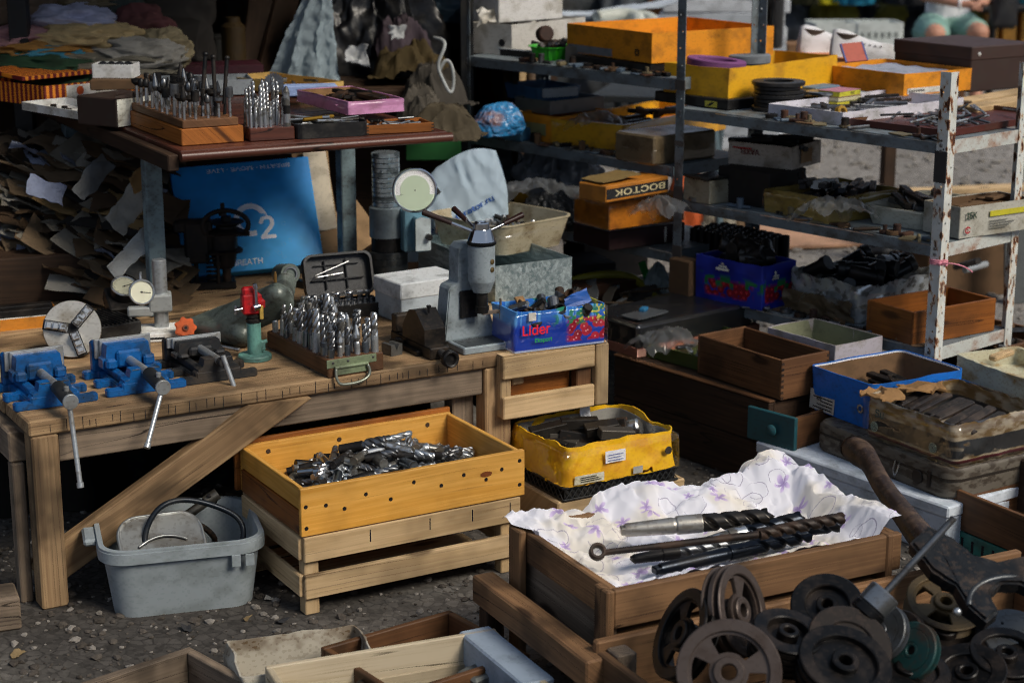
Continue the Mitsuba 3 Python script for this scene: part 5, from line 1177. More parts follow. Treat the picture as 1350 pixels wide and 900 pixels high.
t.add('print_panel', bx(t.L*.25, t.L*.62, -.006, -.0045, t.H*.2, t.H*.8, .0002), M('#8a6a44', .7, 0., 'd'))
bars(t, 10, 'black_bar', 'black bar sticking out of the lettered white carton', 'bars in the lettered carton', 'bar', (.10, .15), .02, .014, (BLACKM,), 8, .6, 1.05, 30, rot0=90)
WPK = ((0.5965, 5.434, 0.6212), 36.6381, 0.1148, 0.1978, 0.0695)
t = cbox('wrapped_packet', 'yellowish white wrapped packet by the grey rack post', WPK, M('#8f8a78', .4, 0., 'd', '#5f5540', clearcoat=.5), warp=.008, dD=.12)
one('black_sheet', crumple(bx(0, .15, 0, .10, 0, .006, 0).subdivide().subdivide(), .006, 20, 2), BLACKP, 'black crumpled sheet on the wrapped packet', 'plastic sheet', m=t.m0 @ mat4((-.02, .0, t.H+.006)), smooth=30)
YT = M('#8f7a3c', .3, 0., 'd', '#5d4a22', clearcoat=.6)
t = obox('wrapped_tray', 'film-wrapped yellow-brown carton full of black bars on the middle shelf', ((0.9034, 5.1172, 0.6212), 35.7783, 0.3134, 0.264, 0.0702), YT, w=.003, warp=.014, seed=11, levels=4)
t.add('film', wrapshell(t.L, t.D, t.H*.95, .006, 7, .010, .014), 'film', smooth=True)
bars(t, 26, 'black_bar', 'black square bar in the film-wrapped yellow-brown carton', 'bars in the film-wrapped carton', 'bar', (.11, .18), .020, .016, (BLACKM, M('#20242b', .35, .6, 'd')), 9, .5, 1.25, 16, rot0=35)
one('plastic_scrap', crumple(grid(14, 14, lambda a, b_: np.stack([a*.09, b_*.07, .02*np.sin(a*6)], -1)), .02, 30, 3), M('#a9aaa8', .25, 0., 0), 'scrap of clear plastic over the film-wrapped carton', 'plastic', m=t.m0 @ mat4((t.L*.2, t.D*.25, t.H*1.25)), smooth=True)
t = obox('plastic_basin', 'off-white plastic basin of black bars next to the rusty post', ((1.1538, 5.0045, 0.6212), 47.013, 0.3349, 0.2056, 0.0538), M('#b4b5aa', .45, 0., 'd', '#7b7a68'), w=.004, r=.03, rim=.004, levels=3, warp=.0006, taper=.014)
bars(t, 20, 'black_bar', 'blued black bar lying in the off-white plastic basin', 'bars in the plastic basin', 'bar', (.12, .19), .022, .018, (BLACKM, M('#252d36', .32, .7, 'd'), STEEL_D), 12, .55, 1.2, 12, rot0=48, marg=.26)
B16 = ((1.2213, 4.8881, 0.625), 31.9982, 0.289, 0.0508, 0.0862)
t = obox('lettered_carton', 'worn grey-white carton with a yellow bar and red round mark, right of the rusty post', B16, M('#a9a79d', .7, 0., 'd', '#77705f'), w=.003, warp=.0, seed=13, dD=.14, inside=CARD_D)
t.add('lettering', front(text('IEK', .017, .0005, True), .018, -.0062, t.H*.62), M('#1f3a2c', .6, 0., 'd'))
t.add('yellow_bar', bx(t.L*.38, t.L*.92, -.0056, -.004, t.H*.60, t.H*.78, .0002), M('#b7ae2b', .6, 0., 'd'))
t.add('red_mark', front(prism(Point(0, 0).buffer(.010, 16).difference(Point(0, 0).buffer(.0065, 16)).difference(sbox(.002, -.003, .02, .003)).union(sbox(-.001, -.006, .001, .006)), .0005), .026, -.0062, t.H*.26), M('#a31d2a', .6, 0., 'd'))
t.add('small_print', cat(*[bx(t.L*.38, t.L*(.62+.05*(k % 3)), -.0052, -.0045, t.H*(.20+.08*k), t.H*(.225+.08*k), 0) for k in range(4)]), M('#5a5a55', .8, 0., 0))
bars(t, 6, 'brown_piece', 'brown packing piece in the carton with the yellow bar', 'packing in the yellow-bar carton', 'packing', (.06, .10), .03, .01, (CARD_D,), 2, .7, .95, 40)
# bottom shelf
TB = mat4(((0.6883, 5.6584, 0.3312)), 38)
k = 0
for i in range(9):
    for j in range(5):
        q = Thing('black_tube', 'black steel tube standing in the bundle on the bottom rack shelf', 'tube', m=TB @ mat4((-.03+.0335*j, -.14+.0335*i+(.016 if j % 2 else 0), .0005), s=1), group='bundle of black tubes')
        hgt = .155+R.uniform(-.01, .01)
        if k == 0: TUBE = ring(.0155, .0128, .16, 16, .001)
        q.add('tube', TUBE, BLACKM, smooth=40); k += 1
def f_cherry(p, n, uv):
    u, v = uv.x, uv.y
    c = mix(lin('#10186e'), lin('#1c2f9e'), noise(u*6, v*4))
    d1, d2, k = voronoi(u*11, v*6)
    r = smoothstep(.60, .45, v)*smoothstep(.1, .2, v)*smoothstep(.40, .30, dr.abs(u-.5))
    c = mix(c, mix(lin('#7d1020'), lin('#c0303a'), smoothstep(.3, .1, d1)), r*smoothstep(.62, .54, d1))
    g = smoothstep(.58, .66, noise(u*18, v*9+4))*smoothstep(.7, .55, v)*smoothstep(.3, .45, v)
    return mix(c, lin('#1d6a3a'), g)
scene['mat_cherry_print'] = two({'type': 'principled', 'base_color': mikit.proc(f_cherry), 'roughness': .45, 'specular': .4})
(p, rz, L, D, H) = ((0.7425, 5.2666, 0.3312), 44.2193, 0.163, 0.2581, 0.1338)
t = Thing('fruit_carton', 'dark blue cherry-printed carton of black pipe fittings on the bottom rack shelf', 'carton', p, rz)
g = tub(L, D, H, .003, .004, sub=.012, warp=.008, wf=12, seed=21, levels=4); v = g.vertices
t.add('carton', g, 'mat_cherry_print', uv=np.column_stack([np.where(v[:, 0] < .012, v[:, 1]/D, .2+v[:, 0]/D), v[:, 2]/H]))
t.add('white_print', tf(tf(cat(bx(0, .05, .012, .020, 0, .0005, 0), bx(.012, .042, .022, .028, 0, .0005, 0), bx(.02, .03, .03, .036, 0, .0005, 0)), rx=90), (-.0045, D*.68, H*.66), rz=-90), PAPER)
t.add('white_print', front(cat(bx(0, .03, 0, .006, 0, .0005, 0), bx(.004, .03, .008, .013, 0, .0005, 0), bx(.01, .018, .013, .026, 0, .0005, 0)), L*.25, -.005, H*.66), PAPER)
t.L, t.D, t.H, t.m0 = L, D, H, mat4(p, rz)
bars(t, 34, 'pipe_fitting', 'black pipe fitting heaped in the dark blue cherry carton', 'fittings in the cherry carton', 'pipe fitting', (.07, .13), .034, .03, (BLACKM, BLACKP), 31, .6, 1.28, 180, rnd=True, tilt=22, marg=.26)
cbox('carton', 'brown carton with printed bands beside the grey rack post', ((0.5427, 5.4456, 0.3312), 39.439, 0.0602, 0.0909, 0.1094), CARD_D)
FOIL = M('#c3c8ca', .28, .6, 'w', '#6a6a66'); FOILD = M('#5a4d38', .4, .3, 'd', '#332a1e', clearcoat=.5)
(p, rz, L, D, H) = ((1.0145, 5.0804, 0.3312), 41.6221, 0.384, 0.3163, 0.094)
H += .02
t = Thing('foil_bag', 'crumpled silver foil bag of black fittings on the bottom rack shelf', 'bag', p, rz)
g = crumple(tub(L, D, H*1.0, .003, .05, taper=.01, sub=.010, warp=.03, wf=9, seed=5, levels=9), .010, 22, 8)
t.add('bag', g, FOIL, smooth=35)
t.add('brown_side', crumple(tf(thick(grid(16, 10, lambda a, b_: np.stack([0*a, a*D*.8, b_*H*.55], -1)), .002), (-.012, .04, .003)), .012, 24, 3), FOILD, smooth=35)
t.L, t.D, t.H, t.m0 = L, D, H, mat4(p, rz)
bars(t, 34, 'pipe_fitting', 'black plastic pipe fitting in the silver foil bag', 'fittings in the foil bag', 'pipe fitting', (.05, .11), .036, .03, (BLACKM, M('#1d2226', .25, .3, 'd')), 33, .55, 1.25, 180, rnd=True, tilt=30, marg=.17)
t = jointed('wooden_box', 'open orange-brown wooden box at the right end of the bottom rack shelf', ((1.1042, 4.856, 0.3312), 32.7897, 0.3211, 0.1847, 0.0947), 'wood_orange', .009, fingers=False)
bars(t, 8, 'dark_part', 'dark part lying in the orange-brown wooden box', 'parts in the wooden box', 'part', (.05, .09), .02, .015, (IRON, STEEL_D), 5, .15, .4, 90)
# ------------------------------------------------------------------ goods on the left-hand rack
t = obox('white_carton', 'long white carton with a dark hand hole on the top left rack shelf', ((0, 6.2645, 0.9862), 52.5304, 0.435, 0.1883, 0.105), M('#bdbab4', .7, 0., 'd', '#8d887c'), w=.003, warp=.002, seed=3)
t.add('hand_hole', tf(cyl(.013, 0, .0006, 20, .0001), (-.0032, t.D*.22, t.H*.40), rx=90, rz=-90), INK)
cbox('white_carton', 'smaller white carton standing on the long white carton', ((-0.0444, 6.343, 1.09), 42.2432, 0.3043, 0.1039, 0.1003), M('#c9c8c6', .7, 0., 'd', '#9a968c'), dH=.11, dD=.16)
one('paper_scrap', crumple(grid(12, 12, lambda a, b_: np.stack([a*.06, b_*.05, 0*a], -1)), .02, 22, 2), PAPER, 'white paper scrap beside the upper white carton', 'paper', (-0.1158, 6.25, 1.1), 0, rx=70, smooth=True)
t = obox('wire_tray', 'white-rimmed black tray of rusty parts on the top left shelf', ((0.0768, 6.1867, 0.9862), 47.1806, 0.4106, 0.2009, 0.0229), BLACKP, w=.003)
t.add('rim', cat(tube([(0, 0, t.H), (t.L, 0, t.H), (t.L, t.D, t.H), (0, t.D, t.H), (0, 0, t.H)], .003, 6)), WHITE)
bars(t, 14, 'rusty_part', 'rusty part in the white-rimmed black tray', 'parts in the white-rimmed tray', 'part', (.04, .08), .02, .015, (RUST, IRON), 6, .5, 1.1, 90, tilt=20)
one('rusty_roller', tf(cyl(.026, -.02, .02, 24, .004), rx=80), RUST, 'round rusty roller on top of the white-rimmed tray', 'roller', (0.1064, 6, 1.0833), 20, smooth=35)
GD = np.array((0.134, 6.1107, 0.9862)); GRN = M('#2fa51e', .35, 0., 'd', '#1d7a18')
t = Thing('green_dish', 'bright green fluted plastic dish of dark parts at the top shelf edge', 'dish', GD+[0, .05, 0])
a = np.arange(72)*2*np.pi/72; fl = 1+.035*np.cos(18*a)
def fr(r, z, f=1.): return np.column_stack([r*(1+(fl-1)*f)*np.cos(a), r*(1+(fl-1)*f)*np.sin(a), 0*a+z])
t.add('dish', loft([fr(.056, 0), fr(.070, .04), fr(.079, .042, .5), fr(.079, .045, .5), fr(.068, .044), fr(.054, .003)]), GRN, smooth=40)
for k in range(14):
    one('dark_part', cyl(.011, -.014, .014, 10), (BLACKM, IRON)[k % 2], 'dark part heaped in the green dish', 'part', (GD[0]+R.uniform(-.04, .04), GD[1]+.05+R.uniform(-.04, .04), .9862+.035+.02*R.random()), 0, 'parts in the green dish', rx=R.uniform(0, 180), ry=R.uniform(0, 180), smooth=40)
t = obox('grey_carton', 'weathered grey-brown carton between the green dish and the orange box', ((0.3063, 5.9642, 0.9862), 49.4267, 0.2867, 0.1727, 0.0514), M('#6b655d', .8, 0., 'd'), w=.003, warp=.003, seed=4, inside=CARD_D)
t.add('print_label', bx(-.0016, -.0006, .01, t.D-.06, .012, t.H-.004, .0002), M('#8f9096', .6, 0., 'd'))
t = cbox('box_lid', 'black box lid under the orange shoe box on the left rack', ((0.4334, 5.7126, 0.9862), 37.8962, 0.5311, 0.3916, 0.0282), BLACKP)
zo = .9862+.031
t = obox('shoe_box', 'large orange open shoe box with a black grommet behind the grey post', ((0.4351, 5.7106, 1.017), 33.5172, 0.5016, 0.459, 0.0936), ORANGE, w=.0025, warp=.0015, seed=5)
t.add('grommet', tf(ring(.011, .006, .002, 20, .0005), (-.0012, t.D*.16, t.H*.30), rx=90, rz=-90), BLACKM, smooth=40)
t.add('price_label', bx(-.0016, -.0006, t.D*.45, t.D*.98, .003, t.H*.3, .0003), M('#7c7d80', .6, 0., 'd'))
# second shelf of the left rack
one('foil_packet', crumple(bagmesh(.17, .12, .105, 71, .16, 5, .75), .009, 16, 2), M('#2f7fb5', .3, 0., 'd', '#8a5a3f', clearcoat=.4), 'crumpled shiny blue packet at the left end of the second shelf', 'packet', (-0.0452, 6.0079, 0.752), 10, smooth=True)
cbox('flat_box', 'flat blue-grey box lying under the crumpled blue packet', ((0.0305, 6.0775, 0.7192), 50.335, 0.2058, 0.2178, 0.0434), M('#35627e', .5, 0., 'd'))
t = obox('shoe_box', 'orange shoe box behind the yellow carton on the second shelf', ((0.1564, 6.0251, 0.7192), 45.6957, 0.2741, 0.2017, 0.0884), ORANGE, w=.003)
t.add('label_panel', bx(-.0014, -.0004, t.D*.3, t.D*.8, .02, .06, .0003), M('#8f8a5a', .6, 0., 'd'))
t2 = obox('metal_tray', 'dull grey sheet metal tray on the orange shoe box', ((0.1306, 6.1412, 0.8), 40.2972, 0.2472, 0.188, 0.046), M('#8c8a86', .4, .6, 'd'), w=.002)
t2 = obox('plastic_tub', 'blue plastic tub with a white label on the metal tray', ((0.0881, 6.2249, 0.828), 31.4551, 0.1813, 0.2311, 0.0517), M('#3d668c', .4, 0., 'd'), w=.003, r=.015, taper=.008, levels=2)
t2.add('label_panel', bx(t2.L*.1, t2.L*.9, -.0018, -.0005, t2.H*.35, t2.H*.95, .0003), M('#bcc6cd', .5, 0., 'd'))
t = obox('shoe_box', 'long yellow open carton of dark parts on the second shelf', ((0.3544, 5.8729, 0.7192), 52.4496, 0.6545, 0.2835, 0.0814), YELLOW, w=.003, warp=.006, seed=8)
bars(t, 18, 'dark_part', 'dark part lying in the long yellow carton', 'parts in the long yellow carton', 'part', (.06, .14), .02, .016, (BLACKM, IRON, CARD_D), 9, .5, 1.0, 60)
t.add('film', wrapshell(t.L, t.D, t.H*.95, .003, 9, .004, .02), 'film', smooth=True)
t = cbox('taped_parcel', 'brown parcel wound in shiny tape behind the grey rack post', ((0.4364, 5.5572, 0.7196), 40.2255, 0.2748, 0.1765, 0.089), M('#6d5f48', .25, 0., 'd', '#4a3c28', clearcoat=.8), c=.006, warp=.004)
t.add('tape_wrap', wrapshell(t.L, t.D, t.H*.55, .002, 12, .003, .016), 'film', smooth=True)
# third shelf of the left rack
sack((0.1608, 6.346, 0.4515), .30, .25, .26, '#7f8790', 72, 'large grey translucent plastic bag on the third left shelf', 'plastic_bag', .25, 20, .35, 'bag', .5)
sack((-0.0356, 6.4996, 0.4515), .20, .2, .20, '#4d565c', 73, 'dark grey plastic bag at the left end of the third shelf', 'plastic_bag', .3, 0, .35, 'bag', .5)
sack((0.1512, 5.9508, 0.4515), .24, .18, .13, '#26292d', 74, 'dark slumped bag before the grey plastic bag', 'plastic_bag', .35, 0, .3, 'bag', .7)
t = obox('yellow_bucket', 'yellow plastic crate end under the grey bags', ((0.0798, 6.0865, 0.4515), 35.571, 0.2019, 0.2982, 0.0834), M('#b98a16', .5, 0., 'd'), w=.004, r=.02, dD=.15, taper=.01)
t = cbox('dark_red_box', 'black and dark red box at the bottom of the stack by the grey post', ((0.3027, 5.5648, 0.4515), 33.5083, 0.3015, 0.1957, 0.0601), M('#2a1114', .5, 0., 'd'))
t.add('white_stripe', bx(t.L*.72, t.L*.75, -.0012, -.0003, .004, t.H*.9, .0003), PAPER)
t = cbox('wrapped_box', 'orange box wrapped in shiny tape in the middle of the stack', ((0.2964, 5.4642, 0.536), 35.2566, 0.3007, 0.1775, 0.0844), M('#b06a14', .3, 0., 'd', '#7d4710', clearcoat=.8), warp=.003)
t.add('film', wrapshell(t.L, t.D, t.H*.95, .003, 13, .006, .014), 'film', smooth=True)
t = cbox('lettered_box', 'orange box with a black band lettered upside down, on top of the stack', ((0.2803, 5.3551, 0.64), 43.4342, 0.278, 0.1155, 0.0503), M('#a8691c', .6, 0., 'd'))
t.add('black_band', bx(.002, t.L*.99, -.0012, -.0003, t.H*.18, t.H*.80, .0003), INK)
t.add('lettering', front(tf(text('ВОСТОК', .018, .0004, True, width=t.L*.80), rz=180), t.L*.95, -.0013, t.H*.68), M('#c0b48e', .6, 0., 'd'))
one('box_flap', crumple(bx(0, .16, 0, .10, 0, .003, 0).subdivide().subdivide(), .006, 12, 3), M('#6e5a33', .8, 0., 'd'), 'open brown flap lying on the lettered orange box', 'cardboard', m=t.m0 @ mat4((.01, .02, t.H+.006), ry=-4), smooth=30)
# ------------------------------------------------------------------ low stack before the racks
CR = ((0.6804, 4.6211, 0), 38.2254, 0.364, 0.6197, 0.2308)
p, rz, L, D, H = CR; L = .34
t = Thing('long_chest', 'long low dark wooden chest before the racks, carrying trays and drawers', 'chest', p, rz)
H = .236
for k in range(2): t.board('side_board', 0, .018, 0, D, .002+k*.117, .002+k*.117+.115, 'wood_dark', .002)
t.board('end_board', .0185, L, 0, .018, .002, H, 'wood_dark', .002); t.board('end_board', .0185, L, D-.018, D, .002, H, 'wood_dark', .002)
t.board('rim_batten', -.002, .020, -.002, D+.002, H, H+.006, 'wood_brown', .002)
for k in range(3): t.board('cover_plank', .021+k*.107, .021+k*.107+.104, .0, D, H, H+.004, 'wood_dark', .001)
LC = mat4(p, rz)
ZC = H+.0065
t = obox('pink_tray', 'brown carton tray with a pink front corner under the black case', ((0.36, 5.0574, 0.2425), 37.4342, 0.4943, 0.2086, 0.0271), M('#8d5a48', .7, 0., 'd'), w=.003)
t.add('front_corner', bx(-.0012, .10, -.0014, -.0003, .002, t.H-.002, .0003), M('#b98f7e', .7, 0., 'd'))
t = cbox('wrapped_case', 'black case wrapped in glossy film, low beside the grey rack post', ((0.3604, 5.069, 0.262), 37.7205, 0.4654, 0.2441, 0.072), M('#14161a', .25, 0., 'd', clearcoat=.8), c=.008, warp=.003)
t.add('film', wrapshell(t.L, t.D, t.H, .003, 16, .006, .014), 'film', smooth=True)
one('steel_offcut', crumple(bx(0, .14, 0, .07, 0, .004, 0).subdivide().subdivide(), .005, 16, 3), M('#6a7076', .35, .7, 'd'), 'grey sheet offcut lying on the black case', 'sheet', m=t.m0 @ mat4((.03, .03, t.H+.007), 10), smooth=30)
one('blue_tape', bx(0, .035, 0, .02, 0, .012, .003), M('#1f5f86', .5, 0., 'd'), 'small blue piece lying on the black case', 'offcut', m=t.m0 @ mat4((.10, .08, t.H+.010), 30))
t = obox('olive_tray', 'olive green sheet metal tray with steel pieces, between black case and wooden drawer', ((0.5501, 4.8941, 0.2425), 41.3238, 0.3144, 0.3077, 0.0394), M('#3c4a22', .5, .1, 'd'), w=.003)
bars(t, 12, 'steel_piece', 'steel piece in the olive green tray', 'pieces in the olive tray', 'part', (.06, .12), .014, .010, (STEEL_D, STEEL, IRON), 7, .2, .6, 60)
t = jointed('wooden_drawer', 'dark brown finger-jointed wooden drawer on the long chest', ((0.7104, 4.6239, 0.2425), 35.0166, 0.173, 0.3379, 0.1102), 'wood_brown', .009)
t.add('inner_ledge', bx(.012, t.L-.012, .012, t.D-.012, t.H*.35, t.H*.4, .001), 'wood_dark', grain=1)
t = obox('white_carton', 'empty pale lilac-white carton behind the dark brown drawer', (((0.8285, 4.736, 0.352)[0]+.05, (0.8285, 4.736, 0.352)[1]+.045, .2425), (((0.8285, 4.736, 0.352), 36.0401, 0.1872, 0.2689, 0.0232))[1], *(((0.8285, 4.736, 0.352), 36.0401, 0.1872, 0.2689, 0.0232))[2:4], .108), M('#a5a0a8', .7, 0., 'd', '#7f786c'), w=.003, warp=.006, seed=5, inside=M('#7d8068', .7, 0., 'd'))
# dark clutter on a low platform under the left rack
one('low_platform', bx(-1.05, -.03, .03, .36, .10, .125, .003), 'wood_dark', 'low dark plank platform under the left-hand rack', 'platform', m=RM, grain=0)
for k in range(9):
    x = -.55+.055*k
    one('leaning_book', bx(0, .022+.006*(k % 3), 0, .13, 0, .15+.02*(k % 2), .001), M(('#8f8a80', '#3f3a36', '#8a7a5c', '#2a2a2a', '#a9a9a6', '#4a3a2c')[k % 6], .8, 0., 'd'), ('pale', 'dark', 'tan', 'black', 'white', 'brown', 'second pale', 'second dark', 'second tan')[k]+' book leaning in the row under the third left shelf', 'book', m=RM @ mat4((x, .05, .127), ry=-24))
hp = smoothpath([(0.0592, 5.5378, 0.3), (0.2273, 5.8546, 0.3), (0.3127, 5.8672, 0.31), (0.3928, 5.8661, 0.3), (0.4449, 5.8178, 0.27), (0.483, 5.7293, 0.25)], 40)
one('yellow_strap', tube(hp, .014, 10), M('#8a8420', .5, 0., 'd'), 'thick yellow-olive hose curving over the dark clutter', 'hose', smooth=True)
gm_, gL_ = align((0.4634, 5.8603, 0.25), (0.4247, 5.8363, 0.36))
one('green_lath', bx(-.012, .012, -.003, .003, 0, gL_, .001), M('#1f8a3c', .5, 0., 'd'), 'bright green lath leaning by the grey rack post', 'lath', m=gm_)
sack((0.4768, 5.8376, 0.245), .08, .08, .11, '#8fa3ac', 75, 'small pale blue plastic bag at the foot of the grey post', 'plastic_bag', .3, 0, .3, 'bag', .4)
for i, (c, w, d, h, col, rz_, l) in enumerate((((0.213, 5.7067, 0.2), .26, .16, .10, '#3d2416', 35, 'dark red-brown box in the clutter behind the galvanised box'), ((0.314, 5.8649, 0.2), .34, .12, .06, '#26221f', 30, 'black flat box in the clutter under the rack'), ((0.1653, 5.9415, 0.2), .2, .2, .12, '#1d1b1a', 20, 'black carton behind the galvanised box'), ((0.2513, 6.1952, 0.2), .3, .12, .16, '#241f1c', 38, 'dark carton at the back of the clutter'))):
    cbox('dark_box', l, (c, rz_, w, d, h), M(col, .7, 0., 'd'), warp=.004, seed=i)
for i in range(16):
    c = np.array((0.3017, 5.6439, 0.285))+[R.uniform(-.2, .14), R.uniform(-.10, .25), R.uniform(-.03, .01)]
    one('scrap_strip', crumple(bar(R.uniform(.12, .28), R.uniform(.015, .04), .004).subdivide().subdivide(), .01, 14, i), M(R.choice(('#3a3733', '#5b5f62', '#4a3a28', '#6f6a60', '#22262c')), .6, .1, 'd'), 'dark strip of scrap in the clutter under the left rack', 'scrap', tuple(c), R.uniform(0, 180), 'scrap strips under the left rack', rx=R.uniform(-15, 15), ry=R.uniform(-12, 12), smooth=30)
cbox('stone_chest', 'dark wooden trunk under the clutter left of the long chest', (((0.0645, 5.9807, 0)), 35, .5, .5, .2), 'wood_dark', dz=0)

# small clutter lying about on the rack shelves, and loose wrapping over the goods
SMALL = [ring(.018, .011, .012, 18), cyl(.011, 0, .03, 12), bx(-.022, .022, -.009, .009, 0, .012, .002), tf(cyl(.005, -.04, .04, 10), (0, 0, .005), ry=90), bx(-.03, .03, -.02, .02, 0, .004, .001), lathe([(.006, 0), (.016, .002), (.016, .008), (.006, .01), (.006, .024)], 16)]
SCOL = (BLACKM, IRON, STEEL_D, CARD_D, RUST, M('#4a5a6a', .5, 0., 'd'), M('#6a6048', .6, 0., 'd'))
def scatter(n, base, z, x0, x1, y0, y1, label, group, seed):
    rs_ = random.Random(seed)
    for i in range(n):
        one('small_part', SMALL[rs_.randrange(6)], SCOL[rs_.randrange(7)], label, 'part', m=base @ mat4((rs_.uniform(x0, x1), rs_.uniform(y0, y1), z), rs_.uniform(0, 360)), group=group, smooth=35)
scatter(26, RM, .6212, .05, .95, .008, .045, 'small dark part lying along the front edge of the middle right shelf', 'small parts on the middle right shelf', 1)
scatter(20, RM, .9012, .30, .95, .008, .03, 'small dark part lying along the front edge of the top right shelf', 'small parts on the top right shelf', 2)
scatter(26, RM, .3312, .05, .95, .008, .06, 'small dark part lying along the front edge of the bottom right shelf', 'small parts on the bottom right shelf', 3)
scatter(26, LM, .9862, .30, .95, .008, .05, 'small dark part lying along the front edge of the top left shelf', 'small parts on the top left shelf', 4)
scatter(22, LM, .7192, .10, .95, .008, .04, 'small dark part lying along the front edge of the second left shelf', 'small parts on the second left shelf', 5)
scatter(22, LM, .4512, .05, .95, .008, .05, 'small dark part lying along the front edge of the third left shelf', 'small parts on the third left shelf', 6)
for i, (px_, w, d, rz_, l) in enumerate((((0.903, 5.0367, 0.71), .20, .16, 30, 'loose clear wrapping over the black bars of the film-wrapped carton'), ((0.4399, 5.3479, 0.655), .16, .14, 60, 'loose clear wrapping on the lettered orange box'), ((0.2852, 5.949, 0.83), .18, .14, 20, 'loose clear wrapping beside the blue plastic tub'), ((0.1064, 5.6176, 0.66), .3, .2, 10, 'crumpled clear plastic over the grey bags on the third left shelf'), ((0.4523, 5.0118, 0.335), .22, .14, 30, 'loose clear wrapping on the black case'), ((0.977, 5.2624, 0.42), .22, .14, 40, 'loose clear wrapping over the fittings in the foil bag'))):
    cling(l, mat4(px_, rz_, -8, 6), w, d, 60+i)

# ------------------------------------------------------------------ plywood drawer of cutters on its slatted crate
DB = ((-0.4558, 3.7442, 0.19), 29.9778, 0.5543, 0.3629, 0.1102)
p, rz, L, D, H = DB
DMX = mat4(p, rz)
t = Thing('plywood_drawer', 'honey-coloured plywood drawer heaped with steel cutters, under the work table', 'drawer', p, rz)
t.board('front_board', -.004, L+.006, 0, .013, 0, H, 'wood_honey', .0015)
t.board('back_board', .0, L, D-.012, D, .0, H, 'wood_honey', .0015)
t.board('back_rail', -.012, L+.004, D+.0005, D+.012, .0, H+.010, 'wood_orange', .0015)
t.board('side_board', .0, .012, .0133, D-.0123, H*.52, H-.002, 'wood_honey', .0015); t.board('side_board', -.003, .009, .0133, D-.0123, .0, H*.5, 'wood_orange', .0015)
t.board('side_board', L-.012, L, .0133, D-.0123, 0, H-.002, 'wood_honey', .0015)
t.board('bottom', .0123, L-.0123, .0133, D-.0123, .002, .008, 'wood_honey', .0005)
sx = [(.012, .06), (.10, .17), (.17, .42), (.27, .12), (.37, .33), (.49, .16), (.60, .40), (.71, .20), (.80, .34), (.86, .55), (.93, .35), (.985, .07)]
pts = [(404, 665), (405, 692), (430, 672), (453, 680), (481, 661), (512, 667), (545, 649), (582, 652), (612, 637), (642, 643), (666, 630), (690, 612), (690, 640)]
def ondrawer(px, py):
    pass
for (u, v) in ((.014, .62), (.014, .17), (.10, .58), (.18, .44), (.275, .66), (.385, .46), (.49, .73), (.615, .55), (.72, .69), (.825, .50), (.90, .66), (.986, .78), (.986, .25)):
    t.add('screw_head', tf(lathe([(.0048, 0), (.0042, .0012), (.001, .0008)], 12), (L*u, -.0002, H*v), rx=90), M('#1c1714', .6, .3, 0), smooth=40)
kn = Point(0, 0).buffer(.5, 16); kn = trimesh.creation.extrude_polygon(kn, .001, engine='earcut'); kn.apply_scale([.030, .013, 1])
t.add('knot', tf(kn, (L*.825, -.0006, H*.62), rx=90, ry=0), M('#6e3a14', .5, 0., 'd'))
for u in (.12, .45, .88): t.add('screw_head', tf(cyl(.006, 0, .001, 12), (L*u, D-.0125, H*.8), rx=90), M('#3d2a18', .7, 0., 0))
PM = [endmill(.095, .0095, 0), endmill(.115, .0115, 1), endmill(.085, .008, 3), endmill(.08, .0105, 0), endmill(.125, .010, 3)]
def heap(i, m):
    x, y = m[0, 3], m[1, 3]
    k = math.exp(-((x/L-.5)/.36)**2-((y/D-.5)/.34)**2)
    m[2, 3] = .012+(.025+.085*k)*(i/229) 
    s, h = PM[i % 5]
    q = Thing('milling_cutter', 'steel milling cutter lying in the heap in the plywood drawer', 'milling cutter', m=DMX @ m @ mat4((0, 0, 0), ry=90) @ mat4((0, 0, -.045)), group='cutters heaped in the plywood drawer')
    a, b_ = R.choice(((STEEL, STEEL), (M('#8a8a86', .35, .9, 'd', '#4a4438'), STEEL_D), (MBLUE, STEEL), (BLACKM, STEEL_D), (M('#6f6a60', .4, .8, 'd'), STEEL)))
    q.add('shank', s, a, smooth=40); q.add('flutes', h, b_, smooth=25)
pile(230, L, D, .01, .1, heap, 21, 16, 70, .13, 20)
cr = Thing('slat_crate', 'pale slatted wooden crate carrying the plywood drawer', 'crate', (p[0], p[1], 0), rz)
for x in (.006, L-.05): cr.board('corner_post', x, x+.034, .0135, .046, 0, .185, 'wood_slat', .002); cr.board('corner_post', x, x+.034, D-.05, D-.0165, 0, .185, 'wood_slat', .002)
for z0, z1 in ((.128, .187), (.042, .098)):
    cr.board('front_slat', .002, L-.005, .0, .013, z0, z1, 'wood_slat', .002); cr.board('back_slat', .002, L-.005, D-.016, D-.003, z0, z1, 'wood_slat', .002)
    cr.board('side_slat', -.007, .0055, .0133, D-.0165, z0+.004, z1-.002, 'wood_slat', .002); cr.board('side_slat', L-.0155, L-.003, .0133, D-.0165, z0+.004, z1-.002, 'wood_slat', .002)
for k in range(5): cr.board('floor_slat', .041, L-.051, .02+k*.066, .02+k*.066+.05, .036, .0415, 'wood_slat', .001)
for x in (.16, .31, .42, .52): cr.add('nail', bx(L*x*1.6 if False else x, x+.0025, -.0008, .0, .150, .178, 0), INK)
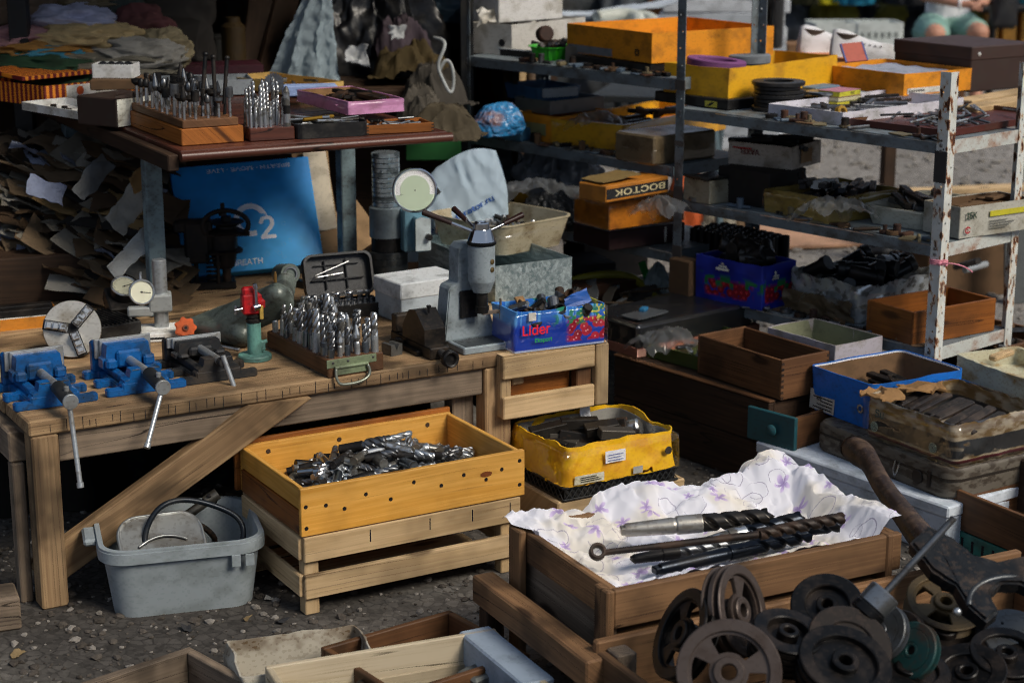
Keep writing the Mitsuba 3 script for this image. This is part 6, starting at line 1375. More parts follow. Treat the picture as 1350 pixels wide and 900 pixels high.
# ------------------------------------------------------------------ grey tub
TG = np.array((-0.874, 3.7132, 0)); TC = np.array((-0.5647, 3.8024, 0))
grz = math.degrees(math.atan2(TC[1]-TG[1], TC[0]-TG[0])); gL = float(np.linalg.norm(TC-TG))
TUBG = M('#8a9398', .42, 0., 'd', '#727a7c')
t = Thing('storage_tub', 'grey plastic storage tub of scrap parts on the gravel under the table', 'tub', TG, grz)
gL += .03; GD_ = .30; GH = .165
t.add('tub', tf(tub(gL, GD_, GH, .005, .06, taper=.022, rim=.006, levels=3, sub=.03), (-.015, 0, 0)), TUBG, smooth=35)
t.add('rim_lip', tf(loft([np.column_stack([rrect(gL+.016, GD_+.016, .066, 8)-.008, np.full(36, GH-.030)]), np.column_stack([rrect(gL+.016, GD_+.016, .066, 8)-.008, np.full(36, GH-.006)]), np.column_stack([rrect(gL, GD_, .06, 8), np.full(36, GH-.004)])], False), (-.015, 0, 0)), TUBG, smooth=35)
t.add('handle', cat(bx(-.05, -.02, GD_*.35, GD_*.65, GH-.02, GH-.004, .005)), TUBG)
t.add('drip_rib', cat(*[bx(gL-.09+k*.03, gL-.07+k*.03, -.0095, -.0065, GH-.058, GH-.03, .001) for k in range(2)]), TUBG)
GX = t.m @ mat4((-.015, 0, 0))
fr_ = smoothpath([(.10, .10, .12), (.115, .13, GH+.02), (.14, .14, GH+.045), (gL-.08, .16, GH+.025), (gL-.045, .15, GH+.005), (gL-.04, .12, .10)], 40)
one('wire_handle', tube(fr_, .0065, 8), M('#1c232b', .35, .5, 'd'), 'dark bent wire handle rising from the grey tub', 'handle', m=GX, smooth=True)
lidp = np.column_stack([rrect(.19, .13, .05, 8), np.zeros(36)])
t2 = Thing('metal_lid', 'dull aluminium oval lid leaning in the front of the grey tub', 'lid', m=GX @ mat4((.05, .055, .10), 8, 40))
t2.add('plate', loft([lidp, lidp+[0, 0, .004], (lidp-[.095, .065, 0])*[.93, .9, 1]+[.095, .065, .001], ]), M('#7b7d7c', .4, .7, 'd', '#4b4843'), smooth=30)
t2.add('rolled_rim', tube(np.vstack([lidp, lidp[:2]]), .004, 8), M('#8f9292', .35, .8, 'd'), smooth=True)
t2.add('rib', tube(smoothpath([(.04, .05, .005), (.09, .07, .006), (.15, .055, .005)], 12), .0035, 6), M('#8f9292', .35, .8, 'd'), smooth=True)
t2 = Thing('hand_drill', 'old steel hand drill part with a chrome ferrule inside the grey tub', 'tool', m=GX @ mat4((.15, .20, .13), 10))
t2.add('shaft', cat(rod((0, 0, 0), (.10, .0, .055), .011), rod((.10, 0, .055), (.13, 0, .072), .014), rod((-.06, .01, -.03), (0, 0, 0), .006)), M('#55524c', .35, .8, 'd'), smooth=40)
t2.add('cross_bar', rod((.105, -.012, .075), (.13, .02, .045), .005), BLACKM, smooth=40)
t2.add('frame', tube(smoothpath([(.03, 0, -.02), (.06, -.03, .02), (.10, -.02, -.01), (.12, .01, -.05)], 20), .007, 8), IRON, smooth=True)
for k in range(9): one('scrap_part', (ring(.03, .018, .015, 20), cyl(.016, 0, .06, 14), bx(-.04, .04, -.012, .012, 0, .014, .002))[k % 3], (IRON, STEEL_D, M('#2f4a34', .5, 0., 'd'))[k % 3], 'scrap metal part lying deep in the grey tub', 'part', m=GX @ mat4((R.uniform(.07, gL-.08), R.uniform(.06, .24), R.uniform(.03, .09)), R.uniform(0, 180), R.uniform(-40, 40), R.uniform(-40, 40)), group='scrap parts in the grey tub', smooth=40)
# ------------------------------------------------------------------ yellow shoe box on a black basket on a timber block
YB = ((0.129, 4.1935, 0.15), 30.0344, 0.3274, 0.2764, 0.0967)
p, rz, L, D, H = YB
one('timber_block', bx(-.02, L+.03, .0, D, .0, .113, .004), 'wood_slat', 'pale timber block under the black basket and yellow shoe box', 'timber', (p[0], p[1], 0), rz, grain=0)
t = Thing('black_basket', 'shallow black lattice plastic basket under the yellow shoe box', 'basket', (p[0], p[1], .1135), rz)
t.add('tray', cat(bx(-.004, L+.004, .0, D, .0, .004, .001), bx(-.006, L+.006, -.004, .0, .030, .036, .001), bx(-.006, L+.006, -.004, .0, .0, .005, .001), bx(-.008, -.004, -.002, D, .030, .036, .001), bx(-.008, -.004, -.002, D, 0, .005, .001), bx(.0, L, .004, .007, .004, .030, .001)), BLACKP)
lat = []
n = int(L/.017)
for k in range(n): lat += [rod((k*L/n, -.002, .004), ((k+1.2)*L/n, -.002, .031), .0013, 5, 0), rod(((k+1.2)*L/n, -.002, .004), (k*L/n, -.002, .031), .0013, 5, 0)]
n = int(D/.02)
for k in range(n): lat += [rod((-.006, k*D/n, .004), (-.006, (k+1.2)*D/n, .031), .0013, 5, 0), rod((-.006, (k+1.2)*D/n, .004), (-.006, k*D/n, .031), .0013, 5, 0)]
t.add('lattice', cat(lat), M('#2a2c2f', .35, 0., 'd'), kind='stuff')
t = Thing('shoe_box', 'bright yellow open shoe box wrapped in film, right of the plywood drawer', 'box', p, rz)
t.add('shell', crumple(tub(L, D, H, .003, .03, sub=.010, warp=.018, wf=10, seed=15, levels=7, taper=-.006), .0045, 26, 6), M('#e2b117', .35, 0., 'd', '#c98a14', clearcoat=.5), smooth=40)
t.add('lining', tf(tub(L-.012, D-.012, H*.86, .001, .03, sub=.02, warp=.008, seed=15, levels=3), (.006, .006, .003)), M('#8c8a84', .7, 0., 'd'), smooth=40)
t.add('film', wrapshell(L, D, H*.8, .007, 18, .007, .014), 'film', smooth=True)
t.add('paper_note', tf(crumple(bx(0, .058, 0, .0006, 0, .030, 0).subdivide().subdivide(), .0012, 30, 2), (L*.33, -.013, H*.48)), WHITEC)
t.add('note_writing', tf(cat(*[bx(.006, .05-.006*(k % 2), -.001, -.0002, .006+.007*k, .0072+.007*k, 0) for k in range(3)]), (L*.33, -.0155, H*.48)), M('#4a5a9a', .7, 0., 0))
t.add('paper_label', tf(crumple(bx(0, .085, 0, .0006, 0, .022, 0).subdivide().subdivide(), .001, 30, 3), (L*.06, -.0125, H*.05)), M('#c6c4b4', .6, 0., 'd', '#9a8d5c'))
t.add('label_print', tf(cat(*[bx(.016, .075-.007*k, -.001, -.0002, .006+.005*k, .0075+.005*k, 0) for k in range(3)]), (L*.06, -.0150, H*.05)), INK)
t.add('code_label', tf(bx(0, .028, 0, .0006, 0, .018, 0), (L*.58, -.0132, H*.06)), M('#9d9d98', .6, 0., 'd'))
t.add('grommet', tf(cyl(.0105, 0, .001, 20), (L*.90, -.0125, H*.52), rx=90), M('#4a4540', .4, .5, 'd'), smooth=40)
t.add('torn_paper', tf(crumple(bx(0, .03, 0, .0006, 0, .034, 0).subdivide().subdivide(), .008, 30, 5), (L*.62, D-.02, H*.84)), WHITEC)
t.L, t.D, t.H, t.m0 = L, D, H, mat4(p, rz)
bars(t, 16, 'dark_block', 'oily dark steel block lying in the bright yellow shoe box', 'blocks in the bright yellow shoe box', 'steel block', (.08, .12), .036, .026, (M('#2a2622', .4, .5, 'd'), M('#4b463f', .45, .4, 'd'), IRON), 41, .3, .82, 24, rot0=-35, tilt=12, marg=.2)
one('glass_jar', lathe([(.022, 0), (.024, .004), (.024, .05), (.018, .055)], 20), STEEL, 'shiny round tin at the right end of the yellow shoe box', 'tin', m=t.m0 @ mat4((L*.80, D*.55, H*.62), rx=70, rz=40), smooth=35)
# ------------------------------------------------------------------ big crate with the flowered cloth and the large drills
UB = ((0.1895, 3.1688, 0.3), 27.1059, 0.6572, 0.4013, 0.1186)
p, rz, L, D, _ = UB
L += .02
CUM = mat4((p[0], p[1], 0), rz)
t = Thing('wooden_crate', 'old brown wooden crate lined with the flowered cloth', 'crate', m=CUM)
t.board('front_board', .002, L, 0, .018, .222, .30, 'wood_crate', .003); t.board('front_board', .002, L, 0, .018, .12, .205, 'wood_crate', .003)
t.board('back_board', .0, L, D-.018, D, .222, .30, 'wood_crate', .003); t.board('back_board', .0, L, D-.018, D, .06, .205, 'wood_crate', .003)
t.board('side_board', .002, .020, .0185, D-.0185, .232, .298, 'wood_crate', .003); t.board('side_board', L-.020, L-.002, .0185, D-.0185, .225, .298, 'wood_crate', .003)
t.board('side_panel', .012, .020, .0185, D-.0185, .10, .228, 'wood_grey', .002)
for x, y in ((-.016, -.004), (-.016, D-.05), (L-.04, -.004)): t.board('corner_post', x, x+.017, y, y+.05, .03, .302, 'wood_crate', .003)
t.board('corner_post', .0, .036, D-.0, D+.03, .03, .302, 'wood_crate', .003)
t.board('bottom', .021, L-.021, .019, D-.019, .19, .20, 'wood_crate', .002)
t = Thing('timber_frame', 'thick worn timber frame under the flowered-cloth crate, jutting out at the left', 'timber frame', m=CUM)
t.board('side_beam', -.085, -.035, -.05, D+.03, .135, .195, 'wood_crate', .004)
t.board('cross_beam', -.034, L, -.04+.06, .06, .0, .028, 'wood_crate', .004)
t.board('side_beam', -.085, -.035, -.045, D+.02, .0, .05, 'wood_dark', .004)
for y in (-.03, D-.03): t.board('upright', -.080, -.040, y, y+.04, .0505, .1345, 'wood_dark', .003)
LGREY = M('#8a98a8', .6, 0., 'd')
one('white_carton', bx(-.16, -.09, .06, .34, 0, .12, .004), LGREY, 'pale blue-grey carton behind the timber frame', 'carton', m=CUM)
def f_cloth(p, n, uv):
    c = mi.Color3f(lin('#d2d2da'))
    c = mix(c, lin('#cfc5ae'), smoothstep(.5, .72, fbm(uv.x*9, uv.y*9, 2, 3))*.6)
    S = 13.5
    X, Y = uv.x*S, uv.y*S
    out = c
    for (ox, oy, sc, seed) in ((0., 0., 1., 1), (.53, .47, 1.45, 2)):
        x, y = X*sc+ox, Y*sc+oy
        i, j = dr.floor(x), dr.floor(y)
        cx, cy = x-i-.5-.25*(cell_rand(i, j, seed)-.5), y-j-.5-.25*(cell_rand(i, j, seed+5)-.5)
        r = dr.sqrt(cx*cx+cy*cy); a = dr.atan2(cy, cx)+6.28*cell_rand(i, j, seed+9)
        petal = .27*(.25+.75*dr.abs(dr.cos(2.5*a)))
        on = smoothstep(petal, petal-.05, r)*dr.select(cell_rand(i, j, seed+3) > (.55 if seed == 1 else .78), 1., 0.)
        out = mix(out, mix(lin('#7a5aa5'), lin('#bca6d2'), smoothstep(.02, .24, r)), on*.75)
        sp = dr.abs(r-.12-.045*(a+3.14)/1.57)
        sw = smoothstep(.016, .006, sp)*dr.select(cell_rand(i, j, seed+3) <= (.40 if seed == 1 else .3), 1., 0.)*smoothstep(.46, .40, r)
        out = mix(out, lin('#7d7590'), sw*.75)
    return out
scene['mat_flower_cloth'] = two({'type': 'principled', 'base_color': mikit.proc(f_cloth), 'roughness': .9, 'specular': .2, 'sheen': .3})
def sst(a, b_, x):
    k = np.clip((x-a)/(b_-a), 0, 1); return k*k*(3-2*k)
NXC, NYC = 120, 84
def f_cl(a, b_):
    x0 = .021-.040*sst(.70, .95, b_)
    x = x0+(L+.012-x0)*a; y = .0195+(D+.012)*b_
    rise = sst(.55, .97, b_)*(.030+.030*np.exp(-((a-.96)/.10)**2)+.010*np.exp(-((a-.5)/.12)**2)+.005*np.sin(a*15+.6))
    rr_ = sst(.86, .97, a)*(.058+.010*np.sin(b_*9+.8))
    ll = sst(.16, .02, a)*(.030+.004*np.sin(b_*14)+.024*sst(.6, .85, b_))
    ff = sst(.12, .02, b_)*.046
    base = .250+np.maximum(np.maximum(rise+.038*sst(.45, .8, b_), rr_+.02), np.maximum(ll, ff))
    pnt = np.stack([x*9, y*9, 0*x], -1)
    f1 = ridged(pnt, 31, 3)-.6
    f2 = ridged(np.stack([x*24+3, y*20, 0*x], -1), 37, 3)-.6
    f3 = ridged(np.stack([x*60, y*34, 0*x], -1), 39, 2)-.6
    z = base+.022*f1*(.5+.5*sst(.4, .8, b_))+.009*f2+.0035*f3
    z = np.where((x < .016) & (b_ > .6), np.maximum(z, .307), z)
    y = y+.016*f1*sst(.6, 1, b_)
    edge = .004*np.sin(a*40)+.005*np.sin(a*17)
    return np.stack([x+.008*f2*sst(.05, .2, a)*sst(.99, .9, a), y+edge*sst(.9, 1, b_), z], -1)
CLO = grid(NXC, NYC, f_cl)
one('flowered_cloth', CLO, 'mat_flower_cloth', 'white cloth printed with purple flowers, draped in the old brown crate', 'cloth', m=CUM, smooth=True, uv=guv(NXC, NYC, .62, .44))
def bigdrill(a, bb, r, label, shank, fl, sh=.36, col=True, n2=1.6, key='large_drill'):
    a, bb = np.array(a), np.array(bb); m, Lq = align(a, bb)
    q = Thing(key, label, 'drill bit', m=m)
    s = Lq*sh
    q.add('tang', bx(-r*.42, r*.42, -r*.62, r*.62, 0, s*.12, .002), shank)
    q.add('shank', lathe([(r*.68, s*.08), (r*.74, s*.12), (r*.92, s*.93), (r*.85, s*.95), (r*.85, s)], 28), shank, smooth=35)
    if col: q.add('collar', lathe([(r*.98, s), (r*1.03, s+.003), (r*1.03, s+Lq*.16), (r*.99, s+Lq*.165)], 28), shank, smooth=35)
    s2 = s+(Lq*.165 if col else 0)
    q.add('flutes', cat(fluted(r, s2, Lq*.95, 2, n2, .52, 40, 60, False), lathe([(r*.62, Lq*.95), (0, Lq)], 20)), fl, smooth=28)
SHK1 = M('#bdb8ae', .36, .85, 'd', '#5a4a38'); FLU = M('#4a4642', .3, .9, 'd', '#2a2521'); FLB = M('#2b3038', .28, .9, 'd', '#1d1c1c')
bigdrill((0.2165, 3.4241, 0.325), (0.5288, 3.4529, 0.345), .0185, 'largest twist drill with a bright worn shank, farthest back on the cloth', SHK1, FLU)
bigdrill((0.3753, 3.3874, 0.31), (0.593, 3.4715, 0.335), .0165, 'dark twist drill with a bright collar, second from the back on the cloth', STEEL, FLB, .25)
bigdrill((0.2738, 3.2915, 0.292), (0.6131, 3.4647, 0.305), .0165, 'long blued twist drill nearest the front of the crate', FLB, FLB, .45)
bigdrill((0.2326, 3.3361, 0.298), (0.4375, 3.4047, 0.305), .013, 'short dark drill half hidden under the ring-ended auger', BLACKM, STEEL_D, .3)
bigdrill((0.4754, 3.465, 0.3), (0.6687, 3.4634, 0.325), .016, 'dark twist drill pointing right under the rusty auger', FLB, FLB, .2, False)
a0, a1, a2 = np.array((0.1639, 3.2989, 0.325)), np.array((0.4797, 3.3359, 0.35)), np.array((0.6591, 3.4166, 0.355))
t = Thing('auger', 'rusty wood auger with a ring handle lying across the drills', 'auger')
ma, La = align(a0, a1)
AUG = M('#2b2522', .5, .5, 'd', '#4a382c')
t.add('ring', ring(.0165, .0095, .018, 28, .002), AUG, tf=facing(a0+[0, .006, -.002], (.10, -.75, .62)), smooth=35)
t.add('rod', rod(a0+(a1-a0)/La*.014, a1, .0062, 12, .001, .008), AUG, smooth=40)
mb_, Lb_ = align(a1, a2)
t.add('twist', fluted(.0125, 0, Lb_, 2, 3.2, .55, 28, 60), AUG, tf=mb_, smooth=25)
# ------------------------------------------------------------------ crate of pulleys in front
t = Thing('pulley_crate', 'rough brown wooden crate full of black pulleys in the foreground', 'crate', m=CUM)
CY0, CY1 = -.50, -.028
t.board('back_board', -.05, L+.30, CY1, -.008, .03, .218, 'wood_crate', .004)
t.board('side_board', -.05, -.032, CY0, CY1-.0005, .03, .20, 'wood_crate', .003)
t.board('corner_post', -.031, .010, CY1-.045, CY1-.001, .02, .205, 'wood_grey', .003)
t.board('front_board', -.05, L+.3, CY0-.020, CY0-.0005, .02, .20, 'wood_slat', .004)
t.board('bottom', -.03, L+.28, CY0, CY1-.001, .012, .024, 'wood_dark', .002)
t.board('side_board', L+.282, L+.3, CY0, CY1-.0005, .03, .20, 'wood_crate', .003)
CASTB = M('#2a2522', .4, .6, 'd', '#3d2e26'); CASTP = M('#524843', .42, .5, 'd', '#33261f'); CASTK = M('#141415', .36, .55, 'd', '#2a221d'); BRW = M('#54462f', .45, .4, 'd', '#33281d'); GRYF = M('#5a5e62', .38, .7, 'd', '#33302c')
def pulley(label, c, n, r, w, rim, mat, spokes=0, grooves=1, roll=0., holes=0):
    m = facing(c, n) @ mat4(rz=roll)
    t = Thing('pulley', label, 'pulley', m=m)
    pr = [(r*rim, -w/2+.002), (r*rim+.002, -w/2), (r-.002, -w/2)]
    for k in range(grooves):
        z0, z1 = -w/2+w*k/grooves, -w/2+w*(k+1)/grooves
        pr += [(r, z0+.002), (r, z0+.004), (r-.014 if w/grooves > .012 else r-.006, (z0+z1)/2-.001), (r-.014 if w/grooves > .012 else r-.006, (z0+z1)/2+.001), (r, z1-.004), (r, z1-.002)]
    pr += [(r-.002, w/2), (r*rim+.002, w/2), (r*rim, w/2-.002), (r*rim, -w/2+.002)]
    a = np.arange(44)*2*np.pi/44
    rings = [np.column_stack([q*np.cos(a), q*np.sin(a), 0*a+z]) for q, z in pr]
    t.add('rim', loft(rings, False), mat, smooth=30)
    hub = r*.30
    t.add('hub', ring(hub, hub*.5, w*1.05, 28, .002), mat, smooth=35, tf=mat4((0, 0, -w*.52)))
    web = Point(0, 0).buffer(r*rim+.001, 32).difference(Point(0, 0).buffer(hub-.001, 24))
    if spokes:
        for k in range(spokes):
            a0 = 2*math.pi*k/spokes; a = np.linspace(a0+.32, a0+2*math.pi/spokes-.32, 14)
            pl = Polygon(list(zip(hub*1.25*np.cos(a), hub*1.25*np.sin(a))) + list(zip(r*rim*.93*np.cos(a[::-1]), r*rim*.93*np.sin(a[::-1]))))
            web = web.difference(pl.buffer(-.003).buffer(.003))
    for k in range(holes):
        web = web.difference(Point(r*.55*math.cos(6.283*k/holes), r*.55*math.sin(6.283*k/holes)).buffer(r*.04))
    t.add('web', prism(web, .008, .001), mat, tf=mat4((0, 0, w*.10)))
    return t
pulley('large brownish spoked pulley facing out at the bottom of the crate', (0.3616, 2.8, 0.3064), (-.12, -.86, .45), .088, .034, .76, CASTP, 3, 1, 20)
pulley('dark broken pulley standing on edge behind the large spoked one', (0.396, 3.02, 0.322), (.80, -.50, .35), .083, .04, .78, CASTP, 2, 2, 60)
pulley('big black pulley lying at the left of the pulley crate', (0.3099, 3, 0.2841), (-.86, -.22, .46), .085, .035, .75, CASTK, 3, 2, 10)
pulley('black multi-grooved pulley between the spoked pulley and the cracked one', (0.4694, 2.9, 0.3139), (.15, -.25, .95), .062, .06, .6, CASTK, 0, 5)
pulley('black knurled wheel at the back of the pulley crate', (0.572, 3.08, 0.2981), (-.10, -.55, .80), .066, .05, .6, CASTK, 0, 4)
pulley('cracked dark flat pulley lying tilted in the middle of the crate', (0.5779, 2.9, 0.3083), (.18, -.55, .82), .075, .03, .55, CASTB, 0, 1)
pulley('black stepped pulley under the cracked flat one', (0.5576, 2.84, 0.2935), (.15, -.4, .9), .080, .05, .7, CASTK, 0, 3)
pulley('thin grey pulley half leaning on the cracked one', (0.6558, 3, 0.2928), (-.62, -.55, .56), .052, .02, .7, GRYF, 0, 1)
pulley('narrow black pulley with a bright edge, third of the leaning row', (0.6889, 3, 0.2783), (-.66, -.52, .54), .052, .02, .7, CASTB, 0, 1)
pulley('chipped teal pulley at the right of the leaning row', (0.7049, 2.96, 0.2729), (-.70, -.50, .5), .052, .018, .72, M('#173d3c', .5, .1, 'd', '#3a2a20'), 0, 1)
pulley('round brown pulley with oval openings, lying flat below the iron yoke', (0.7954, 3.12, 0.2887), (.05, -.40, .91), .073, .036, .80, BRW, 4, 1, 15)
pulley('black pulley under the round brown one', (0.7889, 3.08, 0.2431), (.0, -.25, .96), .072, .05, .7, CASTK, 0, 3)
pulley('grey flange with a wide bore at the right edge', (0.9087, 3.05, 0.2563), (.05, -.45, .88), .062, .024, .72, GRYF, 0, 1, 0, 3)
pulley('black pulley under the grey flange at the right edge', (0.8792, 3, 0.2346), (.0, -.3, .95), .066, .05, .7, CASTK, 0, 3)
pulley('black pulley deep in the right corner of the crate', (0.6931, 2.95, 0.2314), (.1, -.2, .97), .075, .04, .7, CASTK, 0, 2)
pulley('black rough pulley at the bottom right of the crate', (0.8026, 2.96, 0.2238), (-.2, -.3, .9), .07, .035, .6, CASTK, 0, 2)
# plunger rod
s, e = np.array((0.7772, 3.02, 0.4995)), np.array((0.6531, 2.98, 0.3732))
t = Thing('plunger', 'steel rod with a bright cylinder head leaning in the pulley crate', 'plunger')
t.add('rod', rod(e, s, .0062), STEEL_D, smooth=40)
d = (e-s)/np.linalg.norm(e-s)
t.add('head', rod(e-d*.004, e+d*.034, .030, 28, .003), M('#8d9093', .3, .9, 'd', '#4a4744'), smooth=35)
t.add('seal', rod(e+d*.034, e+d*.052, .031, 28, .002), CASTK, smooth=35)
# iron yoke with the big wooden handle
hp = [np.array(q) for q in ((0.8073, 4.1329, 0.27), (0.825, 4.0368, 0.275), (0.8249, 3.8735, 0.275), (0.8356, 3.6782, 0.27), (0.8488, 3.5012, 0.265), (0.8673, 3.3526, 0.255))]
t = Thing('iron_tool', 'heavy iron tool with a long dark wooden handle propped across the right side', 'tool')
path = smoothpath(hp, 50); kk = np.linspace(0, 1, 50)
t.add('handle', tube(path, .023+.009*np.exp(-((kk-.06)/.08)**2)+.006*np.exp(-((kk-.8)/.2)**2), 18), M('#2e211a', .4, 0., 'd', '#5a4636'), smooth=True)
ym, yL, yD = panel3((0.7198, 3.1, 0.4442), (1.0557, 3.12, 0.4368), (0.6879, 2.92, 0.3305))
YP = [(1196,722), (1222,700), (1250,716), (1272,738), (1300,748), (1334,742), (1396,722), (1440,722), (1440,764), (1404,776), (1362,802), (1346,792), (1322,776), (1297,775), (1278,788), (1284,812), (1266,824), (1250,806), (1240,778), (1214,758)]
YP = Polygon([((x-1200)/240*yL, (830-y)/130*yD) for x, y in YP]).buffer(.006).buffer(-.004)
yk = prism(YP, .036, .005).subdivide_to_size(.02)
yv = np.array(yk.vertices); yv[:, 2] += .10*np.clip((yv[:, 0]-yL*.45)/yL, 0, 1)**1.0*.3
t.add('yoke', crumple(mk(yv, yk.faces), .002, 40, 3), M('#1f2226', .42, .55, 'd', '#4a3b30'), tf=ym @ mat4((0, 0, -.02)), smooth=40)
rimp = np.array([((x-1200)/240*yL, (830-y)/130*yD, .024) for x, y in ((1250,804), (1258,786), (1276,774), (1298,768), (1324,769), (1344,782), (1358,798))])
t.add('lip', tube(smoothpath(rimp, 24), .006, 8), M('#4a4d50', .38, .8, 'd'), tf=ym @ mat4((0, 0, -.012)), smooth=True)
t.add('socket', tf(cyl(.034, -.03, .05, 20, .004), np.array((0.8578, 3.3913, 0.262)), rx=-50, ry=-35), M('#1f2226', .42, .55, 'd', '#4a3b30'), smooth=40)
t.add('bolt', tf(trimesh.creation.icosphere(2, .008), np.array((0.775, 2.95, 0.3516))), STEEL, smooth=True)
# ------------------------------------------------------------------ right side: white case, suitcase, shoe boxes, drawers
WB = ((1.041, 4.1078, 0.13), 36.813, 0.3622, 0.6499, -0)
p, rz, L, D, _ = WB
t = Thing('foam_box', 'long white foam packing box under the old suitcase', 'box', (p[0], p[1], 0), rz)
t.add('body', bx(0, L, 0, D, 0, .10, .004), M('#b9c3cf', .7, 0., 'd', '#8f979c'))
t.add('lid', bx(-.004, L, -.004, D, .1005, .13, .004), M('#c2cbd6', .7, 0., 'd', '#979fa6'))
TD = ((0.7364, 4.5405, 0.1305), 42.7561, 0.1435, 0.1527, 0.0891)
p, rz, L, D, H = TD
t = Thing('teal_drawer', 'small wooden drawer with a dark teal front and round knob, on the foam box', 'drawer', p, rz)
TLF = M('#1d4a52', .5, 0., 'd', '#2b2a26')
t.board('front_board', -.003, .010, -.004, D+.004, 0, H, TLF, .002)
t.board('side_board', .0105, L+.03, .0, .010, .001, H-.002, 'wood_brown', .001); t.board('side_board', .0105, L+.03, D-.01, D, .001, H-.002, 'wood_brown', .001)
t.board('back_board', L+.0305, L+.04, 0, D, .001, H-.002, 'wood_brown', .001); t.board('bottom', .0105, L+.03, .0105, D-.0105, .003, .008, 'wood_brown', .0005)
t.add('knob', tf(lathe([(.006, 0), (.006, .006), (.015, .010), (.016, .016), (.010, .021), (.0, .022)], 24), (-.003, D*.42, H*.5), ry=-90), TLF, smooth=35)
SU = ((1.0518, 4.1387, 0.1305), 31.4192, 0.3338, 0.5035, 0.0767)
p, rz, L, D, H = SU
def f_case(p, n, uv):
    e = smoothstep(.42, .66, fbm(p.x*42+p.y*19, p.y*46, p.z*75, 5))
    return mix(lin('#5d574e'), lin('#3d352c'), e)
scene['mat_peeling'] = two({'type': 'principled', 'base_color': mikit.proc(f_case), 'roughness': .6, 'specular': .35})
t = Thing('suitcase', 'battered grey suitcase with peeling cover and dark corners, under the blue shoe box', 'suitcase', p, rz)
o = rrect(L, D, .045, 8); c2 = np.array([L/2, D/2])
t.add('body', loft([np.column_stack([(o-c2)*.97+c2, np.full(len(o), 0)]), np.column_stack([o, np.full(len(o), .008)]), np.column_stack([o, np.full(len(o), H-.008)]), np.column_stack([(o-c2)*.97+c2, np.full(len(o), H)])]), 'mat_peeling', smooth=40)
t.add('seam', loft([np.column_stack([(o-c2)*1.008+c2, np.full(len(o), H*.60)]), np.column_stack([(o-c2)*1.008+c2, np.full(len(o), H*.68)])]), M('#2c2620', .5, .2, 'd'), smooth=40)
for y in (D*.22, D*.75):
    t.add('lock', cat(tf(cyl(.018, 0, .004, 20), (-.001, y, H*.45), ry=-90), bx(-.006, -.0005, y-.045, y-.035, H*.25, H*.80, .001)), M('#2a2420', .45, .4, 'd'), smooth=35)
t.add('latch', tube([(-.006, D*.34, H*.70), (-.010, D*.345, H*.4), (-.010, D*.36, H*.2), (-.009, D*.375, H*.4), (-.006, D*.37, H*.7)], .0022, 6), STEEL, smooth=True)
zs = .1305+H
BBX = ((0.9171, 4.4647, 0.2), 30.864, 0.3248, 0.2347, 0.1013)
p, rz, L, D, H = BBX
p = (p[0], p[1], zs+.001)
BLUE = M('#1462b8', .4, 0., 'd', '#1a4a86')
t = Thing('shoe_box', 'bright blue open shoe box with white rim and grommet, on the old suitcase', 'box', p, rz)
D += .01; L = max(L, .2)
g = tub(L, D, H+.018, .003, .022, sub=.015, warp=.008, wf=7, seed=6, levels=3, taper=.006)
t.add('shell', g, BLUE, smooth=40)
t.add('lining', tf(tub(L-.010, D-.010, H+.010, .001, .02, sub=.02, warp=.008, wf=7, seed=6, levels=3, taper=.006), (.005, .005, .002)), M('#6d5238', .8, 0., 'd'), smooth=40)
gi = tub(L-.0085, D-.0085, H+.0155, .0012, .021, sub=.015, warp=.008, wf=7, seed=6, levels=3, taper=.006)
t.add('white_rim', tf(gi.slice_plane([0, 0, H+.001], [0, 0, 1]), (.0042, .0042, 0)), WHITEC, smooth=40)
t.add('grommet', tf(ring(.0115, .0065, .002, 22, .0005), (-.0015, D*.15, H*.50), rx=90, rz=-90), STEEL, smooth=40)
t.add('paper_label', tf(bx(0, .0006, 0, D*.40, 0, H*.52, .0002), (.001, D*.58, .004), ry=3), M('#b0aca2', .6, 0., 'd', '#7d786c'))
t.add('label_print', tf(cat(*[bx(-.0008, -.0002, D*.03, D*(.34-.06*(k % 3)), H*(.06+.09*k), H*(.09+.09*k), 0) for k in range(4)]), (.001, D*.58, .004), ry=3), INK)
t.add('label_number', tf(tf(text('41', .012, .0004, True), rx=90), (-.0008, D*.86, .012+H*.2), rz=-90), INK)
t.L, t.D, t.H, t.m0 = L, D, H, mat4(p, rz)
bars(t, 12, 'dark_file', 'dark flat bar lying in the bright blue shoe box', 'bars in the bright blue shoe box', 'bar', (.10, .16), .024, .012, (M('#26231f', .45, .3, 'd'), BLACKM), 43, .45, .78, 24, rot0=70, marg=.24)
WT = ((1.0649, 4.1659, 0.2), 31.5319, 0.309, 0.3127, 0.0937)
p, rz, L, D, H = WT
p = (p[0], p[1], zs+.001)
def f_wrapc(p, n, uv):
    s = fbm(uv.x*30, uv.y*8, 1, 4)
    c = mix(lin('#988c78'), lin('#66502f'), smoothstep(.30, .72, s))
    c = mix(c, lin('#26282a'), smoothstep(.16, .20, uv.y)*smoothstep(.62, .58, uv.y)*smoothstep(.80, .55, fbm(uv.x*26, uv.y*6, 5, 4)))
    return mix(c, lin('#4a1d22'), smoothstep(.05, .08, uv.y)*smoothstep(.15, .12, uv.y))
scene['mat_taped_print'] = two({'type': 'principled', 'base_color': mikit.proc(f_wrapc), 'roughness': .25, 'specular': .5, 'clearcoat': .8})
t = Thing('taped_carton', 'battered tape-wrapped carton of black steel bars, right of the blue shoe box', 'carton', p, rz)
H += .012
g = crumple(tub(L, D, H, .004, .02, sub=.010, warp=.016, wf=9, seed=9, levels=7), .006, 26, 4); v = g.vertices
t.add('shell', g, 'mat_taped_print', uv=np.column_stack([v[:, 0]+v[:, 1], v[:, 2]/H]), smooth=40)
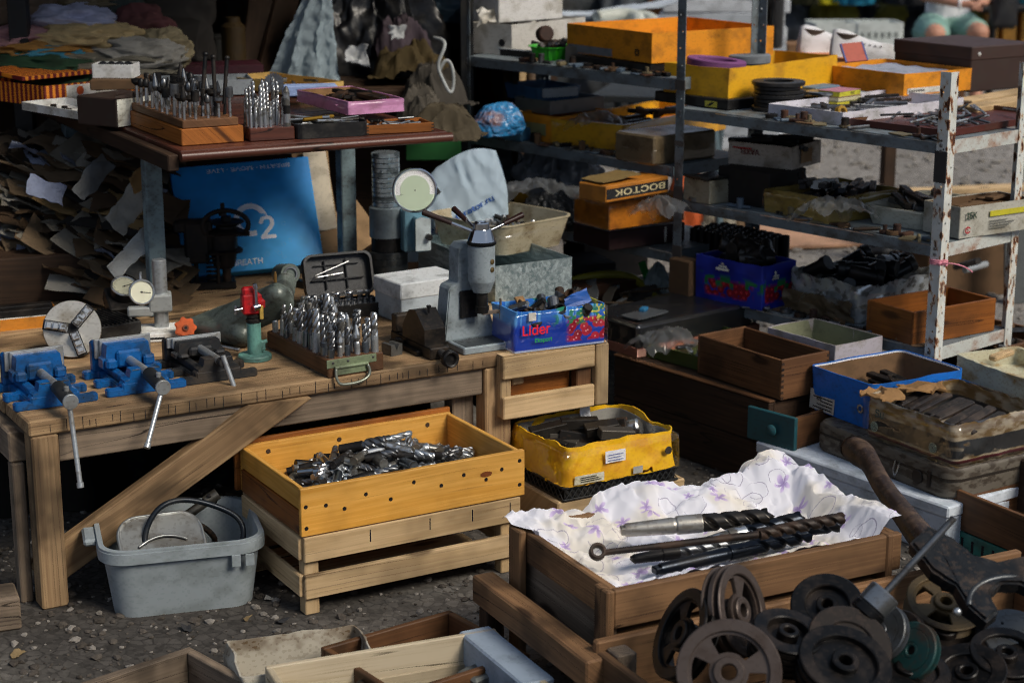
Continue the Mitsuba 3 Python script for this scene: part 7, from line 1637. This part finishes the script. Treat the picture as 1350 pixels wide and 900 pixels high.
t.add('film', wrapshell(L, D, H*.9, .008, 22, .010, .012), 'film', smooth=True)
t.add('lettering', tf(tf(text('Su', .020, .0005, True), rx=90), (-.014, D*.86, H*.60), rz=-90), M('#3a4a48', .6, 0., 0))
for y in (D*.86, D*.2): t.add('rosette_print', tf(cat(*[ring(.013-.004*k, .011-.004*k, .0005, 20, .0001) for k in range(3)]), (-.0135, y, H*.34), rx=90, rz=-90), M('#8a9a8a', .6, 0., 0))
t.add('torn_flap', tf(crumple(bx(0, .07, 0, .10, 0, .004, 0).subdivide().subdivide().subdivide(), .012, 26, 4), (.0, D*.80, H*.98), ry=-8), M('#8d6a42', .8, 0., 'd'), smooth=30)
t.add('torn_flap', tf(crumple(bx(0, .12, 0, .06, 0, .005, 0).subdivide().subdivide().subdivide(), .016, 26, 7), (L*.30, D*.86, H*1.05), rz=-20), M('#8d6a42', .8, 0., 'd'), smooth=30)
t.L, t.D, t.H, t.m0 = L, D, H, mat4(p, rz)
for k in range(8):
    y = D*(.08+.115*k)
    one('black_bar', cat(bx(-.075, .075, -.0125, .0125, 0, .010, .003), bx(-.07, .07, -.010, .010, .0095, .013, .002)), M('#2a2625', .38, .3, 'd', '#4a3f38'), ('first', 'second', 'third', 'fourth', 'fifth', 'sixth', 'seventh', 'eighth')[k]+' flat black bar from the right in the tape-wrapped carton', 'bar', m=t.m0 @ mat4((L*.40+.006*math.sin(k*2.), y, H*.78+.004*(k % 2)), 12+3*math.sin(k*1.3), 6*math.sin(k), -6))
WC = ((1.2789, 5.0286, 0.16), 35.9156, 0.4766, 0.0661, 0.0812)
t = jointed('wooden_crate', 'dark brown wooden crate of scrap at the right edge, below the rusty post', ((1.3459, 4.966, 0.16), 38, .34, .26, .125), 'wood_brown', .012, fingers=False)
bars(t, 14, 'scrap_part', 'dark scrap part in the crate below the rusty post', 'scrap in the crate below the rusty post', 'part', (.06, .12), .02, .015, (IRON, CARD_D, STEEL_D), 44, .5, .98, 90, tilt=20)
one('dark_crate', bx(0, .34, 0, .30, 0, .158, .004), 'wood_dark', 'closed dark crate under the crate of scrap at the right edge', 'crate', (t.m0[0, 3], t.m0[1, 3], 0), 38, grain=0)
PT = ((1.3373, 4.5502, 0.26), 24.9637, 0.216, 0.2925, 0.0493)
p, rz, L, D, H = PT
t = Thing('foam_tray', 'pale stained foam tray wound in tape at the right edge', 'tray', p, rz)
t.add('tray', crumple(tub(L, D, H+.01, .012, .012, sub=.014, warp=.006, seed=3, levels=3), .003, 20, 5), M('#b5b39c', .5, 0., 'd', '#8a6a34', clearcoat=.3), smooth=40)
one('wooden_stick', bx(-.05, .05, -.012, .012, 0, .016, .004), 'wood_slat', 'pale wooden stick lying in the stained foam tray', 'stick', m=mat4(p, rz) @ mat4((L*.45, D*.75, H+.006), 20, 5))
one('foam_tray_support', bx(.02, L+.1, .02, D-.02, 0, p[2]-.003, .003), 'wood_dark', 'dark crate carrying the stained foam tray', 'crate', (p[0], p[1], 0), rz, grain=0)
RD = ((1.2361, 3.8754, 0.06), 30.5261, 0.3132, 0.3366, 0.1532)
p, rz, L, D, H = RD
t = jointed('wooden_drawer', 'dark reddish wooden drawer at the right edge above the teal bin', (p, rz, .32, D, .098), 'wood_brown', .012, fingers=False)
TBN = M('#2f6f66', .45, 0., 'd', '#28483f')
pb = (1.253, 3.9184, 0)
t = Thing('teal_bin', 'teal slotted plastic crate under the dark reddish drawer', 'bin', (p[0], p[1], 0), rz)
t.add('body', tub(.31, D-.004, .058, .004, .01), TBN)
for k in range(9): t.add('slot', tf(bx(-.0008, .0, .02+k*.034, .028+k*.034, .015, .045, .0003), (0, 0, 0), rx=0), INK)
one('wooden_chest', bx(.02, .4, .06, .6, 0, .2, .004), 'wood_dark', 'dark chest behind the right-edge drawer', 'chest', (p[0]+.1, p[1]+.2, 0), rz, grain=1)
# ------------------------------------------------------------------ boxes at the bottom left
def fr2(pl, pr):
    pl, pr = np.array(pl), np.array(pr); d = pr-pl
    return mat4(pl, math.degrees(math.atan2(d[1], d[0]))), float(np.linalg.norm(d))
PALE = 'wood_pale'; wood('wood_pale', '#a99a80', '#b8ab93', '#85765c', dirt=.2, dirtcol='#4a3d2c', rough=.6)
m_, L_ = fr2((-0.4757, 3.2343, 0.12), (-0.0352, 3.4156, 0.12)); Dq = .30
t = Thing('pale_box', 'pale planed wooden box of old tools at the bottom of the picture', 'box', m=m_ @ mat4((0, -Dq, -.12)))
t.board('back_board', 0, L_, Dq-.012, Dq, 0, .12, PALE, .002); t.board('back_strip', .012, L_-.012, Dq-.0165, Dq-.0125, .03, .06, PALE, .001)
t.board('side_board', L_-.014, L_, .0, Dq-.0125, 0, .119, PALE, .002); t.board('side_board', 0, .014, .0, Dq-.0125, 0, .119, PALE, .002); t.board('front_board', .0145, L_-.0145, 0, .012, 0, .12, PALE, .002)
t.board('bottom', .0145, L_-.0145, .0125, Dq-.017, .003, .010, PALE, .001)
t.L, t.D, t.H, t.m0 = L_, Dq, .12, m_ @ mat4((0, -Dq, -.12))
bars(t, 26, 'old_tool', 'old steel tool piece lying in the pale planed box', 'tools in the pale planed box', 'tool', (.08, .15), .018, .015, (M('#3a3f45', .4, .7, 'd'), STEEL_D, M('#6a6d6e', .45, .6, 'd'), IRON), 51, .15, .6, 90, tilt=14, rnd=True)
one('steel_block', crumple(bx(-.04, .04, -.03, .03, 0, .05, .006).subdivide().subdivide(), .008, 20, 4), M('#6a6d6b', .45, .6, 'd'), 'grey jagged metal block at the right in the pale box', 'block', m=t.m0 @ mat4((L_*.86, Dq*.70, .03), 20), smooth=30)
m_, L_ = fr2((-0.3052, 3.4502, 0.09), (-0.1314, 3.5804, 0.09)); Dq = .28
t = Thing('dark_frame_box', 'dark brown open wooden drawer behind the pale box', 'drawer', m=m_ @ mat4((-.10, -Dq, -.09)))
L_ += .10
for (nm, a_) in (('back_board', (0, L_, Dq-.014, Dq)), ('side_board', (L_-.014, L_, 0, Dq-.0145)), ('side_board', (0, .014, 0, Dq-.0145)), ('front_board', (.0145, L_-.0145, 0, .014))): t.board(nm, *a_, 0, .09, 'wood_brown', .002)
t.board('bottom', .0145, L_-.0145, .0145, Dq-.0145, .003, .009, 'wood_orange', .001)
m_, L_ = fr2((-0.5776, 3.3898, 0.1), (-0.32, 3.4812, 0.1)); Dq = .17
t = Thing('paper_carton', 'stained white paper-covered carton at the bottom centre-left', 'carton', m=m_ @ mat4((0, -Dq, -.10)))
t.add('shell', crumple(tub(L_, Dq, .10, .004, .01, sub=.014, warp=.014, seed=7, levels=4), .004, 18, 3), M('#a8a294', .7, 0., 'd', '#5d4c38'), smooth=40)
t.add('green_print', tf(bx(-.003, .012, -.0014, .0, 0, .03, .0003), (.01, -.009, .055)), M('#3f7a45', .6, 0., 'd'))
m_, L_ = fr2((-0.8148, 3.2659, 0.08), (-0.6531, 3.4163, 0.08)); Dq = .24
t = Thing('wooden_tray', 'weathered wooden frame tray at the bottom left corner', 'tray', m=m_ @ mat4((-.04, -Dq, -.08)))
L_ += .04
for (nm, a_) in (('back_board', (0, L_, Dq-.02, Dq)), ('side_board', (L_-.02, L_, 0, Dq-.0205)), ('side_board', (0, .02, 0, Dq-.0205)), ('front_board', (.0205, L_-.0205, 0, .02))): t.board(nm, *a_, 0, .08, 'wood_grey', .003)
t.board('bottom', .0205, L_-.0205, .0205, Dq-.0205, .003, .009, 'wood_dark', .001)

# ------------------------------------------------------------------ background beyond the racks
ST0 = np.array((1.2865, 10.9764, 0)); 
for k in range(12):
    one('foam_board', bx(-.36+R.uniform(-.02, .02), .36+R.uniform(-.02, .02), -.3, .3, 0, .078, .006), M(('#b9bec4', '#a7adb4')[k % 2], .7, 0., 'd'), 'pale grey foam board in the tall stack beyond the racks', 'foam board', (2400 and ST0[0]-.02, 11.0, k*.08), -6+R.uniform(-3, 3), 'stack of foam boards')
one('timber_post', bx(-.05, .05, -.05, .05, 0, 1.9, .005), 'wood_orange', 'brown timber post beyond the racks, left of the foam boards', 'post', (0.8568, 10.9448, 0), 0, grain=2)
def trestle(label, c, rz, L, D, z, top, leg):
    t = Thing('trestle_table', label, 'table', c, rz)
    t.add('tabletop', bx(-L/2, L/2, -D/2, D/2, z-.03, z, .004), top)
    for x in (-L/2+.1, L/2-.1):
        for y in (-1, 1): t.add('leg', rod((x-.06*y, y*(D/2-.04), 0), (x, y*(D/2-.12), z-.03), .018), leg, smooth=40)
        t.add('cross_bar', rod((x, -(D/2-.08), z*.4), (x, D/2-.08, z*.4), .014), leg, smooth=40)
    return t
LEGM = M('#54666f', .45, .3, 'd')
t0 = (0.7101, 10.1265, 0)
trestle('dark-topped trestle table on blue-grey legs behind the left rack', (t0[0], 8.1, 0), -14, .62, .6, .66, M('#24292d', .6, 0., 'd'), LEGM)
trestle('white-topped table of pipes beyond the left rack', ((0.3788, 9.2, 0.864)[0]-.1, 9.3, 0), 8, 1.1, .7, .86, M('#b6bec6', .5, 0., 'd'), LEGM)
for k, (a, bb, c) in enumerate((((0.4156, 9.1, 0.8942), (0.5909, 9.15, 0.9015), (0.619, 9, 0.8727)), ((0.5718, 9.2, 0.879), (0.6701, 9.2, 0.8865), (0.6935, 9.1, 0.8572)))):
    one('plastic_pipe', tube(smoothpath([a, bb, c], 20), .035, 12), M('#b3b7ae', .5, 0., 'd'), ('cream plastic pipe elbow on the white table, left', 'cream plastic pipe elbow on the white table, right')[k], 'pipe', smooth=True)
one('white_sheet', crumple(thick(grid(20, 12, lambda a, b_: np.stack([a*.75, b_*.3, .10*a*a], -1)), .01), .02, 6, 2), M('#aeb6bf', .5, 0., 'd'), 'long white plastic sheet lying on the table beyond the left rack', 'sheet', ((0.2296, 9.3, 0.8863)[0], 9.2, .90), 4, smooth=True)
for k in range(10):
    c = (-0.1131, 11, 0.7647)
    one('dark_bundle', bagmesh(.5, .4, .5+.1*(k % 3), 100+k, .3, 3, .6), M(('#1b1f22', '#2a2f33', '#3a3f42', '#22262b', '#4a5056')[k % 5], .8, 0., 'd'), 'dark bundle of goods far behind the left rack', 'bundle', (.15+.30*k % 1.6 if False else .2+.16*k, 12.6+.2*(k % 3), 0 if k % 2 else .45), 0, 'dark bundles far behind the left rack', smooth=True)
# film-wrapped black roll on the rack top
q = np.array((1.0642, 7.4436, 0.9012))
t = Thing('wrapped_roll', 'tall black roll wrapped in shiny film standing on the rack top', 'roll', (q[0], q[1]+.02, .9012))
t.add('roll', lathe([(.028, 0), (.034, .01), (.036, .3), (.032, .42), (.03, .43)], 24), BLACKP, smooth=40)
t.add('film', crumple(lathe([(.034, .002), (.041, .02), (.042, .3), (.038, .42)], 32).subdivide(), .004, 60, 3), 'film', smooth=True)
# heap of goods
HC = ['#22252a', '#1d1f24', '#32343a', '#3a2a22', '#26352a', '#4a4a30', '#1a1c20', '#7f7a2c', '#2b7f98', '#8a2a2a', '#20242a', '#5a5f66', '#16181b']
for k in range(46):
    x = 1.55+.075*k*.95+R.uniform(-.1, .1); lay = k % 3
    one('cloth_bundle', bagmesh(R.uniform(.3, .5), .4, R.uniform(.28, .42), 200+k % 9, .35, 3, .6), M('#c2b81f' if k == 11 else '#2f9ac2' if k == 14 else HC[R.randrange(len(HC))], .8, 0., 'd'), 'bundle of dark and coloured goods in the far heap', 'bundle', (x, 14.6-.35*lay+R.uniform(-.1, .1), (.62, .3, .0)[2-lay]), R.uniform(0, 180), 'far heap of bundles', smooth=True)
WPC = M('#b9c0be', .5, 0., 'd')
for k, (px_, lb) in enumerate((((2.0004, 12.2, 0.4747), 'white slotted plastic crate beyond the sneakers, left'), ((2.2821, 12.2, 0.4846), 'white slotted plastic crate beyond the sneakers, right'))):
    t = Thing('plastic_crate', lb, 'crate', (px_[0], 12.2, 0), 3)
    t.add('shell', tub(.32, .3, .62, .012, .02), WPC)
    t.add('slot', cat(*[bx(.03+.045*i, .055+.045*i, -.0015, .0, .36+.08*j, .40+.08*j, 0) for i in range(6) for j in range(3)]), M('#5d6462', .8, 0., 0), kind='stuff')
one('brown_carton', bx(-.08, .08, -.1, .1, 0, .52, .004), M('#6d5036', .8, 0., 'd'), 'tall brown carton beside the white slotted crates', 'carton', ((1.8412, 11.9, 0.551)[0], 11.9, 0), 5)
# ---- seated person
def pc(px_, py_, Y): pass
t = Thing('person', 'person in white shirt and sea-green shorts sitting with a black bag, far right', 'person')
HX_, HY_ = 3.06, 12.95
hipL, hipR = (HX_-.10, HY_, .50), (HX_+.11, HY_, .50)
knL, knR = (2.88, 12.50, .52), (3.17, 12.48, .535)
anL, anR = (2.86, 12.58, .09), (3.19, 12.56, .09)
toL, toR = (2.84, 12.40, .045), (3.20, 12.38, .045)
pel, chest, neck, head = (HX_, HY_+.02, .55), (HX_+.01, HY_+.05, .93), (HX_+.01, HY_+.03, 1.12), (HX_+.01, HY_-.01, 1.26)
shL, shR = (HX_-.17, HY_+.04, 1.03), (HX_+.19, HY_+.04, 1.03)
elL, elR = (2.86, 12.80, .76), (3.36, 12.82, .78)
wrL, wrR = (3.06, 12.62, .715), (3.24, 12.62, .73)
def fingers(w, d):
    o = []
    w = np.array(w); d = np.array(d, float); d /= np.linalg.norm(d); s_ = np.cross(d, [0, 0, 1]); s_ /= np.linalg.norm(s_)
    palm = w+d*.05
    o.append(((w, .024), (palm+d*.025, .030)))
    for k, ln in enumerate((.062, .072, .068, .052)):
        b0_ = palm+d*.035+s_*(-.027+.018*k); b1_ = b0_+d*ln*.55+[0, 0, -.008]; b2_ = b1_+d*ln*.3+[0, 0, -.025]
        o += [((b0_, .0095), (b1_, .0088)), ((b1_, .0088), (b2_, .0078))]
    th0 = palm-s_*.028-d*.01; th1 = th0-s_*.022+d*.03; o += [((th0, .011), (th1, .010)), ((th1, .010), (th1+d*.026, .0085))]
    return o
sk = [((pel, .13), (chest, .13)), ((chest, .13), (neck, .06)), ((neck, .055), (head, .075)), ((shL, .055), (chest, .11)), ((shR, .055), (chest, .11)),
      ((hipL, .10), (knL, .065)), ((hipR, .10), (knR, .065)), ((knL, .062), (anL, .042)), ((knR, .062), (anR, .042)), ((anL, .042), (toL, .036)), ((anR, .042), (toR, .036)),
      ((shL, .052), (elL, .042)), ((elL, .042), (wrL, .028)), ((shR, .052), (elR, .042)), ((elR, .042), (wrR, .028)), ((pel, .13), (hipL, .11)), ((pel, .13), (hipR, .11))]
sk += [((head, .078), ((head[0], head[1]-.005, head[2]+.07), .092)), (((head[0], head[1]-.085, head[2]+.03), .012), ((head[0], head[1]-.10, head[2]+.012), .014)),
       (((head[0]-.095, head[1]+.01, head[2]+.04), .015), ((head[0]-.095, head[1]+.01, head[2]+.02), .012)), (((head[0]+.095, head[1]+.01, head[2]+.04), .015), ((head[0]+.095, head[1]+.01, head[2]+.02), .012))]
body = hullspheres(sk+fingers(wrL, (.9, -.35, -.02))+fingers(wrR, (-.6, -.5, -.05)), 16)
bm_ = tomesh(body.refine_to_length(.02)); trimesh.smoothing.filter_taubin(bm_, iterations=8)
SKIN = M('#b07f68', .55, 0., 0)
t.add('body', bm_, SKIN, smooth=True)
sh_ = tomesh(hullspheres([((pel, .155), (chest, .150)), ((chest, .150), ((neck[0], neck[1], neck[2]-.05), .075)), ((shL, .075), (chest, .125)), ((shR, .075), (chest, .125)), ((shL, .072), tuple(np.array(shL)*.45+np.array(elL)*.55) and (tuple(np.array(shL)*.45+np.array(elL)*.55), .062)), ((shR, .072), (tuple(np.array(shR)*.45+np.array(elR)*.55), .062))], 16).refine_to_length(.025))
t.add('shirt', crumple(sh_, .012, 14, 5, False), M('#d3d5da', .85, 0., 'd', '#a9aeb8'), smooth=True)
so_ = tomesh(hullspheres([((pel, .162), (hipL, .14)), ((pel, .162), (hipR, .14)), ((hipL, .135), (tuple(np.array(hipL)*.28+np.array(knL)*.72), .096)), ((hipR, .135), (tuple(np.array(hipR)*.28+np.array(knR)*.72), .096))], 16).refine_to_length(.025))
t.add('shorts', crumple(so_, .016, 12, 9, False), M('#7fa198', .85, 0., 'd', '#5d8a80'), smooth=True)
ha = trimesh.creation.icosphere(3, .105); ha = ha.slice_plane([0, .01, .0], [0, .45, .9]); t.add('hair', tf(ha, (head[0], head[1]+.005, head[2]+.065)), M('#2b2019', .8, 0., 0), smooth=True)
for sx_ in (-1, 1): t.add('eye', tf(trimesh.creation.icosphere(2, .012), (head[0]+sx_*.034, head[1]-.082, head[2]+.055)), INK, smooth=True)
t.add('mouth', tf(bx(-.024, .024, -.003, .003, -.004, .004, .002), (head[0], head[1]-.082, head[2]-.02)), M('#8a4a44', .6, 0., 0))
for nm, a_, b_ in (('shoe', anL, toL), ('shoe', anR, toR)): t.add(nm, tomesh(hullspheres([(((a_[0], a_[1]+.03, .055), .05), ((b_[0], b_[1]-.04, .05), .046))], 14)), M('#3a3c40', .7, 0., 'd'), smooth=40)
t.add('wristband', tube([np.array(wrL)+.034*np.array([.25*math.cos(k), .1*math.cos(k)*.0+math.sin(k)*.9*0+.0, math.sin(k)])*1.0+np.array([0, .034*math.cos(k), 0]) for k in np.linspace(0, 6.283, 18)], .009, 6), WHITEC, smooth=True)
one('shoulder_bag', crumple(bx(-.09, .10, -.05, .06, -.13, .11, .03).subdivide().subdivide(), .02, 9, 3), M('#15161a', .5, 0., 'd'), 'black shoulder bag at the side of the seated person', 'bag', (3.36, 12.62, .68), 10, smooth=40)
t = Thing('stool', 'low wooden stool under the seated person', 'stool', (HX_, HY_+.04, 0))
t.add('seat', bx(-.22, .22, -.18, .2, .355, .385, .006), 'wood_brown', grain=0)
for x in (-.18, .18):
    for y in (-.14, .16): t.add('leg', bx(x-.02, x+.02, y-.02, y+.02, 0, .3545, .003), 'wood_brown', grain=2)
# dark frame right of the person, pallet and boxes on the ground
t = Thing('metal_rail', 'dark metal rail on posts at the far right behind the person', 'rail', (3.75, 13.4, 0), 0)
t.add('rail', rod((-.35, 0, .62), (.9, 0, .66), .03), BLACKM, smooth=40)
for x in (-.25, .5): t.add('post', rod((x, 0, 0), (x, 0, .64), .028), BLACKM, smooth=40)
for k in range(3): one('yellow_plank', bx(-.05, .05, -.3, .3, .0, .9-.1*k, .005), 'wood_honey', ('yellowish plank standing behind the dark rail, nearest', 'yellowish plank standing behind the dark rail, middle', 'yellowish plank standing behind the dark rail, farthest')[k], 'plank', (3.62+.14*k, 14.2, 0), 0, grain=2)
P0 = np.array((1.8163, 6.7903, 0))
pl = Thing('wooden_pallet', 'pale wooden pallet pieces on the ground beyond the rusty post', 'pallet', (P0[0], P0[1]+.35, 0), 14)
for z in (.0, .25):
    for y in (0, .28, .56): pl.board('plank', -.04, .75, y, y+.09, z, z+.022, 'wood_slat', .002)
for x in (-.02, .42):
    for y in (0, .28, .56): pl.board('block', x, x+.1, y+.002, y+.088, .0225, .2495, 'wood_slat', .003)
one('brown_box', bx(-.22, .28, 0, .22, 0, .20, .004), CARD_D, 'brown box on the ground before the pallet, seen under the middle shelf', 'carton', (P0[0]-.02, P0[1]+.08, 0), 20)
one('grey_board', bx(-.05, .05, -.006, .006, 0, .34, .002), M('#55595a', .7, 0., 'd'), 'dark grey board standing by the pallet at the right edge', 'board', (1.9258, 6.765, 0), 10, ry=-4)
for k, (a, bb) in enumerate((((1.6391, 6.4442, 0.2), (1.7425, 6.5492, 0.2)), ((1.6416, 6.5891, 0.18), (1.6539, 6.3199, 0.26)))):
    one('metal_bar', rod(a, bb, .012), (M('#a9aeb0', .4, .5, 'd'), BLACKM)[k], ('pale metal bar lying by the pallet', 'black bar leaning by the pallet')[k], 'bar', smooth=40)
for k, (c, w) in enumerate((((1.6125, 7.4243, 0), .28), ((1.7044, 7.4544, 0), .22), ((1.5897, 7.5153, 0), .2))):
    one('dark_sack', bagmesh(w, w*.8, .16, 300+k, .35, 3, .6), M('#191b20', .6, 0., 'd'), ('black sack on the ground seen under the middle shelf, middle', 'black sack on the ground beside the pallet', 'black sack on the ground seen under the middle shelf, left')[k], 'sack', c, 20*k, smooth=True)
sheet = (1.1147, 7.8346, 0)
one('cardboard_sheet', crumple(bx(0, .9, 0, .9, 0, .012, .0).subdivide().subdivide(), .01, 4, 3), M('#a8836a', .85, 0., 'd'), 'large pinkish-brown cardboard sheet lying on the ground behind the right rack', 'cardboard', (sheet[0]-.02, sheet[1]-.1, .01), 12, smooth=30)
P1 = np.array((1.5671, 7.5307, 0))
one('wooden_post', bx(-.026, .026, -.026, .026, 0, .80, .004), 'wood_dark', 'short dark wooden post standing behind the right rack', 'post', P1, 10, grain=2)
one('net_sack', crumple(bagmesh(.2, .2, .34, 310, .2, 3, .7), .01, 30, 2), M('#c2592a', .7, 0., 'd'), 'orange net sack behind the grey rack post', 'sack', (0.7713, 7.9355, 0), 0, smooth=True)
sack((0.8455, 7.9696, 0), .26, .24, .28, '#8f8a7c', 311, 'pale cloth bundle on the ground behind the tubes', 'cloth_bundle', .8)
sack((0.9309, 8.0388, 0), .2, .2, .3, '#6d5a44', 312, 'brown sack on the ground behind the tubes', 'cloth_bundle', .8)
for i, (a, bb, c) in enumerate((((-0.0204, 7, 0.7522), (-0.0089, 7.2, 0.9359), '#6d5637'), ((0.0262, 7, 0.7522), (0.0446, 7.2, 0.9359), '#8a7350'), ((0.0797, 7.1, 0.746), (0.0743, 7.2, 0.9359), '#4a3826'), ((0.1181, 7.1, 0.746), (0.1399, 7.2, 0.9182), '#5f6a70'))):
    a, bb = np.array(a), np.array(bb); d = (bb-a)/(bb[2]-a[2]); g0 = a-d*a[2]; m_, L_ = align(g0, bb+d*.2)
    one('broom_handle', cyl(.022, 0, L_, 12), M(c, .7, 0., 'd'), ('leftmost', 'second', 'third', 'rightmost')[i]+' wooden handle leaning in the dark behind the left rack', 'handle', m=m_, smooth=40)
